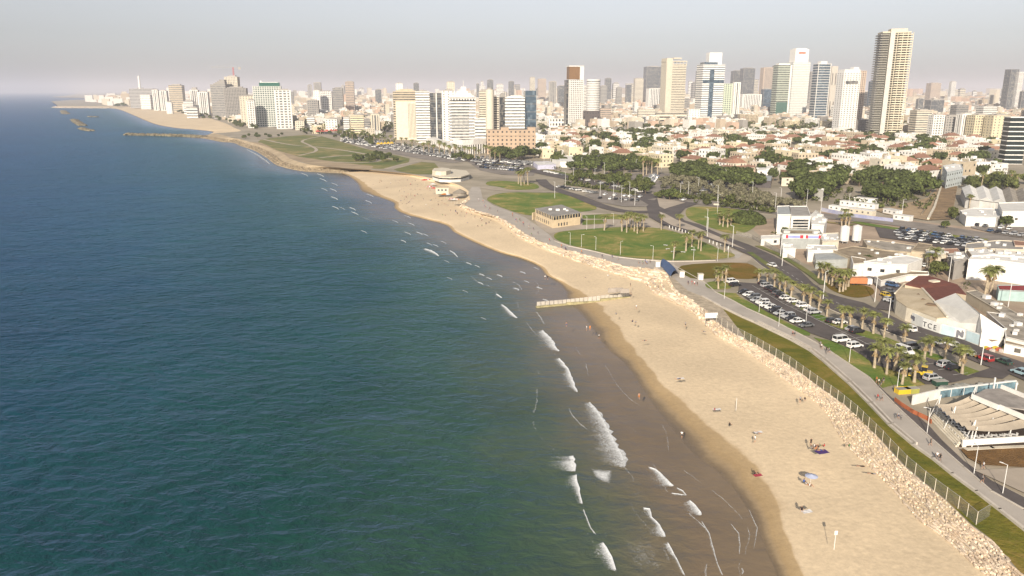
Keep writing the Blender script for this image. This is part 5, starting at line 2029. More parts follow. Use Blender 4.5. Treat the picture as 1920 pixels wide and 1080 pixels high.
for x, y in ((1817, 392), (1750, 505), (1744, 508), (1850, 548), (1858, 550), (1846, 556)):
    plant_at(PP[1:], x, y, 'palm standing among the warehouses', 'palm', 'palms among the warehouses', 1.25)
for x, y in ((977, 348), (983, 346), (990, 347), (972, 345)):
    plant_at(PP[2:], x, y, 'palm beside the small sloping lawn', 'palm', 'palms by the small sloping lawn', 1.4)
for i in range(16):
    x = 795 + i * 9.5
    plant_at(PP[2:], x, 287 + i * 1.1 + RT.uniform(-1, 1), 'palm in front of the white hotel colonnade', 'palm', 'palms before the hotels', 1.5)
for x, y in ((1206, 330), (1212, 328), (1222, 326), (1233, 331), (1217, 324)):
    plant_at(PP[2:], x, y, 'tall palm above the big car park', 'palm', 'palms above the big car park', 1.7)
for i in range(8):
    plant_at(PP[2:], 1828 + i * 11, 352 + RT.uniform(-3, 3), 'palm behind the white sawtooth halls', 'palm', 'palms behind the sawtooth halls', 1.4)
for i in range(22):
    t_ = i / 21
    plant_at(PP[2:], 640 + 215 * t_, 256 + 34 * t_ + RT.uniform(-4, 4), 'palm along the seafront car parks', 'palm', 'palms along the seafront car parks', 1.3)
# trees: mass polygons
CELL = []


def wood(poly, n, protos, base, cat, group, s=1.0, mind=5.0, depth=''):
    xs = [p[0] for p in poly]
    ys = [p[1] for p in poly]
    k = 0
    tries = 0
    while k < n and tries < n * 60:
        tries += 1
        x, y = RT.uniform(min(xs), max(xs)), RT.uniform(min(ys), max(ys))
        if not inpoly(x, y, poly):
            continue
        q = P(x, y)
        if any((q.x - a) ** 2 + (q.y - b) ** 2 < mind * mind for a, b in CELL):
            continue
        CELL.append((q.x, q.y))
        plant_at(protos, x, y, base, cat, group, s)
        k += 1


TW = 'trees around the old quarter'
wood([(1068, 322), (1085, 306), (1140, 302), (1200, 308), (1240, 318), (1236, 326), (1180, 326), (1110, 330)], 34, TB, 'dark tree in the wood left of the big car park', 'tree', TW, 1.0, 7)
wood([(1245, 328), (1300, 322), (1360, 328), (1400, 336), (1428, 352), (1400, 358), (1340, 350), (1280, 340)], 36, TB, 'dark tree in the wood behind the big car park', 'tree', TW, 1.0, 7)
wood([(1418, 310), (1430, 292), (1452, 292), (1480, 316), (1475, 322)], 9, TB, 'tree in the clump above the grey pavilion', 'tree', TW, 1.05, 8)
wood([(1490, 368), (1495, 330), (1520, 318), (1570, 316), (1600, 326), (1590, 345), (1545, 372), (1510, 380)], 30, TB, 'large tree in the wood above the factory', 'tree', TW, 1.15, 8)
wood([(1600, 345), (1640, 330), (1665, 338), (1650, 352), (1610, 352)], 9, TB, 'tree between the tiled villas', 'tree', TW, 1.0, 8)
wood([(1660, 366), (1680, 352), (1740, 345), (1756, 356), (1750, 366), (1700, 372)], 14, TB, 'tree in the green dome left of the earth trench', 'tree', TW, 1.15, 8)
wood([(1620, 380), (1630, 366), (1668, 368), (1672, 380)], 7, TB, 'tree above the blue site fence', 'tree', TW, 1.0, 7)
wood([(1786, 332), (1800, 320), (1850, 322), (1860, 334)], 10, TB, 'tree behind the white gable shed', 'tree', TW, 1.0, 8)
wood([(1815, 356), (1850, 342), (1925, 345), (1925, 360), (1830, 360)], 15, TG, 'tree behind the white sawtooth halls', 'tree', TW, 1.1, 7)
wood([(1711, 300), (1716, 268), (1735, 268), (1738, 298)], 7, TB, 'tall tree right of the tallest tower foot', 'tree', TW, 1.3, 8)
wood([(920, 296), (950, 290), (1000, 292), (1006, 302), (960, 303), (925, 302)], 12, TB, 'bushy tree below the sandstone building', 'tree', TW, 1.15, 7)
wood([(1030, 300), (1060, 300), (1062, 310), (1035, 310)], 5, TG, 'tree beside the pale low roofs', 'tree', TW, 1.0, 7)
wood([(1205, 268), (1225, 268), (1235, 290), (1215, 295)], 6, TB, 'tree in the dark knot inside the old quarter', 'tree', TW, 1.3, 8)
wood([(1255, 258), (1270, 262), (1262, 270), (1050, 270), (1045, 262)], 6, TB, 'tree poking up between the back roofs', 'tree', TW, 1.1, 8)
wood([(1230, 372), (1250, 368), (1290, 373), (1285, 378), (1240, 377)], 10, TG, 'small tree on the verge above the junction', 'tree', 'verge trees', .7, 4)
wood([(1060, 345), (1075, 325), (1140, 332), (1230, 340), (1220, 366), (1170, 356), (1100, 342)], 34, TG, 'roadside tree left of the big car park lanes', 'tree', 'verge trees', .72, 5)
wood([(1290, 340), (1400, 356), (1440, 372), (1440, 382), (1380, 378), (1300, 366), (1245, 355), (1240, 340)], 56, TO, 'olive tree in the big car park', 'tree', 'olives in the big car park', 1.15, 6)
wood([(1390, 374), (1480, 384), (1500, 392), (1420, 390), (1385, 383)], 22, TO, 'grey green olive by the wide road', 'tree', 'olives by the wide road', 1.1, 6)
wood([(660, 300), (700, 292), (740, 296), (745, 304), (700, 306), (668, 306)], 16, TG, 'tree in the hedge of the headland park', 'tree', 'headland park trees', .75, 5)
wood([(600, 252), (640, 250), (720, 270), (700, 274), (640, 262)], 18, TG, 'tree along the edge of the headland park', 'tree', 'headland park trees', .8, 7)
wood([(440, 262), (470, 256), (560, 250), (600, 250), (560, 254), (480, 262)], 16, TG, 'shrubby tree at the far edge of the headland', 'tree', 'headland park trees', .6, 7)
wood([(400, 232), (330, 210), (345, 208), (430, 226), (500, 240), (480, 245)], 40, TG, 'tree lining the far beach promenade', 'tree', 'far beach promenade trees', 1.0, 9)
wood([(210, 198), (270, 197), (275, 201), (215, 201)], 12, TB, 'tree by the old harbour', 'tree', 'harbour trees', 1.5, 20)
wood([(850, 303), (860, 296), (885, 300), (880, 306)], 5, TG, 'tree by the beach restaurant', 'tree', 'restaurant trees', .8, 5)
wood([(1600, 500), (1720, 500), (1725, 512), (1640, 510)], 3, TG, 'small tree by the white warehouse wall', 'tree', 'warehouse trees', .5, 5)
plant_at(TG[:1], 1757, 519, 'dark round clipped tree beside the market hall roof', 'tree', 'warehouse trees', .8)
wood([(1770, 405), (1785, 400), (1790, 430), (1760, 440)], 3, TG, 'tree beside the fuel station', 'tree', 'warehouse trees', .6, 5)
wood([(1870, 408), (1905, 400), (1910, 425), (1885, 428)], 4, TG, 'tree right of the fuel station', 'tree', 'warehouse trees', .8, 5)
for (y, x, px, py) in TREEH[:130]:
    r = place(RT.choice(TB + TG), Vector((x, y, LZ)), RT.uniform(0, 6), RT.uniform(.9, 1.3))
    base = 'garden tree %s' % landmark(px)
    tag(r, base, 'tree', 'garden trees of the old quarter')
    PENDING.append((r, base, 'in front row' if py > 285 else ('midway' if py > 262 else 'at the back'), px))
wood([(1480, 420), (1478, 438), (1500, 470), (1530, 485), (1470, 465), (1440, 450)], 5, TG, 'scrubby tree outside the factory fence', 'tree', 'warehouse trees', .45, 4)
# greenery nobody could count, filling gardens and streets of the town
gm = MB()
def bush(x, y, rr, hh, n):
    for k in range(n):
        d = Vector((RT.gauss(0, 1), RT.gauss(0, 1), RT.gauss(0, 1))).normalized()
        p = Vector((x + d.x * rr, y + d.y * rr, LZ + hh * .6 + d.z * hh * .45))
        nn = (d + Vector((RT.gauss(0, .5), RT.gauss(0, .5), RT.gauss(0, .5)))).normalized()
        u = nn.orthogonal().normalized()
        v = nn.cross(u)
        l = rr * RT.uniform(.3, .6)
        gm.add([p + u * a * l + v * c_ * l for a, c_ in ((-.5, -.4), (.5, -.5), (.6, .4), (-.5, .5))], [(0, 1, 2, 3)])
for (y, x, px, py) in TREEH[130:]:
    bush(x, y, RT.uniform(4, 7), RT.uniform(7, 12), 60)
for (y, x, px, py) in HP + HREST:
    if RT.random() < .5:
        bush(x + RT.uniform(10, 14) * RT.choice((-1, 1)), y - RT.uniform(4, 12), RT.uniform(2.5, 5), RT.uniform(5, 10), 44)
for (y, x, px, py) in AP + AR:
    for k in range(3):
        bush(x + RT.uniform(-40, 40), y - RT.uniform(5, 30), RT.uniform(4, 8), RT.uniform(7, 13), 30)
for k in range(260):
    x, y = RT.uniform(1050, 1900), RT.uniform(345, 400)
    q = P(x, y)
    if inpoly(x, y, [(1050, 345), (1100, 340), (1220, 350), (1440, 372), (1640, 355), (1760, 370), (1740, 395), (1560, 392), (1440, 388), (1300, 372), (1215, 362), (1130, 345)]):
        bush(q.x, q.y, RT.uniform(1.2, 3), RT.uniform(2, 5), 30)
for line in (((1215, 350), (1020, 318)), ((1240, 366), (1430, 386)), ((1060, 346), (1190, 366)), ((1300, 381), (1450, 400)), ((700, 262), (900, 300))):
    for k in range(26):
        f = RT.random()
        q = P(line[0][0] * (1 - f) + line[1][0] * f, line[0][1] * (1 - f) + line[1][1] * f + RT.uniform(-1, 1))
        bush(q.x, q.y, RT.uniform(1.2, 2.8), RT.uniform(2, 5.5), 34)
for k in range(150):
    x, y = RT.uniform(1380, 1920), RT.uniform(415, 620)
    if inpoly(x, y, [(1425, 430), (1455, 440), (1465, 480), (1520, 500), (1600, 515), (1650, 530), (1600, 525), (1530, 515), (1480, 490), (1430, 455)]) or inpoly(x, y, [(1760, 520), (1800, 530), (1870, 560), (1860, 575), (1800, 545)]):
        q = P(x, y)
        bush(q.x, q.y, RT.uniform(.8, 2), RT.uniform(1.5, 3.5), 26)
stuff(gm.build('garden_greenery', leafB), 'dark green gardens and street bushes between the houses', 'greenery')
# big clipped hedge dome on the triangular lawn
t = thing('hedge', 'large dark green dome of hedge on the triangular lawn', 'hedge', P(1402, 416))
b = MB()
for i in range(5200):
    d = Vector((RT.gauss(0, 1), RT.gauss(0, 1), abs(RT.gauss(0, .8)))).normalized()
    p = Vector((d.x * 9.5, d.y * 12, d.z * 6)) * RT.uniform(.9, 1.02)
    n = (d + Vector((RT.gauss(0, .5), RT.gauss(0, .5), RT.gauss(0, .5)))).normalized()
    u = n.orthogonal().normalized()
    v = n.cross(u)
    l = RT.uniform(.5, 1.0)
    b.add([p + u * x * l + v * y * l for x, y in ((-.5, -.4), (.5, -.5), (.6, .4), (-.5, .5))], [(0, 1, 2, 3)])
b.build('foliage', leafA, t)
wood([(1345, 415), (1368, 412), (1376, 424), (1368, 434), (1348, 428)], 8, PP[:2], 'broad palm in the cluster left of the hedge dome', 'palm', 'palms left of the hedge', .95, 2.6)

# ================================================================ CARS
tyre = blackm
carpaint = {}
for n, c in (('white', (.72, .72, .7)), ('silver', (.38, .39, .4)), ('black', (.025, .025, .03)), ('grey', (.12, .125, .13)), ('red', (.3, .03, .03)), ('blue', (.05, .1, .2)), ('light blue', (.28, .4, .45)), ('dark green', (.03, .07, .05)), ('yellow', (.6, .42, .03))):
    carpaint[n] = mat('car_paint_' + n.replace(' ', '_'), c, rough=.28, spec=.55, var=.03)
carglass = mat('car_glass', (.02, .022, .026), rough=.1, spec=.6)


def car_body(b, kind, mi=0):
    L_, W_ = {'sedan': (4.5, 1.78), 'hatch': (4.0, 1.72), 'van': (5.1, 1.95), 'suv': (4.5, 1.85)}[kind]
    hh = {'sedan': .86, 'hatch': .9, 'van': 1.1, 'suv': 1.05}[kind]
    x = L_ / 2
    prof = [(-x, .32), (-x, hh * .82), (-x + .12, hh), (x - 1.0, hh), (x - .18, hh * .78), (x, hh * .6), (x, .32)]
    n = len(prof)
    vs = []
    for s, sc_ in ((-1, .93), (-1, 1.0), (1, 1.0), (1, .93)):
        for (a, z) in prof:
            k = W_ / 2 * (1.0 if z < hh * .9 else .95) * s
            vs.append((a * (1 if abs(s * sc_) == 1 else .995), k * sc_, z + (0 if sc_ == 1 else -.0)))
    fs = []
    for r in range(3):
        for i in range(n):
            j = (i + 1) % n
            fs.append((r * n + i, (r + 1) * n + i, (r + 1) * n + j, r * n + j))
    fs.append(tuple(range(n)))
    fs.append(tuple(reversed(range(3 * n, 4 * n))))
    b.add(vs, [tuple(reversed(f)) for f in fs], mi)
    return L_, W_, hh


def car_cabin(b, kind, L_, W_, hh, glass, roof):
    if kind == 'sedan':
        lo, hi, top = (-1.65, 1.15), (-1.0, .45), 1.42
    elif kind == 'hatch':
        lo, hi, top = (-1.9, 1.0), (-1.55, .35), 1.46
    elif kind == 'suv':
        lo, hi, top = (-2.15, 1.1), (-1.9, .45), 1.7
    else:
        lo, hi, top = (-2.5, 1.6), (-2.42, 1.0), 1.95
    w0, w1 = W_ / 2 * .93, W_ / 2 * .8
    v = [(lo[0], -w0, hh - .01), (lo[1], -w0, hh - .01), (lo[1], w0, hh - .01), (lo[0], w0, hh - .01),
         (hi[0], -w1, top), (hi[1], -w1, top), (hi[1], w1, top), (hi[0], w1, top)]
    b.add(v, [(0, 1, 5, 4), (1, 2, 6, 5), (2, 3, 7, 6), (3, 0, 4, 7)], glass)
    c = ((hi[0] + hi[1]) / 2, 0, top + .03)
    return c, (hi[1] - hi[0] + .06, w1 * 2 + .05, .07), lo, hi, top, w0, w1


def car_wheel(b, x, y, mi):
    n = 12
    vs = []
    for s in (-.1, .1):
        for i in range(n):
            a = 2 * math.pi * i / n
            vs.append((x + .33 * math.cos(a), y + s, .33 + .33 * math.sin(a)))
    b.add(vs, [(i, (i + 1) % n, n + (i + 1) % n, n + i) for i in range(n)] + [tuple(range(n)), tuple(reversed(range(n, 2 * n)))], mi)


def car_pillars(b, lo, hi, hh, top, w0, w1, mi):
    for s in (-1, 1):
        for u in (0, .5, 1):
            a = (lo[0] + (lo[1] - lo[0]) * u, s * (w0 + .01), hh)
            c = (hi[0] + (hi[1] - hi[0]) * u, s * (w1 + .01), top)
            b.tube([a, c], .045, 4, mi)


def near_car(kind):
    r = bpy.data.objects.new('parked_car', None)
    COL.objects.link(r)
    b = MB()
    L_, W_, hh = car_body(b, kind)
    g = MB()
    c, s, lo, hi, top, w0, w1 = car_cabin(g, kind, L_, W_, hh, 0, 0)
    b.box(c, s)
    car_pillars(b, lo, hi, hh, top, w0, w1, 0)
    b.build('body', carpaint['white'], r)
    g.build('windows', carglass, r)
    for x in (-L_ / 2 + .85, L_ / 2 - .85):
        for y in (-W_ / 2 + .1, W_ / 2 - .1):
            w_ = MB()
            car_wheel(w_, x, y, 0)
            w_.build('wheel', tyre, r)
    for y in (-W_ * .36, W_ * .36):
        w_ = MB()
        w_.box((L_ / 2 - .02, y, hh * .62), (.1, .32, .16))
        w_.build('headlight', metalw, r)
        w_ = MB()
        w_.box((-L_ / 2 + .01, y, hh * .72), (.08, .28, .2))
        w_.build('tail_light', carpaint['red'], r)
    return r


def far_car(kind, col):
    b = MB()
    L_, W_, hh = car_body(b, kind, 0)
    c, s, lo, hi, top, w0, w1 = car_cabin(b, kind, L_, W_, hh, 1, 0)
    b.box(c, s, mi=0)
    for x in (-L_ / 2 + .85, L_ / 2 - .85):
        for y in (-W_ / 2 + .1, W_ / 2 - .1):
            car_wheel(b, x, y, 2)
    return b.build('parked_car', [carpaint[col], carglass, tyre])


NC = {k: near_car(k) for k in ('sedan', 'hatch', 'van', 'suv')}
FC = [(far_car(k, c), c) for k, c in (('sedan', 'white'), ('hatch', 'white'), ('suv', 'silver'), ('sedan', 'silver'), ('hatch', 'black'), ('sedan', 'black'), ('suv', 'white'), ('sedan', 'grey'), ('hatch', 'blue'), ('suv', 'black'))]
A1, A2 = P(1395, 552), P(1512, 614)
LANE = math.atan2((A2 - A1).y, (A2 - A1).x)
A3, A4 = P(1640, 596), P(1807, 655)
ROADA = math.atan2((A4 - A3).y, (A4 - A3).x)
KN = {'sedan': 'saloon', 'hatch': 'hatchback', 'van': 'van', 'suv': 'estate car'}


def put_car(px, py, kind, col, rz, where, group, z=.02):
    q = G(px, py)
    r = place(NC[kind], Vector((q.x, q.y, LZ + .42 if z is None else LZ + z)), rz)
    for ch in r.children:
        if ch.name.startswith('body'):
            ch.material_slots[0].link = 'OBJECT'
            ch.material_slots[0].material = carpaint[col]
    base = '%s %s %s' % (col, KN[kind], where)
    tag(r, base, 'car', group)
    PENDING.append((r, base, '', px))


CZ = .45
LEFT = ((1395, 552, 'sedan', 'black'), (1403, 557, 'hatch', 'white'), (1413, 562, 'suv', 'grey'), (1419, 567, 'sedan', 'silver'), (1429, 572, 'suv', 'white'), (1435, 577, 'hatch', 'white'), (1446, 581, 'sedan', 'white'), (1453, 587, 'suv', 'black'),
        (1463, 592, 'sedan', 'silver'), (1477, 598, 'suv', 'silver'), (1485, 602, 'sedan', 'black'), (1494, 607, 'sedan', 'white'), (1512, 615, 'sedan', 'grey'))
for x, y, k, c in LEFT:
    put_car(x, y, k, c, LANE + math.pi / 2 + .1 + RT.gauss(0, .03) - math.pi, 'parked in the row nearest the promenade', 'cars in the near car park', CZ)
RIGHT = ((1432, 535, 'sedan', 'black'), (1437, 540, 'suv', 'silver'), (1444, 545, 'sedan', 'black'), (1452, 549, 'hatch', 'black'), (1459, 554, 'sedan', 'grey'), (1465, 559, 'hatch', 'black'), (1473, 563, 'sedan', 'white'), (1487, 569, 'sedan', 'white'),
         (1505, 578, 'suv', 'white'), (1519, 586, 'sedan', 'white'), (1526, 590, 'suv', 'silver'), (1560, 607, 'hatch', 'black'), (1574, 609, 'sedan', 'white'), (1598, 622, 'sedan', 'silver'), (1606, 626, 'suv', 'black'))
for x, y, k, c in RIGHT:
    put_car(x, y, k, c, LANE + math.pi / 2 + .1 + RT.gauss(0, .03), 'parked in the row under the palms', 'cars in the near car park', CZ)
for x, y, k, c, w_ in ((1373, 532, 'suv', 'white', 'at the head of the near car park'), (1378, 538, 'sedan', 'black', 'at the head of the near car park'), (1577, 643, 'van', 'white', 'standing alone by the curved lawn'), (1602, 654, 'suv', 'white', 'next to the lone van'),
                       (1702, 696, 'hatch', 'white', 'among the palms by the loader'), (1747, 715, 'suv', 'silver', 'at the car park corner by the mural wall'), (1772, 690, 'suv', 'silver', 'by the last palms of the row'), (1786, 695, 'sedan', 'black', 'by the last palms of the row'),
                       (1708, 657, 'van', 'grey', 'behind the white camper')):
    put_car(x, y, k, c, LANE + math.pi / 2 + .15, w_, 'cars in the near car park', CZ)
put_car(1696, 664, 'van', 'white', -1.2, 'with a camper front, between two palms', 'cars in the near car park', CZ)
for x, y, k, c, w_ in ((1447, 501, 'sedan', 'white', 'driving on the road bend'), (1704, 622, 'suv', 'white', 'on the road before the lettered wall'), (1752, 646, 'hatch', 'silver', 'on the road beside the palms'), (1786, 652, 'sedan', 'white', 'on the road by the blue and white wall'),
                       (1813, 667, 'hatch', 'silver', 'on the road before the tall white pole'), (1845, 678, 'suv', 'red', 'on the road right of the tall white pole'), (1881, 684, 'sedan', 'dark green', 'on the road near the right frame edge'), (1913, 705, 'suv', 'light blue', 'cut by the right frame edge')):
    put_car(x, y, k, c, ROADA + math.pi, w_, 'cars on the near road', CZ)
for x, y, k, c in ((1660, 534, 'sedan', 'black'), (1672, 539, 'suv', 'blue'), (1668, 550, 'sedan', 'grey'), (1661, 558, 'hatch', 'yellow'), (1669, 569, 'suv', 'silver'), (1606, 500, 'sedan', 'black'), (1604, 506, 'hatch', 'white'), (1532, 488, 'hatch', 'white'), (1536, 494, 'suv', 'white'), (1570, 494, 'hatch', 'white'),
                   (1700, 508, 'suv', 'black'), (1712, 506, 'sedan', 'grey'), (1690, 510, 'sedan', 'black'), (1734, 502, 'sedan', 'white')):
    put_car(x, y, k, c, LANE + RT.choice((0, .4, 1.2)), 'parked around the market hall lane', 'cars around the market hall', CZ)


def lot(lines, where, group, gap=3.0, skip=.12, rz=None, z=CZ):
    n = 0
    for (x0, y0, x1, y1) in lines:
        a, b = P(x0, y0), P(x1, y1)
        d = b - a
        ln = d.length
        an = math.atan2(d.y, d.x)
        k = int(ln / gap)
        for i in range(k):
            if RT.random() < skip:
                continue
            p = a.lerp(b, (i + .5) / k)
            if len(TOTAL) >= 230:
                LATE.append((p.x, p.y, an + math.pi / 2))
                continue
            TOTAL.append(1)
            src, cn = RT.choice(FC)
            r = place(src, Vector((p.x, p.y, LZ + z)), an + math.pi / 2 + RT.choice((0, math.pi)) + RT.gauss(0, .05) if rz is None else an + RT.choice((0, math.pi)))
            base = '%s car %s' % (cn, where)
            tag(r, base, 'car', group)
            px = proj(r.location)[0]
            PENDING.append((r, base, '', px))
            n += 1
    return n


NCAR = 0
TOTAL, LATE = [], []
for j, nm in enumerate(('top', 'second', 'third', 'bottom')):
    NCAR += lot([(1672 + j * 4, 431 + j * 5.6, 1838 + j * 7, 453 + j * 5.6)], 'in the %s row of the warehouse car park' % nm, 'cars in the warehouse car park', 3.1, .1)
NCAR += lot([(1826, 424, 1915, 434)], 'in upper row beside fuel station', 'cars by the fuel station', 3.2, .2)
NCAR += lot([(1850, 434, 1922, 445)], 'in lower row beside fuel station', 'cars by the fuel station', 3.2, .2)
for j in range(5):
    NCAR += lot([(1248 + j * 12, 334 + j * 7.5, 1395 + j * 8, 350 + j * 6)], 'in row %s of the olive car park' % ORDN[j], 'cars in the olive car park', 3.2, .18)
NCAR += lot([(1205, 345, 1225, 330)], 'in left aisle of the car park lane', 'cars by the car park lane', 3.4, .1)
NCAR += lot([(1216, 352, 1232, 331)], 'in right aisle of the car park lane', 'cars by the car park lane', 3.4, .1)
for j in range(3):
    NCAR += lot([(884 + j * 8, 303 + j * 6, 985 + j * 6, 314 + j * 5)], 'in row %s of the lot above the sloping lawn' % ORDN[j], 'cars above the sloping lawn', 3.4, .15)
NCAR += lot([(1045, 352, 1120, 364)], 'by the lane left of the roundabout lot', 'cars left of the roundabout', 3.6, .15)
NCAR += lot([(1120, 373, 1200, 378)], 'in the half empty triangular lot', 'cars in the triangular lot', 3.4, .2)
NCAR += lot([(1130, 366, 1205, 371)], 'in the far row of the triangular lot', 'cars in the triangular lot', 3.6, .25)
NCAR += lot([(1330, 383, 1440, 393)], 'queueing on the wide road past the olives', 'cars on the wide road', 7, .4, rz=1)
NCAR += lot([(1230, 372, 1290, 377)], 'queueing at the junction', 'cars on the wide road', 5.5, .4, rz=1)
for j in range(3):
    NCAR += lot([(688 + j * 26, 268 + j * 5, 840 + j * 12, 296 + j * 3)], 'in row %s of the hotel seafront lot' % ORDN[j], 'cars in the hotel seafront lot', 6.5, .3)
NCAR += lot([(1020, 322, 1215, 364)], 'lined up along the coast road', 'cars on the coast road', 7.0, .25, rz=1, z=CZ)
print('far cars', NCAR)
# the cars too many to count further off
cs = MB()
cols = ['white', 'silver', 'black', 'grey', 'white']
for i in range(1100):
    r = RT.random()
    if r < .75:
        x = RT.uniform(640, 872)
        y = 262 + (x - 640) * .155 + RT.uniform(-9, 5)
    else:
        x = RT.uniform(880, 1010)
        y = 296 + (x - 880) * .1 + RT.uniform(-3, 3)
    q = P(x, y)
    an = R(-35) + RT.choice((0, 1.57)) + RT.gauss(0, .1)
    c = RT.randrange(5)
    cs.box((q.x, q.y, LZ + .95), (4.2, 1.75, .75), an, mi=c)
    cs.box((q.x, q.y, LZ + 1.5), (2.2, 1.5, .5), an, mi=5)
    cs.box((q.x, q.y, LZ + 1.78), (1.9, 1.4, .06), an, mi=c)
for x, y, an in LATE:
    c = RT.randrange(5)
    cs.box((x, y, LZ + .95), (4.2, 1.75, .75), an, mi=c)
    cs.box((x, y, LZ + 1.5), (2.2, 1.5, .5), an, mi=5)
    cs.box((x, y, LZ + 1.78), (1.9, 1.4, .06), an, mi=c)
o = cs.build('distant_parked_cars', [carpaint[c] for c in cols] + [carglass])
stuff(o, 'masses of far parked cars in the lots below the hotels and along the coast road', 'cars')

# yellow loader
t = thing('wheel_loader', 'yellow wheel loader between the palms and the silver estate car', 'loader', P(1730, 711) + Vector((0, 0, .45)), 2.6)
yl = carpaint['yellow']
b = MB()
b.box((-.9, 0, 1.4), (2.2, 1.6, 1.0))
b.box((1.0, 0, 1.1), (1.6, 1.0, .7))
b.build('body', yl, t)
b = MB()
b.box((-.1, 0, 2.4), (1.2, 1.3, 1.2))
b.build('cab_windows', carglass, t)
b = MB()
b.box((-.1, 0, 3.05), (1.4, 1.5, .12))
b.build('cab_roof', yl, t)
b = MB()
b.tube([(1.2, -.6, 1.5), (2.6, -.6, .9)], .12, 5)
b.tube([(1.2, .6, 1.5), (2.6, .6, .9)], .12, 5)
b.build('arm', yl, t)
b = MB()
b.prism([(2.5, -1.3), (3.3, -1.3), (3.3, 1.3), (2.5, 1.3)], .3, .45)
b.box((2.5, 0, .8), (.12, 2.6, 1.0))
b.build('bucket', yl, t)
for x in (-1.3, 1.2):
    for y in (-.9, .9):
        w_ = MB()
        n = 14
        vs = [(x + .7 * math.cos(2 * math.pi * i / n), y + s, .7 + .7 * math.sin(2 * math.pi * i / n)) for s in (-.25, .25) for i in range(n)]
        w_.add(vs, [(i, (i + 1) % n, n + (i + 1) % n, n + i) for i in range(n)] + [tuple(range(n)), tuple(reversed(range(n, 2 * n)))])
        w_.build('wheel', tyre, t)

for x0, x1, y, h_, lb, cl_ in ((592, 634, 250, 7, 'red market awnings by the seafront bend', (.5, .12, .09)), (706, 738, 273, 5, 'yellow awning among the parked cars below the hotels', (.65, .42, .05))):
    a, d = P(x0, y + 2), P(x1, y)
    t = thing('awning', lb, 'awning', (a + d) / 2)
    v = d - a
    an = math.atan2(v.y, v.x)
    b = MB()
    for k in range(5):
        p = (a - d) * .5 + v * ((k + .5) / 5)
        b.cyl((p.x, p.y, h_ * .6), v.length / 9, .3, h_ * .5, 4)
    b.build('canvas', mat(lb.split()[0] + '_canvas', cl_), t)
    for k in range(6):
        p = (a - d) * .5 + v * (k / 5)
        b = MB()
        b.tube([(p.x, p.y, 0), (p.x, p.y, h_ * .7)], .15, 5)
        b.build('post', metalw, t)

# ================================================================ NEAR BUILDINGS
def roof_building(name, pts, h, wall, roof, label, cat='warehouse', parapet=.5, extra=0, wn=0, loose=True):
    """pts: roof outline in pixels, unprojected at roof height and carried down to the ground"""
    q = [P(x, y, LZ + h) for x, y in pts]
    c = sum(q, Vector()) / len(q)
    c.z = LZ
    t = thing(name, label, cat, c)
    loc = [(p.x - c.x, p.y - c.y) for p in q]
    b = MB()
    b.prism(loc, -.2, h, 0)
    n = len(loc)
    b.build('walls', wall, t)
    ins = [(x * .985, y * .985) for x, y in loc]
    b = MB()
    b.prism(ins, h + .02, h + .16)
    b.build('roof', roof, t)
    if parapet:
        b = MB()
        for i in range(n):
            a, d = Vector((*loc[i], 0)), Vector((*loc[(i + 1) % n], 0))
            m = (a + d) / 2
            v = d - a
            b.box((m.x, m.y, h + parapet / 2 + .17), (v.length + .25, .26, parapet), math.atan2(v.y, v.x))
        b.build('parapet', wall, t)
    # windows and doors on the two sides that face the road
    if wn:
        b = MB()
        for i in range(n):
            a, d = Vector((*loc[i], 0)), Vector((*loc[(i + 1) % n], 0))
            v = d - a
            k = int(v.length / 4.5)
            for j in range(k):
                if RND.random() < .3:
                    continue
                p = a.lerp(d, (j + .5) / k)
                for s in range(wn):
                    b.box((p.x, p.y, (s + .55) * h / wn), (1.5, .16, 1.2), math.atan2(v.y, v.x))
        if b.f:
            b.build('windows', glassd, t)['kind'] = 'stuff'
    if extra:
        b = MB()
        xs = [p[0] for p in loc]
        ys = [p[1] for p in loc]
        k = 0
        while k < extra:
            x, y = RND.uniform(min(xs), max(xs)) * .8, RND.uniform(min(ys), max(ys)) * .8
            if inpoly(x, y, ins):
                s = RND.uniform(.7, 1.6)
                b.box((x, y, h + .16 + s * .35), (s * 1.3, s, s * .7), RND.random())
                k += 1
        b.build('rooftop_units', metalw, t)['kind'] = 'stuff'
    return t, c, loc


conc = mat('old_concrete_roof', (.4, .36, .3), var=.3, scale=.25)
rust = mat('rusty_beige_roof', (.36, .29, .2), var=.3, scale=.2)
shed = mat('corrugated_grey', (.36, .38, .37), rough=.5, var=.15, scale=.4)
# factory
t, c, loc = roof_building('factory', [(1457, 388), (1480, 387), (1483, 404), (1458, 404)], 9.5, white, shed, 'white factory wing with a grey blue roof, left of the grid windowed one', 'factory', .4)
t, c, loc = roof_building('factory', [(1480, 388), (1513, 388), (1520, 407), (1484, 407)], 9.5, white, roofgrey, 'white factory hall with an eight by four grid of dark windows', 'factory', .4)
a, d = P(1484, 407, LZ + 9.5) - c, P(1520, 407, LZ + 9.5) - c
v = d - a
an = math.atan2(v.y, v.x)
for i in range(8):
    for j in range(4):
        p = a.lerp(d, .1 + .8 * (i + .5) / 8)
        b = MB()
        b.box((p.x + math.sin(an) * .05, p.y - math.cos(an) * .05, 3.4 + j * 1.45), (.95, .2, 1.0), an)
        b.build('window', glassd, t)
roof_building('factory', [(1520, 405), (1530, 396), (1551, 414), (1545, 424), (1522, 422)], 7, white, roofwhite, 'white factory annex with clustered pipes on its roof', 'factory', .4, 12)
t, c, loc = roof_building('shop', [(1466, 432), (1536, 433), (1541, 441), (1466, 440)], 6.5, shed, rust, 'grey metal fronted shop with a red, white and blue banner', 'shop', .5, 4)
a, d = P(1466, 440, LZ + 6.5) - c, P(1541, 441, LZ + 6.5) - c
v = d - a
an = math.atan2(v.y, v.x)
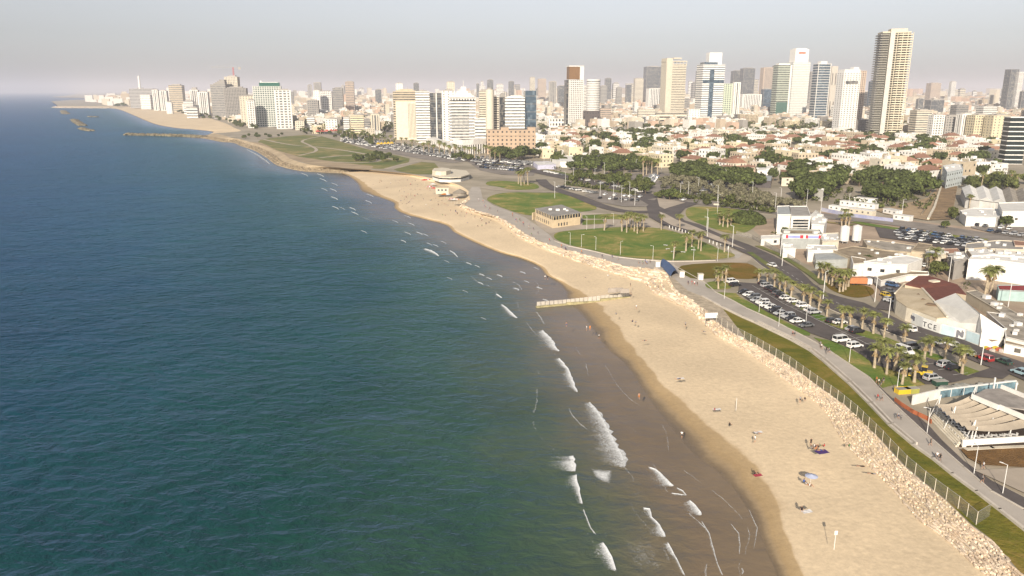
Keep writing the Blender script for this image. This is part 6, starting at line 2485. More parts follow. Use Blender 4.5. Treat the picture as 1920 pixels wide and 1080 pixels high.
for nm, m, s0, s1, z, hh in (('white_banner', metalw, .03, .98, 5.7, 1.9), ('blue_banner', mat('banner_blue', (.3, .33, .62)), .16, .46, 5.6, 1.0), ('blue_banner', MATS['banner_blue'], .66, .92, 5.6, 1.0), ('red_banner', mat('banner_red', (.55, .05, .06)), .1, .16, 5.7, 1.5), ('red_banner', MATS['banner_red'], .46, .54, 5.7, 1.5),
                             ('red_banner', MATS['banner_red'], .6, .66, 5.7, 1.5), ('red_banner', MATS['banner_red'], .92, .98, 5.7, 1.5)):
    p = a.lerp(d, (s0 + s1) / 2)
    k = .1 if nm == 'white_banner' else .2
    b = MB()
    b.box((p.x + math.sin(an) * k, p.y - math.cos(an) * k, z), (v.length * (s1 - s0), .12, hh), an)
    b.build(nm, m, t)
roof_building('gatehouse', [(1427, 443), (1463, 441), (1463, 447), (1427, 449)], 3, metalw, roofwhite, 'small white prefab office behind the roadside fence', 'kiosk', .2, 0, 1)
roof_building('store', [(1466, 459), (1487, 460), (1492, 467), (1468, 468)], 4, white, roofwhite, 'white store left of the dark loading bay', 'warehouse', .4, 2)
roof_building('store', [(1513, 461), (1566, 462), (1570, 470), (1515, 472)], 4.5, white, roofwhite, 'long white store right of the dark loading bay', 'warehouse', .4, 4)
roof_building('shed', [(1526, 472), (1582, 471), (1592, 486), (1530, 488)], 3.6, shed, shed, 'grey corrugated shed beside the roadside palm grove', 'shed', .15)
roof_building('store', [(1535, 440), (1572, 438), (1573, 452), (1542, 454)], 5, cream, roofwhite, 'cream store between the banner shop and the silos', 'warehouse', .4, 5)
roof_building('shed', [(1618, 450), (1650, 452), (1716, 461), (1708, 474), (1660, 470), (1626, 461)], 4.5, beige, conc, 'long pale roofed shed below the warehouse car park', 'shed', .2, 4)
roof_building('shed', [(1722, 456), (1748, 460), (1736, 474), (1709, 471)], 5, beige, rust, 'square brown roofed shed at the end of the long shed', 'shed', .2)
roof_building('warehouse', [(1562, 470), (1600, 463), (1640, 468), (1700, 476), (1668, 488), (1610, 492), (1590, 482)], 4.5, beige, rust, 'sagging brown roofed warehouse in front of the long shed', 'warehouse', .2, 5)
roof_building('warehouse', [(1664, 484), (1700, 480), (1730, 487), (1702, 497), (1668, 497), (1620, 492)], 5.5, white, roofwhite, 'white roofed warehouse with a blue door', 'warehouse', .3, 3, 1)
b = MB()
b.box((0, -.2, 1.4), (3.4, .3, 2.8), .3)
bd = b.build('warehouse_door', mat('blue_door', (.03, .04, .3)))
bd.location = P(1661, 508)
tag(bd, 'tall deep blue gate in the white warehouse front', 'gate')
roof_building('warehouse', [(1596, 482), (1622, 486), (1622, 494), (1600, 496)], 5, white, rust, 'white walled shed corner by the orange truck', 'warehouse', .2)
roof_building('house', [(1735, 470), (1770, 467), (1777, 478), (1740, 482)], 5, cream, roofwhite, 'cream flat house left of the orange roof', 'house', .4, 4, 1)
roof_building('house', [(1768, 468), (1795, 467), (1800, 474), (1776, 477)], 5.5, pinkp, tile, 'small house with a flat orange roof amid the workshops', 'house', .2)
roof_building('house', [(1777, 478), (1808, 474), (1816, 486), (1790, 492)], 7, greyp, roofgrey, 'grey two storey house with a shaded wall full of pipes', 'house', .4, 6, 2)
roof_building('warehouse', [(1812, 469), (1850, 466), (1866, 474), (1858, 482), (1822, 482)], 6, beige, roofwhite, 'low white roofed workshop behind the big white block', 'warehouse', .5, 7)
roof_building('warehouse', [(1866, 470), (1935, 478), (1935, 494), (1905, 492), (1862, 484)], 6, greyp, roofwhite, 'wide workshop roof crowded with cooling units', 'warehouse', .5, 16)
roof_building('warehouse', [(1816, 489), (1867, 490), (1935, 499), (1935, 486), (1862, 480), (1822, 482)], 7.5, white, roofwhite, 'big plain white block with three dark windows at right', 'warehouse', .5, 5, 1)
roof_building('shop', [(1873, 545), (1935, 548), (1935, 536), (1870, 536)], 3.5, mat('pale_blue_wall', (.35, .47, .46)), mat('red_flat_roof', (.28, .05, .05)), 'low pale blue shop with a red strip roof', 'shop', .2)
roof_building('warehouse', [(1810, 467), (1812, 458), (1870, 452), (1935, 455), (1935, 470), (1866, 468)], 4, cream, roofgrey, 'long grey roof below the fuel station lots', 'warehouse', .3, 8)
roof_building('house', [(1900, 452), (1935, 455), (1935, 462), (1903, 461)], 4.5, pinkp, tile, 'orange tiled house cut by the right frame edge', 'house', .2)
roof_building('warehouse', [(1640, 520), (1700, 509), (1740, 511), (1741, 516), (1700, 517), (1652, 528)], 2.2, white, rust, 'low white walled yard behind the brown market roof', 'yard wall', .3)
# silos
for x, y, lb in ((1582, 456, 'left white silo of the pair behind the banner shop'), (1605, 455, 'right white silo of the pair behind the banner shop')):
    t = thing('silo', lb, 'silo', P(x, y))
    b = MB()
    b.cyl((0, 0, 1.2), 2.1, 2.1, 6.8, 24)
    b.cyl((0, 0, 8), 2.1, .3, .7, 24)
    b.build('tank', metalw, t, smooth=False)
    for i in range(4):
        b = MB()
        b.box((1.5 * math.cos(i * 1.57 + .8), 1.5 * math.sin(i * 1.57 + .8), .6), (.25, .25, 1.3))
        b.build('leg', metal, t)
    b = MB()
    for s in (-.25, .25):
        b.tube([(s, -2.2, 0), (s, -2.2, 8)], .04, 4)
    b.build('ladder', metal, t)
# big market hall: red roof, beige ribbed roof, white roof
t = thing('market_hall', 'market hall with a red brown roof, beige sagging roof and white pitched roof', 'hall', P(1740, 590))
o0 = t.location.copy()


def roofpoly(pts, name, m, base=None, wallm=white, wallname=None):
    """pts: (px, py, height) corners of a roof plane"""
    q = [P(x, y, LZ + z) - o0 for x, y, z in pts]
    p2 = [(p.x, p.y) for p in q]
    tr = geometry.tessellate_polygon([[Vector((a, b, 0)) for a, b in p2]])
    b = MB()
    b.add(q, [up3(tt, p2) for tt in tr])
    n = len(q)
    low = [Vector((p.x, p.y, p.z - .25)) for p in q]
    b.add(q + low, [(i, (i + 1) % n, n + (i + 1) % n, n + i) for i in range(n)])
    b.build(name, m, t)
    if wallname:
        b = MB()
        g = [Vector((p.x, p.y, p.z - .26)) for p in q]
        f = [Vector((p.x, p.y, -.1)) for p in q]
        b.add(g + f, [(i, (i + 1) % n, n + (i + 1) % n, n + i) for i in range(n)])
        b.build(wallname, wallm, t)
    return q


roofpoly([(1697, 533, 7), (1722, 517, 7.5), (1742, 517, 7.5), (1795, 533, 7.5), (1812, 552, 7.5), (1793, 548.5, 9), (1751, 565, 6.6), (1733, 541, 6.6)], 'red_brown_roof', tilebrown, wallname='back_walls', wallm=beige)
q = roofpoly([(1678, 550, 5.4), (1695, 532, 5.8), (1730, 541, 6.4), (1750, 563, 6.4), (1776, 594, 5.2), (1757, 596, 4.6), (1726, 584, 4.6), (1700, 575, 4.6), (1681, 562, 4.8)], 'beige_sagging_roof', mat('beige_membrane_roof', (.48, .41, .3), var=.35, scale=.22, col2=(.33, .27, .18)), wallname='ribbed_walls', wallm=cream)
b = MB()
ed = [(1695, 532, 5.8), (1730, 541, 6.4), (1750, 563, 6.4), (1776, 594, 5.2)]
b.tube([P(x, y, LZ + z + .1) - o0 for x, y, z in [(1678, 550, 5.4)] + ed], .32, 6)
b.build('roof_edge_beam', cream, t)
roofpoly([(1751, 565, 6.6), (1792, 549.5, 9.2), (1838, 590, 8.6), (1848, 606, 6.4), (1800, 604, 4.6), (1776, 595, 5.0)], 'white_pitched_roof', roofwhite, wallname='white_walls', wallm=white)
roofpoly([(1792, 549.5, 9.3), (1838, 588, 9.0), (1884, 618, 5.2), (1878, 622, 4.8), (1841, 621, 4.6), (1838, 590, 8.7)], 'white_ridge_roof', mat('bright_white_roof', (.75, .74, .7)), wallname='corner_walls', wallm=white)
b = MB()
b.box(tuple(P(1752, 527, LZ + 7.6) - o0), (3, 2, .5), .3)
b.build('skylight', cream, t)
b = MB()
for k in range(3):
    p = P(1731 + k * 9, 553 + k * 9, LZ + 6.0) - o0
    b.box((p.x, p.y, p.z), (3.4, 2.2, .3), -.8)
b.build('roof_vents', mat('brown_vent', (.2, .14, .09)), t)['kind'] = 'stuff'
# street front wall with letters
fr = [(1681, 583), (1702, 602), (1730, 616), (1762, 627), (1808, 638), (1841, 650)]
fq = [P(x, y) - o0 for x, y in fr]
b = MB()
for a, d in zip(fq, fq[1:]):
    v = d - a
    m = (a + d) / 2
    b.box((m.x, m.y, 1.7), (v.length + .2, .3, 3.4), math.atan2(v.y, v.x))
b.build('street_wall', mat('washed_white_wall', (.72, .73, .7)), t)
b = MB()
for (i, s0, s1) in ((3, .05, .6), (4, .1, .9)):
    a, d = fq[i], fq[i + 1]
    v = d - a
    p = a.lerp(d, (s0 + s1) / 2)
    an = math.atan2(v.y, v.x)
    b.box((p.x + math.sin(an) * .2, p.y - math.cos(an) * .2, 1.7), (v.length * (s1 - s0), .08, 2.9), an)
b.build('pale_blue_panel', mat('pale_blue_paint', (.52, .66, .7)), t)


def letters(txt, i, s, size, z, m, name='lettering', par=None, kk=.26):
    a, d = fq[i], fq[i + 1]
    v = d - a
    an = math.atan2(v.y, v.x)
    p = a.lerp(d, s)
    cu = bpy.data.curves.new(name, 'FONT')
    cu.body = txt
    cu.size = size
    cu.extrude = .03
    cu.align_x = 'CENTER'
    cu.materials.append(m)
    o = bpy.data.objects.new(name, cu)
    COL.objects.link(o)
    o.parent = t
    o.rotation_euler = (math.pi / 2, 0, an)
    o.location = (p.x + math.sin(an) * kk, p.y - math.cos(an) * kk, z)
    me = bpy.data.meshes.new_from_object(o.evaluated_get(bpy.context.evaluated_depsgraph_get()))
    o2 = bpy.data.objects.new(name, me)
    COL.objects.link(o2)
    o2.parent = t
    o2.rotation_euler, o2.location = o.rotation_euler, o.location
    bpy.data.objects.remove(o)


darkp = mat('dark_paint', (.08, .08, .09))
letters('T', 2, .12, 2.2, .9, darkp)
letters('C', 2, .42, 2.2, .9, darkp)
letters('E', 2, .72, 2.2, .9, darkp)
b = MB()
for i, s0, s1, z, hh in ((1, .2, .48, 1.9, 1.5), (0, .3, .8, 1.9, 1.8), (3, .66, .96, 1.6, 2.2)):
    a, d = fq[i], fq[i + 1]
    v = d - a
    an = math.atan2(v.y, v.x)
    for k in range(6):
        p = a.lerp(d, s0 + (s1 - s0) * (k + .5) / 6)
        b.box((p.x + math.sin(an) * .22, p.y - math.cos(an) * .22, z + RND.uniform(-.2, .2)), (v.length * (s1 - s0) / 9, .08, hh * RND.uniform(.5, 1)), an)
b.build('wall_openings', mat('grey_mural', (.14, .14, .17)), t)['kind'] = 'stuff'
a, d = P(1841, 650) - o0, P(1883, 642) - o0
v = d - a
m = (a + d) / 2
b = MB()
b.box((m.x, m.y, 2.2), (v.length, .3, 4.4), math.atan2(v.y, v.x))
b.build('shop_wall', white, t)
b = MB()
b.box((m.x + .1, m.y - .35, 3.4), (v.length * .62, .14, .9), math.atan2(v.y, v.x))
b.build('green_sign', mat('dark_green_sign', (.1, .14, .06)), t)
b = MB()
b.box((m.x, m.y - 1.3, 2.3), (v.length * .7, 2.4, .12), math.atan2(v.y, v.x))
b.build('awning', mat('brown_awning', (.25, .18, .12)), t)
# shallow roofs right of the market hall
roof_building('market_annex', [(1850, 586), (1880, 590), (1935, 625), (1935, 645), (1886, 633), (1884, 616)], 3.6, white, conc, 'flat grey roofed annex right of the market hall', 'warehouse', .15, 6)
roof_building('market_annex', [(1812, 548), (1830, 545), (1935, 605), (1935, 622), (1880, 588)], 3.2, cream, conc, 'long narrow grey roof behind the market hall', 'warehouse', .15, 6)
roof_building('shop', [(1883, 636), (1935, 648), (1935, 655), (1884, 645)], 2.6, white, rust, 'low open fronted cafe with dark windows at the right edge', 'shop', .1, 0, 1)
# fruit stand
for i in range(9):
    b = MB()
    b.box((0, 0, .4), (1.2, .9, .8), .4)
    b.box((0, 0, .84), (1.0, .7, .1), .4)
    o = b.build('stall_crate', mat('crate_' + 'yro'[i % 3], ((.6, .5, .05), (.5, .15, .08), (.55, .5, .45))[i % 3]))
    o.location = P(1848 + i * 6, 655 + (i % 3) * 2.6)
    base = '%s crate of goods outside the corner shop' % ('yellow', 'red', 'pale')[i % 3]
    tag(o, base, 'crate', 'crates outside the corner shop')
    PENDING.append((o, base, '', 1848 + i * 6))
# orange truck by the island
t = thing('lorry', 'lorry with an orange box body and white cab by the roadside island', 'lorry', P(1612, 534) + Vector((0, 0, .1)), -.1)
b = MB()
b.box((-.9, 0, 1.7), (6.2, 2.4, 2.2))
b.build('box_body', mat('orange_tarp', (.5, .2, .09)), t)
b = MB()
b.box((3.2, 0, 1.4), (1.7, 2.3, 2.0))
b.build('cab', metalw, t)
b = MB()
b.box((4.06, 0, 1.9), (.1, 2.0, .8))
b.build('windscreen', carglass, t)
for x in (-2.8, -1.6, 3.1):
    for y in (-1.05, 1.05):
        w_ = MB()
        car_wheel(w_, x, y, 0)
        w_.build('wheel', tyre, t)
# grandstand-like retaining fence and containers on the building site
for i, (x0, y0, x1, y1, lb) in enumerate(((1553, 394, 1590, 399, 'white site cabin at the left end of the blue fence'), (1591, 400, 1634, 406, 'long beige site cabin behind the blue fence'), (1655, 400, 1680, 405, 'white site cabin right of the dark gap'),
                                          (1574, 385, 1606, 389, 'rear white site cabin on the left'), (1607, 389, 1640, 393, 'rear white site cabin in the middle'), (1600, 378, 1640, 382, 'farthest grey roofed site cabin'), (1674, 412, 1704, 416, 'white container right of the blue fence'))):
    a, d = P(x0, y0), P(x1, y1)
    v = d - a
    t = thing('site_cabin', lb, 'cabin', (a + d) / 2, math.atan2(v.y, v.x))
    b = MB()
    b.box((0, 2.2, 1.5), (v.length, 4.4, 3.0))
    b.build('walls', metalw if i != 1 else cream, t)
    b = MB()
    b.box((0, 2.2, 3.06), (v.length + .3, 4.7, .14))
    b.build('roof', roofwhite, t)
    b = MB()
    for k in range(int(v.length / 3.5)):
        b.box((-v.length / 2 + 1.8 + 3.5 * k, -.05, 1.8), (1.0, .1, .9))
    if b.f:
        b.build('windows', glassgrey, t)['kind'] = 'stuff'
lowwall('site_fence', [(1540, 396), (1560, 400), (1600, 408), (1640, 413), (1674, 417)], 2.2, .15, mat('site_fence_blue', (.17, .19, .36), var=.3, scale=.08, col2=(.5, .5, .52)), label='blue and white hoarding along the building site', cat='fence')
lowwall('trench_wall', [(1740, 413), (1752, 390), (1764, 352)], 1.4, 1.2, cream, label='concrete pile wall along the left side of the earth trench', cat='wall')
lowwall('trench_wall', [(1728, 404), (1738, 388), (1744, 376)], 1.2, .8, rust, label='brown timber shoring left of the concrete pile wall', cat='wall')
lowwall('boundary_wall', [(1340, 385), (1390, 389), (1440, 395), (1458, 398)], 1.2, 1.6, cream, label='long pale pinkish wall between the wide road and olive trees', cat='wall')
lowwall('factory_fence', [(1380, 441), (1410, 448), (1440, 464), (1470, 481), (1500, 499)], 2.2, .08, mat('mesh_fence_grey', (.4, .37, .32), alpha=.35), label='see-through fence outside the factory yard', cat='fence')
# sawtooth halls
for i in range(5):
    x = 1803 + i * 25
    q = [P(x, 352 + i * 1.6, LZ + 7), P(x + 27, 353.6 + i * 1.6, LZ + 7), P(x + 34, 376 + i * 3, LZ + 6), P(x + 8, 372 + i * 3, LZ + 6)]
    c = sum(q, Vector()) / 4
    c.z = LZ
    t = thing('sawtooth_hall', '%s bay of the white sawtooth roofed halls from left' % ORD0[i], 'hall', c)
    l = [p - c for p in q]
    mid0, mid1 = (l[0] + l[1]) / 2 + Vector((0, 0, 2.4)), (l[2] + l[3]) / 2 + Vector((0, 0, 2.4))
    b = MB()
    b.prism([(p.x, p.y) for p in l], -.1, 5.6)
    b.build('walls', white if i else roofwhite, t)
    b = MB()
    b.add([l[0], mid0, mid1, l[3]], [(0, 1, 2, 3), (3, 2, 1, 0)])
    b.add([mid0, l[1], l[2], mid1], [(0, 1, 2, 3), (3, 2, 1, 0)])
    b.add([l[3], l[2], mid1], [(0, 1, 2)])
    b.build('pitched_roof', roofwhite if i < 3 else conc, t)
roof_building('warehouse', [(1872, 382), (1935, 380), (1935, 398), (1880, 398)], 8, white, roofwhite, 'tall white hall at the right edge with a row of tiny windows', 'warehouse', .5, 0, 1)
roof_building('fuel_station', [(1800, 396), (1824, 391), (1872, 393), (1880, 404), (1868, 409), (1812, 407)], 5, metalw, roofwhite, 'fuel station canopy with cars parked on its roof edge', 'fuel station', .3, 6)
roof_building('pavilion', [(1416, 328), (1448, 330), (1446, 340), (1416, 339)], 5, mat('painted_interior_shade', (.09, .08, .08)), shed, 'grey roofed open pavilion at the end of the wood', 'pavilion', .2)  # walls are solid, the shade of an open interior is their dark colour
roof_building('villa', [(1418, 306), (1448, 308), (1450, 320), (1420, 320)], 6, white, roofwhite, 'white villa behind the grey pavilion', 'house', .4, 4, 2)
roof_building('villa', [(1463, 318), (1495, 322), (1488, 334), (1466, 334)], 6, cream, tile, 'villa with a bright orange roof right of the grey pavilion', 'house', .2, 0, 2)
roof_building('villa', [(1527, 347), (1546, 350), (1544, 358), (1528, 354)], 7, white, roofwhite, 'white villa with square windows under the wood', 'house', .3, 2, 2)
roof_building('shed', [(1641, 318), (1676, 310), (1672, 322), (1650, 328)], 6, white, roofwhite, 'white gabled shed between the tiled villas', 'shed', .1)
roof_building('shed', [(1655, 326), (1690, 322), (1700, 334), (1668, 340)], 6, beige, conc, 'olive grey gabled shed beside the white one', 'shed', .1)
roof_building('shed', [(1802, 330), (1836, 330), (1838, 336), (1812, 337)], 5, white, roofwhite, 'white gable shed behind the sawtooth halls', 'shed', .1)
roof_building('block', [(1768, 312), (1800, 306), (1806, 318), (1776, 324)], 12, mat('pale_blue_render', (.5, .55, .55)), roofwhite, 'pale blue white block above the yellow crane', 'house', .4, 4, 3)
roof_building('long_hall', [(1352, 310), (1418, 308), (1416, 314), (1360, 316)], 6, pinkp, tile, 'long low orange roofed hall behind the wood', 'hall', .1)
roof_building('long_hall', [(1032, 298), (1060, 292), (1100, 294), (1090, 304), (1050, 304)], 5, white, roofwhite, 'white roofed pavilion left of the wood', 'hall', .3, 4)
roof_building('long_hall', [(1000, 304), (1030, 303), (1042, 309), (1008, 310)], 4, mat('lilac_wall', (.5, .5, .62)), roofwhite, 'low white roofed building with a lilac wall by the coast road', 'hall', .2)
# yellow crane / piling rig
for x, yb, yt, lb in ((1758, 338, 315, 'yellow piling rig standing at the head of the earth trench'), (1133, 312, 296, 'yellow banner pole above the left wood'), (1174, 314, 299, 'yellow banner pole above the car park lanes')):
    p = P(x, yb)
    hh = top_z(p.y, yt) - LZ
    t = thing('yellow_banner' if 'banner' in lb else 'piling_rig', lb, 'banner' if 'banner' in lb else 'rig', p)
    b = MB()
    b.tube([(0, 0, 0), (0, 0, hh)], .25, 6)
    b.build('mast', metal, t)
    b = MB()
    b.box((.5, 0, hh * .7), (1.6, .4, hh * .6))
    b.build('yellow_panel', mat('banner_yellow', (.75, .62, .02)), t)
# arch-windowed club on the lawn
t = thing('lawn_pavilion', 'sand coloured pavilion with a glazed black upper band and sloping roof', 'pavilion', P(1037, 428))
o0 = t.location.copy()
A, B_, C_ = P(1004, 413) - o0, P(1037, 428) - o0, P(1088, 421) - o0
D_ = A + C_ - B_ + Vector((0, 3, 0))
b = MB()
ft = [(p.x, p.y) for p in (A, B_, C_, D_)]
b.prism(ft, -.1, 4.3)
b.build('stone_walls', mat('club_stone', (.62, .5, .33)), t)
b = MB()
b.prism([(x * .985, y * .985) for x, y in ft], 4.31, 6.2)
b.build('glazed_band', glassd, t)
b = MB()
for a, d, n in ((A, B_, 11), (B_, C_, 10)):
    for i in range(n + 1):
        p = a.lerp(d, i / n)
        v = d - a
        b.box((p.x, p.y, 5.25), (.3, .3, 1.9), math.atan2(v.y, v.x))
b.build('mullions', MATS['club_stone'], t)
b = MB()
b.prism([(x * 1.03, y * 1.03) for x, y in ft], 6.2, 6.6)
b.build('flat_roof', roofgrey, t)
b = MB()
cx, cy = (A.x + C_.x) / 2, (A.y + C_.y) / 2
for dx, dy, s in ((0, 0, 1.4), (4, 3, 1), (-4, 2, 1.2), (5, -2, .9)):
    b.box((cx + dx, cy + dy, 7), (s * 1.5, s, s * .8))
b.build('rooftop_units', metalw, t)
for k in range(4):
    p = B_.lerp(C_, .2 + .1 * k)
    b = MB()
    v = C_ - B_
    an = math.atan2(v.y, v.x)
    b.box((p.x + math.sin(an) * .05, p.y - math.cos(an) * .05, 1.6), (.7, .2, 1.6), an)
    b.build('window', glassd, t)
for k in range(7):
    p = A.lerp(B_, .1 + .11 * k)
    b = MB()
    v = B_ - A
    an = math.atan2(v.y, v.x)
    b.box((p.x + math.sin(an) * .05, p.y - math.cos(an) * .05, 1.9), (.7, .2, 1.7), an)
    b.build('window', glassd, t)
b = MB()
p = P(1003, 411) - o0
b.box((p.x, p.y, 2), (5, .4, 4), .9)
b.build('screen_wall', MATS['club_stone'], t)
# beach restaurant (two stacked curved parts)
t = thing('beach_restaurant', 'low white curved beach restaurant with a shaded ribbon of windows', 'restaurant', P(845, 338))
o0 = t.location.copy()
base_ = [P(x, y) - o0 for x, y in ((811, 337), (824, 341), (845, 342), (864, 341), (880, 336), (874, 329), (850, 326), (818, 328))]
b = MB()
b.prism([(p.x, p.y) for p in base_], -.1, 2.0)
b.build('lower_wall', white, t)
b = MB()
b.prism([(p.x * .96, p.y * .96) for p in base_], 2.0, 3.4)
b.build('window_ribbon', glassd, t)
b = MB()
b.prism([(p.x * 1.03, p.y * 1.03) for p in base_], 3.4, 4.1)
b.prism([(p.x * .5 - 8, p.y * .5 + 6) for p in base_], 4.1, 7.2)
b.build('roof', cream, t)
# lifeguard station and round tent on the far part of the beach
t = thing('lifeguard_station', 'cream lifeguard station on the beach below the restaurant', 'lifeguard hut', G(829, 363), .1)
b = MB()
b.box((0, 0, 2.2), (9, 5, 4.4))
b.build('walls', cream, t)
b = MB()
b.box((0, 0, 4.55), (10, 6, .3))
b.build('roof', beige, t)
for x in (-2.5, 0, 2.5):
    b = MB()
    b.box((x, -2.52, 2.8), (1.4, .1, 1.3))
    b.build('window', glassgrey, t)
t = thing('tent', 'round grey brown tent on the sand right of the lifeguard station', 'tent', G(862, 366))
b = MB()
b.cyl((0, 0, 0), 5, 4.6, 2.0, 14, cap=False)
b.cyl((0, 0, 2.0), 5.1, .3, 2.4, 14)
b.build('canvas', mat('tent_canvas', (.25, .22, .18)), t)
# blue lookout canopy by the upper promenade
t = thing('boat_canopy', 'dark blue curved canopy at the head of the beach ramp', 'canopy', P(1253, 505))
o0 = t.location.copy()
L1 = [P(x, y) - o0 for x, y in ((1236, 498), (1243, 505), (1250, 513), (1257, 520))]
L2 = [P(x, y) - o0 for x, y in ((1250, 496), (1259, 501), (1268, 509), (1274, 518))]
b = MB()
vs, fs = [], []
for a, d in zip(L1, L2):
    for k in range(7):
        p = a.lerp(d, k / 6)
        vs.append((p.x, p.y, .5 + 2.2 * math.sin(math.pi * k / 6)))
for i in range(3):
    for k in range(6):
        fs.append((i * 7 + k, i * 7 + k + 1, (i + 1) * 7 + k + 1, (i + 1) * 7 + k))
b.add(vs, fs)
b.build('blue_membrane', mat('navy_membrane', (.06, .1, .2), rough=.6), t)
b = MB()
for p in L1 + L2:
    b.tube([(p.x, p.y, -.1), (p.x, p.y, .6)], .08, 5)
b.build('posts', metal, t)
for x, y, lb in ((1278, 519, 'white kiosk box right of the blue canopy'), (1313, 524, 'white notice box by the dry lawn'), (1233, 500, 'white cube left of the blue canopy')):
    t = thing('kiosk', lb, 'kiosk', P(x, y))
    b = MB()
    b.box((0, 0, 1.1), (1.8, 1.8, 2.2))
    b.build('cabin', metalw, t)
    b = MB()
    b.box((0, 0, 2.26), (2.2, 2.2, .12))
    b.build('roof', cream, t)
# blank white billboard over the beach stairs
t = thing('billboard', 'blank white billboard on posts above the beach stairs', 'billboard', P(1333, 604), .1)
b = MB()
b.box((0, 0, 2.2), (4.0, .2, 1.7))
b.build('panel', metalw, t)
for x in (-1.8, 1.8):
    b = MB()
    b.tube([(x, 0, -.8), (x, 0, 2)], .08, 6)
    b.build('post', metal, t)

# --- seawall pier running out to the water
t = thing('beach_barrier', 'pale slatted barrier wall crossing the wet sand into the water', 'barrier', P(1100, 572, .5))
o0 = t.location.copy()
q = [P(1006, 576, 0) - o0, P(1062, 571, 0) - o0, P(1126, 564, .8) - o0, P(1180, 556, 1.6) - o0]
b, f = MB(), MB()
for a, d in zip(q, q[1:]):
    v = d - a
    an = math.atan2(v.y, v.x)
    z0, z1 = a.z + .0, d.z
    n = int(v.length / 1.5)
    for k in range(n):
        p = a.lerp(d, (k + .5) / n)
        b.box((p.x, p.y, p.z + .9), (1.42, .22, 2.1), an)
    m = (a + d) / 2
    f.box((m.x, m.y - .5, m.z + .1), (v.length + .2, 1.1, .9), an)
b.build('slats', mat('pale_grey_board', (.5, .46, .4), var=.15, scale=.6), t)
f.build('footing', mat('weedy_yellow_concrete', (.45, .4, .22), var=.3, scale=.6), t)
for k, (x, y) in enumerate(((1148, 549), (1160, 548), (1171, 550))):
    t = thing('barrier_panel', '%s grey slab leaning on the sand by the barrier, from left' % ORD0[k], 'panel', G(x, y))
    b = MB()
    b.box((0, 0, .9), (3.2, .3, 1.6), .1)
    b.build('slab', mat('grey_slab', (.35, .31, .27)), t)
    b = MB()
    b.box((0, .5, .35), (2.6, .9, .7), .1)
    b.build('block', MATS['grey_slab'], t)

# --- revetment fence
t = thing('chain_link_fence', 'chain link fence on pale posts along the top of the boulders', 'fence', P(1698, 876))
o0 = t.location.copy()
fp = [(1343, 604), (1363, 618), (1383, 630), (1407, 642), (1430, 655), (1480, 685), (1531, 722), (1570, 750), (1606, 780), (1628, 802), (1654, 828), (1667, 843), (1698, 876), (1733, 906), (1752, 921), (1796, 954), (1830, 984), (1855, 968)]
q = [P(x, y) - o0 for x, y in fp]
mesh = mat('chain_link', (.3, .29, .27), rough=.6, alpha=.3)
b = MB()
for a, d in zip(q, q[1:]):
    v = d - a
    n = max(1, round(v.length / 3.4))
    for k in range(n):
        p = a.lerp(d, k / n)
        w_ = MB()
        w_.tube([(p.x, p.y, -.3), (p.x, p.y, 2.5)], .065, 5)
        w_.build('post', cream, t)
    for z in (2.4,):
        b.tube([a + Vector((0, 0, z)), d + Vector((0, 0, z))], .035, 4)
    b.add([a, d, d + Vector((0, 0, 2.4)), a + Vector((0, 0, 2.4))], [(0, 1, 2, 3)], 1)
b.build('mesh_panel', [metal, mesh], t)

# --- street lamps
def lamp(x, y, h, base, arm=1.0, th=.055):
    t = thing('street_lamp', base, 'street lamp', P(x, y), RT.uniform(0, 3), 'street lamps')
    b = MB()
    b.tube([(0, 0, 0), (0, 0, h)], [th * 1.4, th], 6)
    b.build('pole', metalw, t)
    b = MB()
    b.tube([(-arm * .1, 0, h), (arm, 0, h + .15)], th * .7, 5)
    b.box((arm, 0, h + .12), (.6, .22, .1))
    b.build('lamp_head', metalw, t)
    PENDING.append((t, base, '', x))


for x, y in ((1592, 680), (1738, 812), (1826, 888), (1511, 605), (1423, 586), (1681, 735), (1358, 560), (1460, 612), (1880, 925)):
    lamp(x, y, 5.6, 'slim street lamp along the near promenade')
for x, y in ((1069, 460), (1117, 469), (1163, 478), (1224, 487), (1300, 489), (1365, 484), (1345, 490), (1262, 491), (1090, 464)):
    lamp(x, y, 6, 'park lamp on the lower edge of the oval lawn')
for x, y in ((1114, 430), (1150, 425), (1240, 424), (1100, 431)):
    lamp(x, y, 7, 'park lamp on the upper edge of the oval lawn')
for x, y in ((1663, 620), (1839, 684), (1466, 500), (1543, 562), (1373, 464), (1326, 445), (1463, 482), (1778, 530), (1890, 575), (1640, 566)):
    lamp(x, y, 10, 'tall white pole lamp beside the near road', 1.6, .1)
for x, y in ((1309, 362), (1360, 345), (1410, 372), (1463, 385), (1453, 396), (1512, 388), (1240, 325), (1192, 322), (1133, 330), (1090, 318), (1115, 342), (1125, 372), (1150, 372), (1165, 380), (1180, 372), (1190, 386), (1290, 372), (1275, 376), (1345, 380), (1345, 400), (1325, 432), (1040, 372), (1060, 350), (1075, 340), (1020, 315), (1590, 398), (1538, 405), (1690, 410), (1860, 420)):
    lamp(x, y, 11, 'tall lamp around the junction and car parks', 1.4, .09)

# bollards by the junction
for i in range(14):
    x, y = (1255 + i * 6, 428 + i * 1.9) if i < 8 else (1330 + (i - 8) * 7, 455 + (i - 8) * 2.6)
    b = MB()
    b.cyl((0, 0, 0), .22, .18, 1.3, 8)
    b.cyl((0, 0, 1.3), .26, .1, .25, 8)
    o = b.build('bollard', metalw)
    o.location = P(x, y)
    tag(o, 'white bollard at the road edge below the junction', 'bollard', 'bollards at the road edge')
    PENDING.append((o, 'white bollard at the road edge below the junction', '', x))

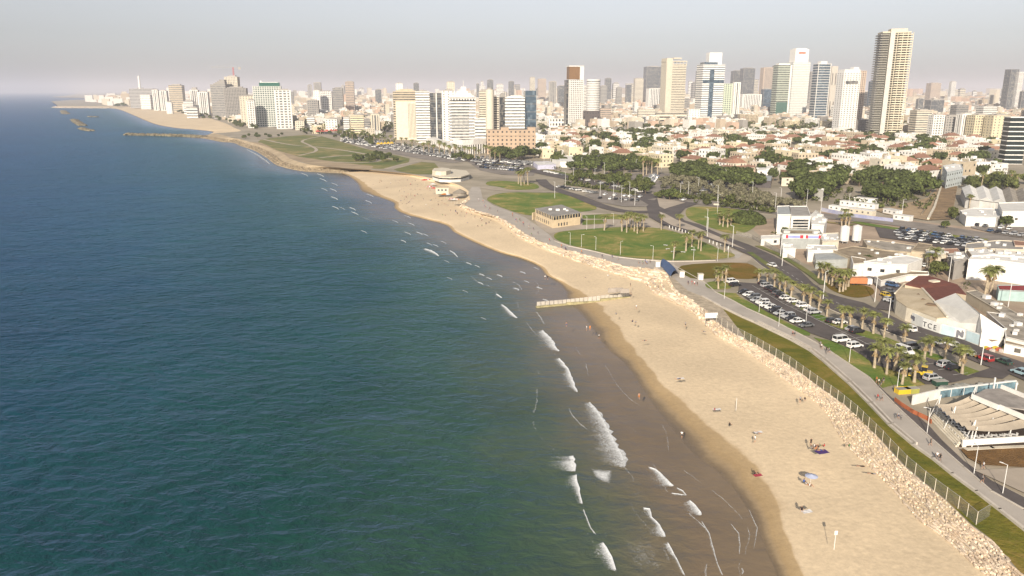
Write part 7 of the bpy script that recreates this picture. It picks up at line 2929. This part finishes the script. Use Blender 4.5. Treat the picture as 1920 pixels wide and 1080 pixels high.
# --- restaurant with shade sails
t = thing('sail_restaurant', 'terrace restaurant under striped beige shade sails on white masts', 'restaurant', P(1830, 790))
o0 = t.location.copy()
sailm = mat('beige_sailcloth', (.42, .36, .28), rough=.8, var=.12, scale=.3)
L1 = [(1757, 760, 4.2), (1764, 766, 4.2), (1771, 773, 4.2), (1779, 780, 4.2), (1788, 787, 4.2), (1798, 794, 4.2), (1808, 800, 4.2), (1819, 807, 4.2)]
L2 = [(1819, 744, 5.0), (1834, 748, 5.0), (1850, 754, 5.0), (1868, 761, 5.0), (1886, 768, 5.0), (1904, 775, 5.0), (1925, 785, 5.0), (1945, 806, 4.6)]
for i in range(7):
    a0, a1, b0, b1 = [P(x, y, LZ + z) - o0 for x, y, z in (L1[i], L1[i + 1], L2[i], L2[i + 1])]
    a1, b1 = a0.lerp(a1, .58), b0.lerp(b1, .58)  # strips narrowed, the wide gaps imitate dark overlap shadows
    b = MB()
    vs, fs = [], []
    n = 8
    for k in range(n + 1):
        s = k / n
        sag = -.7 * math.sin(math.pi * s)
        e0, e1 = a0.lerp(b0, s), a1.lerp(b1, s)
        mid = e0.lerp(e1, .5)
        vs += [e0 + Vector((0, 0, sag + .25)), mid + Vector((0, 0, sag * 1.15)), e1 + Vector((0, 0, sag - .25))]
    for k in range(n):
        for j in range(2):
            fs.append((k * 3 + j, k * 3 + j + 1, k * 3 + j + 4, k * 3 + j + 3))
    b.add(vs, fs)
    b.build('shade_sail', sailm, t, smooth=True)
for x, y, h_ in ((1754, 784, 5.6), (1781, 806, 5.4), (1818, 833, 5.4), (1822, 838, 4.4), (1852, 818, 4.2), (1892, 818, 4.2), (1819, 770, 6), (1868, 800, 5.2)):
    p = P(x, y) - o0
    b = MB()
    b.tube([(p.x, p.y, 0), (p.x + .5, p.y, h_)], .12, 6)
    if x < 1820:
        b.tube([(p.x - 1.9, p.y - .6, 0), (p.x + .5, p.y, h_)], .06, 5)
    b.build('mast', metalw, t)
b = MB()
p = [P(x, y, LZ + .3) - o0 for x, y in ((1758, 782), (1800, 836), (1935, 833), (1935, 765), (1850, 745))]
b.prism([(a.x, a.y) for a in p], -.1, .3)
b.build('deck', mat('deck_painted_shade', (.05, .035, .025)), t)  # near-black deck colour stands in for shadow between the sails
b = MB()
for (x0, y0, x1, y1) in ((1803, 838, 1935, 830),):
    a, d = P(x0, y0) - o0, P(x1, y1) - o0
    v = d - a
    m = (a + d) / 2
    b.box((m.x, m.y, .8), (v.length, .35, 1.6), math.atan2(v.y, v.x))
b.build('front_wall', white, t)
b = MB()
for k in range(6):
    a, d = P(1744 + k * 2.5, 786 - k * 1.5) - o0, P(1794 + k * 2.5, 838 - k * 1.5) - o0
    v = d - a
    m = (a + d) / 2
    b.box((m.x, m.y, .15 + .1 * k), (v.length, .55, .3 + .2 * k), math.atan2(v.y, v.x))
b.build('terrace_steps', cream, t)
roofq = [(1819, 742, 5.6), (1848, 728, 5.4), (1878, 727, 5.4), (1938, 752, 5.2), (1938, 770, 5.2), (1876, 760, 5.4)]
pts = [P(x, y, LZ + z) - o0 for x, y, z in roofq]
b = MB()
b.prism([(a.x, a.y) for a in pts], 5.0, 5.25)
b.build('grey_canopy', mat('grey_canopy_cloth', (.34, .31, .28), var=.2, scale=.4), t)
b = MB()
for s in (((1877, 727, 5.4), (1938, 752, 5.4)), ((1822, 743, 5.6), (1872, 764, 5.6)), ((1874, 763, 5.6), (1938, 790, 5.6))):
    a, d = [P(x, y, LZ + z) - o0 for x, y, z in s]
    v = d - a
    m = (a + d) / 2
    b.box((m.x, m.y, 5.6), (v.length, .3, 1.1), math.atan2(v.y, v.x))
b.build('white_parapet', white, t)['kind'] = 'stuff'
b = MB()
for x, y in ((1860, 745), (1900, 755), (1925, 770)):
    p = P(x, y, LZ) - o0
    b.box((p.x, p.y, 2.5), (.3, .3, 5))
b.build('columns', metalw, t)
# tables and chairs of the terrace
tb = bpy.data.objects.new('cafe_table', None)
COL.objects.link(tb)
b = MB()
b.cyl((0, 0, .72), .42, .42, .04, 14)
b.build('tabletop', metalw, tb)
b = MB()
b.cyl((0, 0, 0), .3, .04, .05, 10)
b.cyl((0, 0, .04), .04, .04, .68, 8)
b.build('pedestal', metal, tb)
ch = bpy.data.objects.new('cafe_chair', None)
COL.objects.link(ch)
b = MB()
b.box((0, 0, .45), (.46, .46, .06))
b.build('seat', metalw, ch)
b = MB()
b.box((0, .21, .72), (.46, .05, .5))
b.build('backrest', metalw, ch)
for x in (-.19, .19):
    for y in (-.19, .19):
        b = MB()
        b.box((x, y, .22), (.04, .04, .44))
        b.build('leg', metal, ch)
spots_ = []
for i in range(9):
    for j in range(2):
        spots_.append((1757 + i * 6.0 + j * 7, 778 + i * 6.2 - j * 3))
for i in range(8):
    spots_.append((1815 + i * 12, 827 - i * .6))
for i, (x, y) in enumerate(spots_):
    q = P(x, y) + Vector((0, 0, .3))
    r = place(tb, q, 0)
    base = 'round white table on the sail restaurant terrace'
    tag(r, base, 'table', 'tables of the sail restaurant')
    PENDING.append((r, base, '', x))
    for k in range(2):
        a = k * math.pi + RT.uniform(-.3, .3)
        r = place(ch, q + Vector((math.cos(a) * .75, math.sin(a) * .75, 0)), a - math.pi / 2)
        base = 'white chair on the sail restaurant terrace'
        tag(r, base, 'chair', 'chairs of the sail restaurant')
        PENDING.append((r, base, '', x + k * .1))
# blue and white wall behind the sail restaurant
t = thing('terrace_wall', 'white retaining wall running into a pale blue glass screen behind the restaurant', 'wall', P(1760, 745))
o0 = t.location.copy()
b = MB()
a, d = P(1710, 759) - o0, P(1760, 747) - o0
v = d - a
m = (a + d) / 2
b.box((m.x, m.y, 1.2), (v.length, .4, 2.4), math.atan2(v.y, v.x))
b.build('white_wall', white, t)
b, f = MB(), MB()
sc_ = [(1760, 747), (1782, 744), (1806, 741), (1830, 738), (1868, 733), (1903, 729)]
for s0, s1 in zip(sc_, sc_[1:]):
    a, d = P(*s0) - o0, P(*s1) - o0
    v = d - a
    m = (a + d) / 2
    b.box((m.x, m.y, 1.0), (v.length - .2, .1, 1.9), math.atan2(v.y, v.x))
    f.box((m.x, m.y, 2.1), (v.length, .35, .3), math.atan2(v.y, v.x))
    f.box((a.x, a.y, 1.0), (.14, .14, 2.0))
b.build('blue_screen', mat('blue_screen_glass', (.2, .32, .38), rough=.25, var=.4, scale=.4), t)
f.build('white_rail', metalw, t)
rb = MB()
for i in range(60):
    q = P(1765 + i * 2.3 + rnd.uniform(-2, 2), 732 - i * .16 + rnd.uniform(-2.5, 2.5))
    s = rnd.uniform(.7, 1.7)
    rb.blob((q.x, q.y, LZ + s * .3), (s * 1.3, s, s * .8), rnd.random() * 3, rnd=rnd)
stuff(rb.build('rubble', mat('pale_rubble', (.42, .42, .38), island=.5)), 'heap of pale rubble behind the blue screen wall', 'rubble')
lowwall('site_barrier', [(1677, 752), (1690, 762), (1712, 776), (1738, 788), (1746, 795)], 1.0, .1, mat('orange_netting', (.5, .16, .07), alpha=.8), label='orange netting barrier on the bend of the promenade', cat='barrier')
lowwall('stone_ledge', [(1812, 846), (1860, 843), (1935, 840)], .5, 1.0, cream, label='pale stone ledge over the red earth bank', cat='ledge')
for k, (x, y, lb, m) in enumerate(((1692, 737, 'yellow skip at the promenade bend', 'yellow'), (1708, 736, 'olive green skip next to the yellow one', 'dark green'), (1762, 722, 'green skip near the silver estate car', 'dark green'))):
    t = thing('skip', lb, 'skip', P(x, y), .15)
    b = MB()
    b.prism([(-1.6, -.8), (1.6, -.8), (1.6, .8), (-1.6, .8)], 0, 1.2)
    b.box((0, .82, .7), (3.3, .08, 1.4))
    b.build('container', carpaint[m] if k != 1 else mat('olive_paint', (.35, .35, .08)), t)
    b = MB()
    b.box((0, 0, 1.24), (3.3, 1.75, .08))
    b.build('lid', greyp, t)

# ================================================================ PEOPLE
skinm = mat('skin', (.4, .23, .15), rough=.6)
hairm = mat('hair', (.03, .02, .015), rough=.8)
cl = {n: mat('cloth_' + n, c, rough=.9) for n, c in (('white', (.7, .7, .68)), ('black', (.02, .02, .02)), ('red', (.5, .04, .04)), ('blue', (.05, .1, .3)), ('grey', (.25, .25, .25)), ('navy', (.02, .03, .08)), ('orange', (.6, .2, .04)), ('green', (.08, .2, .08)))}


def person_mesh(pose):
    """joints by pose; the body is one skinned surface, hands with five fingers each"""
    J = {}
    if pose in ('stand', 'walk'):
        st = .0 if pose == 'stand' else .28
        J.update(pel=(0, 0, .95), spi=(0, 0, 1.15), che=(0, 0, 1.36), nec=(0, 0, 1.5), hd0=(0, .01, 1.58), hd1=(0, .02, 1.7),
                 hl=(-.1, 0, .9), kl=(-.11, st * .6, .5), al=(-.11, st * .9, .09), tl=(-.12, st * .9 + .17, .04),
                 hr=(.1, 0, .9), kr=(.11, -st * .25, .5), ar=(.11, -st * 1.1, .12), tr=(.12, -st * 1.1 + .16, .04),
                 sl=(-.19, 0, 1.42), el=(-.25, -st * .4, 1.14), wl=(-.26, -st * .2 + .06, .9),
                 sr=(.19, 0, 1.42), er=(.25, st * .4, 1.14), wr=(.26, st * .7 + .06, .92))
        fd = Vector((0, .15, -1)).normalized()
    elif pose == 'sit':
        J.update(pel=(0, 0, .12), spi=(0, -.04, .32), che=(0, -.05, .52), nec=(0, -.03, .66), hd0=(0, 0, .74), hd1=(0, .02, .86),
                 hl=(-.1, .04, .12), kl=(-.16, .42, .42), al=(-.14, .62, .08), tl=(-.15, .78, .05),
                 hr=(.1, .04, .12), kr=(.2, .42, .34), ar=(.16, .66, .08), tr=(.17, .82, .05),
                 sl=(-.19, -.04, .58), el=(-.25, .1, .36), wl=(-.2, .34, .36),
                 sr=(.19, -.04, .58), er=(.26, .1, .36), wr=(.22, .34, .34))
        fd = Vector((0, 1, -.2)).normalized()
    else:
        J.update(pel=(0, 0, .12), spi=(0, -.2, .12), che=(0, -.42, .13), nec=(0, -.56, .13), hd0=(0, -.64, .14), hd1=(0, -.77, .14),
                 hl=(-.1, .05, .11), kl=(-.13, .48, .16), al=(-.12, .88, .08), tl=(-.14, .96, .16),
                 hr=(.1, .05, .11), kr=(.15, .46, .1), ar=(.14, .88, .08), tr=(.16, .96, .16),
                 sl=(-.19, -.48, .12), el=(-.3, -.25, .08), wl=(-.32, 0, .06),
                 sr=(.19, -.48, .12), er=(.34, -.3, .08), wr=(.3, -.06, .06))
        fd = Vector((0, 1, 0))
    rad = dict(pel=.13, spi=.115, che=.14, nec=.055, hd0=.085, hd1=.09, hl=.09, kl=.058, al=.042, tl=.035, hr=.09, kr=.058, ar=.042, tr=.035,
               sl=.06, el=.042, wl=.028, sr=.06, er=.042, wr=.028)
    names = list(J)
    edges = [('pel', 'spi'), ('spi', 'che'), ('che', 'nec'), ('nec', 'hd0'), ('hd0', 'hd1'), ('pel', 'hl'), ('hl', 'kl'), ('kl', 'al'), ('al', 'tl'),
             ('pel', 'hr'), ('hr', 'kr'), ('kr', 'ar'), ('ar', 'tr'), ('che', 'sl'), ('sl', 'el'), ('el', 'wl'), ('che', 'sr'), ('sr', 'er'), ('er', 'wr')]
    for s in 'lr':
        w_ = Vector(J['w' + s])
        palm = w_ + fd * .075
        J['p' + s] = tuple(palm)
        rad['p' + s] = .03
        names.append('p' + s)
        edges.append(('w' + s, 'p' + s))
        side = Vector((1, 0, 0))
        for k, (o_, ln) in enumerate(((-.03, .075), (-.01, .09), (.012, .085), (.032, .065))):
            nm = 'f%d%s' % (k, s)
            J[nm] = tuple(palm + side * o_ + fd * ln)
            rad[nm] = .009
            names.append(nm)
            edges.append(('p' + s, nm))
        nm = 'th' + s
        J[nm] = tuple(w_ + fd * .05 + Vector((.06 if s == 'l' else -.06, .02, 0)))
        rad[nm] = .01
        names.append(nm)
        edges.append(('w' + s, nm))
    me = bpy.data.meshes.new('skeleton')
    me.from_pydata([J[n] for n in names], [(names.index(a), names.index(b)) for a, b in edges], [])
    o = bpy.data.objects.new('skeleton', me)
    COL.objects.link(o)
    m = o.modifiers.new('s', 'SKIN')
    m.use_smooth_shade = True
    me.update()
    if not me.skin_vertices:
        bpy.context.view_layer.objects.active = o
        o.select_set(True)
        bpy.ops.mesh.customdata_skin_add()
    for i, n in enumerate(names):
        sv = me.skin_vertices[0].data[i]
        sv.radius = (rad[n], rad[n])
        sv.use_root = (n == 'pel')
    s = o.modifiers.new('u', 'SUBSURF')
    s.levels = 1
    s.render_levels = 1
    dg = bpy.context.evaluated_depsgraph_get()
    ev = o.evaluated_get(dg)
    res = bpy.data.meshes.new_from_object(ev)
    bpy.data.objects.remove(o)
    res.materials.clear()
    for mm in (skinm, cl['white'], cl['black'], hairm):
        res.materials.append(mm)
    V = {k: Vector(v) for k, v in J.items()}

    def seg(p, a, b):
        d = V[b] - V[a]
        t = max(0, min(1, (p - V[a]).dot(d) / d.length_squared))
        return (p - V[a] - d * t).length, t
    best = [('pel', 'spi', 1), ('spi', 'che', 1), ('che', 'nec', 1), ('che', 'sl', 1), ('che', 'sr', 1), ('pel', 'hl', 2), ('pel', 'hr', 2)]
    for p in res.polygons:
        c = p.center
        cand = []
        for a, b in edges:
            d, t = seg(c, a, b)
            cand.append((d - (rad[a] * (1 - t) + rad[b] * t), a, b, t))
        d, a, b, t = min(cand, key=lambda e: e[0])
        mi = 0
        if (a, b) in (('spi', 'che'), ('che', 'sl'), ('che', 'sr')) or (a, b) == ('pel', 'spi') and t > .35 or (a, b) == ('che', 'nec') and t < .8:
            mi = 1
        elif a in ('sl', 'sr') and t < .5:
            mi = 1
        elif (a, b) == ('pel', 'spi') or (a == 'pel' and b in ('hl', 'hr')) or (a in ('hl', 'hr') and t < .75):
            mi = 2
        elif (a, b) == ('hd0', 'hd1'):
            u = (V['hd1'] - V['nec']).normalized()
            fwd = Vector((0, 1, 0)) if pose != 'lie' else Vector((0, 0, 1))
            if (c - V['hd1']).dot(u) > .03 or (c - V['hd1']).dot(fwd) < -.02:
                mi = 3
        p.material_index = mi
        p.use_smooth = True
    # a face: nose, eyes and mouth as small shapes joined to the head mesh
    b = MB()
    u = (V['hd1'] - V['nec']).normalized()
    fwd = Vector((0, 1, 0)) if pose != 'lie' else Vector((0, 0, 1))
    hc = V['hd0'].lerp(V['hd1'], .45)
    n0 = len(res.vertices)
    import bmesh
    bm = bmesh.new()
    bm.from_mesh(res)
    for off, s_, mi in ((fwd * .092, (.022, .03, .04), 0), (fwd * .088 + u * .035 + Vector((.03, 0, 0)), (.02, .01, .012), 3), (fwd * .088 + u * .035 - Vector((.03, 0, 0)), (.02, .01, .012), 3), (fwd * .086 - u * .045, (.04, .01, .01), 3)):
        r = bmesh.ops.create_cube(bm, size=1.0)
        for v in r['verts']:
            v.co = hc + off + Vector((v.co.x * s_[0], v.co.y * s_[1], v.co.z * s_[2]))
        for f in {f for v in r['verts'] for f in v.link_faces}:
            f.material_index = mi
    for s in (-1, 1):
        r = bmesh.ops.create_cube(bm, size=1.0)
        for v in r['verts']:
            v.co = hc + Vector((s * .092, 0, 0)) + Vector((v.co.x * .02, v.co.y * .03, v.co.z * .05))
    bm.to_mesh(res)
    bm.free()
    return res


PM = {k: person_mesh(k) for k in ('stand', 'walk', 'sit', 'lie')}
VERB = {'stand': 'standing', 'walk': 'walking', 'sit': 'sitting', 'lie': 'lying'}


def person(x, y, pose, shirt, shorts, where, rz=None, group='people on the beach', dz=0):
    q = G(x, y)
    o = bpy.data.objects.new('person', PM[pose])
    COL.objects.link(o)
    o.location = q + Vector((0, 0, dz))
    o.rotation_euler = (0, 0, RT.uniform(0, 6.28) if rz is None else rz)
    for i, m in ((1, skinm if shirt == 'bare' else cl[shirt]), (2, cl[shorts])):
        o.material_slots[i].link = 'OBJECT'
        o.material_slots[i].material = m
    top = 'bare chested person' if shirt == 'bare' else 'person in %s top' % shirt
    base = '%s %s %s' % (top, VERB[pose], where)
    tag(o, base, 'person', group)
    PENDING.append((o, base, '', x))
    return o


def towel(x, y, s, col, label, rz=.3):
    m = mat('towel_' + col.replace(' ', '_'), {'purple': (.07, .035, .16), 'white': (.72, .7, .68), 'red': (.4, .05, .08), 'pale blue': (.4, .5, .7), 'dark': (.04, .04, .04)}[col])
    b = MB()
    n = 5
    vs = [(-s[0] / 2 + s[0] * i / n, -s[1] / 2 + s[1] * j / n, .05 + .03 * math.sin(i * 2 + j)) for i in range(n + 1) for j in range(n + 1)]
    b.add(vs, [(i * (n + 1) + j, (i + 1) * (n + 1) + j, (i + 1) * (n + 1) + j + 1, i * (n + 1) + j + 1) for i in range(n) for j in range(n)])
    o = b.build('towel', m)
    o.location = G(x, y) + Vector((0, 0, .06))
    o.rotation_euler = (0, 0, rz)
    tag(o, label, 'towel')
    return o


ws = 'near the slatted barrier'
for a in ((1062, 613, 'stand', 'bare', 'blue', 'in the shallows below the barrier'), (1100, 620, 'stand', 'white', 'grey', 'in the shallows below the barrier'), (1106, 620, 'stand', 'orange', 'orange', 'in the shallows below the barrier'),
          (1123, 636, 'walk', 'white', 'black', 'at the water edge below the barrier'), (1198, 749, 'walk', 'bare', 'orange', 'wading far from the shore'), (1278, 822, 'walk', 'white', 'black', 'wading at the dark water line'),
          (1155, 590, 'sit', 'grey', 'black', ws), (1186, 604, 'sit', 'navy', 'black', ws), (1192, 606, 'sit', 'grey', 'grey', ws), (1209, 639, 'lie', 'bare', 'navy', 'alone in mid beach'), (1285, 613, 'stand', 'grey', 'black', 'below the billboard stairs'),
          (1320, 622, 'lie', 'grey', 'navy', 'close to the first boulders'), (1272, 711, 'lie', 'black', 'navy', 'on a pale towel'), (1340, 768, 'lie', 'bare', 'red', 'on a pink white towel'), (1368, 798, 'sit', 'black', 'black', 'left of the white towel'),
          (1422, 812, 'lie', 'bare', 'grey', 'beside the white towel'), (1415, 830, 'walk', 'white', 'grey', 'with a long shadow in mid beach'), (1414, 889, 'sit', 'black', 'black', 'by the red towel'), (1503, 957, 'sit', 'black', 'black', 'by the white towel'),
          (1500, 755, 'stand', 'grey', 'black', 'at the foot of the boulders'), (1509, 750, 'sit', 'black', 'grey', 'at the foot of the boulders'), (1615, 875, 'lie', 'black', 'black', 'under the boulders'), (1636, 889, 'lie', 'grey', 'black', 'under the boulders'), (1592, 838, 'sit', 'green', 'black', 'under the boulders'),
          (1182, 538, 'stand', 'navy', 'black', 'above the barrier'), (1183, 553, 'walk', 'grey', 'black', 'above the barrier'), (1098, 521, 'lie', 'grey', 'navy', 'above the barrier'), (1022, 524, 'stand', 'white', 'navy', 'at the bend of the water line'), (1027, 525, 'stand', 'black', 'black', 'at the bend of the water line'),
          (1193, 580, 'stand', 'white', 'grey', ws), (1140, 518, 'sit', 'white', 'grey', 'above the barrier')):
    person(*a)
for x, y, p, s, t_ in ((1520, 836, 'stand', 'black', 'black'), (1522, 842, 'sit', 'grey', 'black'), (1527, 838, 'sit', 'white', 'navy'), (1530, 843, 'sit', 'orange', 'black'), (1534, 841, 'sit', 'black', 'grey'), (1538, 845, 'lie', 'bare', 'blue'), (1540, 836, 'lie', 'bare', 'green'), (1545, 838, 'sit', 'red', 'black')):
    person(x, y, p, s, t_, 'in the group around the purple blanket')
for x, y, p, s, t_ in ((1507, 905, 'sit', 'blue', 'navy'), (1513, 908, 'lie', 'bare', 'white'), (1518, 912, 'sit', 'white', 'black')):
    person(x, y, p, s, t_, 'under the pale blue umbrella')
towel(1541, 848, (2.6, 1.7), 'purple', 'purple blanket spread below the group of sunbathers')
towel(1513, 960, (1.9, 1.0), 'white', 'white towel beside the person in black')
towel(1421, 892, (1.7, .9), 'red', 'red towel on the damp sand edge')
towel(1422, 811, (1.9, .9), 'white', 'white towel above the walking person')
towel(1276, 710, (1.9, .9), 'white', 'small white towel high on the middle beach', .1)
towel(1344, 768, (1.9, .9), 'white', 'pinkish white towel right of the dark wet sand', .1)


def umbrella(x, y, cols, label, s=1.0):
    t = thing('beach_umbrella', label, 'umbrella', G(x, y))
    b = MB()
    b.tube([(0, 0, 0), (.1, 0, 2.1 * s)], .03, 5)
    b.build('pole', metalw, t)
    b = MB()
    n = 10
    c = (.1, 0, 2.15 * s)
    vs = [c] + [(c[0] + 1.25 * s * math.cos(2 * math.pi * i / n), 1.25 * s * math.sin(2 * math.pi * i / n), 1.75 * s) for i in range(n)]
    b.add(vs, [(0, 1 + i, 1 + (i + 1) % n) for i in range(n)])
    b.m = [i % len(cols) for i in range(n)]
    b.build('canopy', list(cols), t)


pb = mat('pale_blue_cloth', (.42, .46, .6))
umbrella(1519, 908, (pb,), 'pale blue beach umbrella over three people', .95)
umbrella(833, 374, (cl['orange'],), 'bright orange beach umbrella near the round tent', 2.0)
umbrella(838, 374, (cl['white'],), 'white beach umbrella beside the orange one', 1.9)
umbrella(796, 347, (cl['red'],), 'red beach umbrella left of the lifeguard station', 2.2)
umbrella(803, 346, (cl['red'], cl['white']), 'red and white striped beach umbrella by the pure red one', 2.2)
umbrella(812, 354, (cl['white'],), 'white beach umbrella just left of the lifeguard station', 2.0)
umbrella(806, 360, (cl['red'], cl['white']), 'lower red and white beach umbrella by the station', 2.2)
umbrella(814, 362, (cl['red'],), 'lower red beach umbrella touching the station shadow', 2.0)
umbrella(846, 382, (cl['red'], cl['white']), 'left red and white umbrella below the round tent', 1.8)
umbrella(852, 383, (cl['white'],), 'middle white umbrella below the round tent', 1.8)
umbrella(857, 383, (cl['orange'], cl['white']), 'right orange and white umbrella below the round tent', 1.8)
SH = list(cl)
NB = [(690, 333), (760, 334), (800, 345), (820, 370), (850, 380), (880, 395), (930, 415), (965, 440), (925, 440), (860, 412), (790, 394), (755, 384), (745, 372), (700, 350)]
k = 0
while k < 95:
    x, y = RT.uniform(690, 965), RT.uniform(333, 440)
    if inpoly(x, y, NB):
        person(x, y, RT.choice(['stand', 'walk', 'sit', 'sit', 'lie', 'lie']), RT.choice(SH + ['bare', 'bare', 'black', 'black']), RT.choice(['black', 'navy', 'grey', 'blue']), 'on the far busy beach')
        k += 1
for i in range(40):
    t_ = RT.random()
    a = [(890, 375), (920, 392), (960, 408), (985, 425), (1010, 445), (1060, 470), (1120, 482), (1200, 493), (1240, 495)]
    f = t_ * (len(a) - 1)
    i0 = int(f)
    x = a[i0][0] * (1 - f + i0) + a[min(i0 + 1, 8)][0] * (f - i0) + RT.uniform(-8, 8)
    y = a[i0][1] * (1 - f + i0) + a[min(i0 + 1, 8)][1] * (f - i0) + RT.uniform(-1.5, 3)
    person(x, y, RT.choice(['stand', 'walk', 'walk']), RT.choice(SH), RT.choice(['black', 'navy', 'grey', 'blue']), 'on the upper promenade', group='people on the promenade')
for x, y, p, s, t_ in ((1486, 630, 'walk', 'red', 'black'), (1490, 630, 'walk', 'grey', 'black'), (1540, 655, 'walk', 'white', 'black'), (1538, 650, 'walk', 'grey', 'grey'), (1549, 661, 'walk', 'black', 'black'), (1554, 662, 'walk', 'grey', 'navy'), (1647, 722, 'stand', 'white', 'black'), (1652, 723, 'stand', 'black', 'black'), (1643, 718, 'stand', 'orange', 'navy'), (1656, 719, 'stand', 'black', 'grey'),
                       (1645, 751, 'walk', 'red', 'black'), (1653, 752, 'walk', 'grey', 'black'), (1684, 786, 'walk', 'grey', 'navy'), (1744, 836, 'walk', 'black', 'black'), (1756, 862, 'stand', 'white', 'black'), (1762, 865, 'stand', 'black', 'black'), (1290, 534, 'walk', 'navy', 'black'), (1297, 534, 'walk', 'red', 'grey'), (1302, 535, 'walk', 'white', 'red'), (1307, 536, 'walk', 'black', 'black'),
                       (1807, 656, 'stand', 'grey', 'black'), (1843, 880, 'walk', 'white', 'navy'), (1841, 905, 'walk', 'grey', 'black'), (1903, 645, 'stand', 'black', 'black')):
    person(x, y, p, s, t_, 'on the near promenade', group='people on the promenade', dz=.05)


# bicycles
def bicycle(x, y, label, rz):
    t = thing('bicycle', label, 'bicycle', P(x, y) + Vector((0, 0, .05)), rz)
    for cx in (-.52, .52):
        b = MB()
        n = 14
        b.tube([(cx + .33 * math.cos(2 * math.pi * i / n), 0, .34 + .33 * math.sin(2 * math.pi * i / n)) for i in range(n + 1)], .02, 4)
        b.build('wheel', tyre, t)
    b = MB()
    for s in (((-.52, 0, .34), (-.15, 0, .85)), ((-.15, 0, .85), (.4, 0, .85)), ((-.1, 0, .3), (.4, 0, .85)), ((-.1, 0, .3), (-.15, 0, .85)), ((.52, 0, .34), (.4, 0, 1.0)), ((-.52, 0, .34), (-.1, 0, .3))):
        b.tube(s, .022, 4)
    b.build('frame', cl['red'] if 'red' in label else metal, t)
    b = MB()
    b.box((-.18, 0, .95), (.26, .14, .06))
    b.build('saddle', blackm, t)
    b = MB()
    b.tube([(.4, -.28, 1.02), (.4, .28, 1.02)], .02, 4)
    b.build('handlebar', metal, t)


bicycle(1650, 725, 'bicycle standing with the people at the promenade bend', .4)
bicycle(1549, 664, 'bicycle on the promenade beside the curved lawn', 1.2)
bicycle(1679, 784, 'left bicycle of the two riding on the wide promenade', 1.0)
bicycle(1690, 786, 'right bicycle of the two riding on the wide promenade', 1.0)
bicycle(1758, 865, 'bicycle parked against the low promenade wall', 2.0)

# poles on the beach
for x, y, h, lb, sign in ((1380, 768, 2.9, 'thin white pole standing alone in the sand', 0), (1564, 1028, 3.0, 'pole with a small white sign near the bottom of the beach', 1)):
    t = thing('beach_pole', lb, 'pole', G(x, y))
    b = MB()
    b.tube([(0, 0, -.2), (0, 0, h)], .05, 6)
    b.build('post', metalw, t)
    if sign:
        b = MB()
        b.box((0, -.06, h - .2), (.5, .05, .7))
        b.build('sign', metalw, t)
# litter of seaweed and driftwood is left to the sand material; a few benches on the upper lawn path
for i, (x, y) in enumerate(((1248, 461), (1252, 468), (1262, 473), (1281, 474), (1300, 470))):
    t = thing('park_bench', '%s pale play bench on the oval lawn, from left' % ORD0[i], 'bench', P(x, y), RT.uniform(0, 3))
    b = MB()
    b.box((0, 0, .45), (2.0, .6, .1))
    b.build('seat', metalw, t)
    for s in (-.8, .8):
        b = MB()
        b.box((s, 0, .2), (.12, .5, .4))
        b.build('leg', greyp, t)

# ================================================================ LABEL ORDINALS
ORD = ['first', 'second', 'third', 'fourth', 'fifth', 'sixth', 'seventh', 'eighth', 'ninth', 'tenth', 'eleventh', 'twelfth', 'thirteenth', 'fourteenth', 'fifteenth', 'sixteenth', 'seventeenth', 'eighteenth', 'nineteenth', 'twentieth']


def nth(i):
    if i < 20:
        return ORD[i]
    tens = {2: 'twenty', 3: 'thirty', 4: 'forty', 5: 'fifty', 6: 'sixty', 7: 'seventy'}[(i + 1) // 10]
    r = (i + 1) % 10
    return tens + ('-' + ORD[r - 1] if r else 'th')


gr = {}
for o, base, depth, px in PENDING:
    gr.setdefault(base, []).append((px, o, depth))
for base, lst in gr.items():
    if len(lst) == 1:
        continue
    dg = {}
    for px, o, depth in lst:
        dg.setdefault(depth, []).append((px, o))
    for depth, l2 in dg.items():
        l2.sort(key=lambda e: e[0])
        b2 = base + ((' ' + depth) if depth else '')
        if len(l2) == 1:
            l2[0][1]['label'] = b2
            continue
        for i, (px, o) in enumerate(l2):
            o['label'] = b2 + ', ' + nth(i) + ' from left'
bpy.context.view_layer.update()
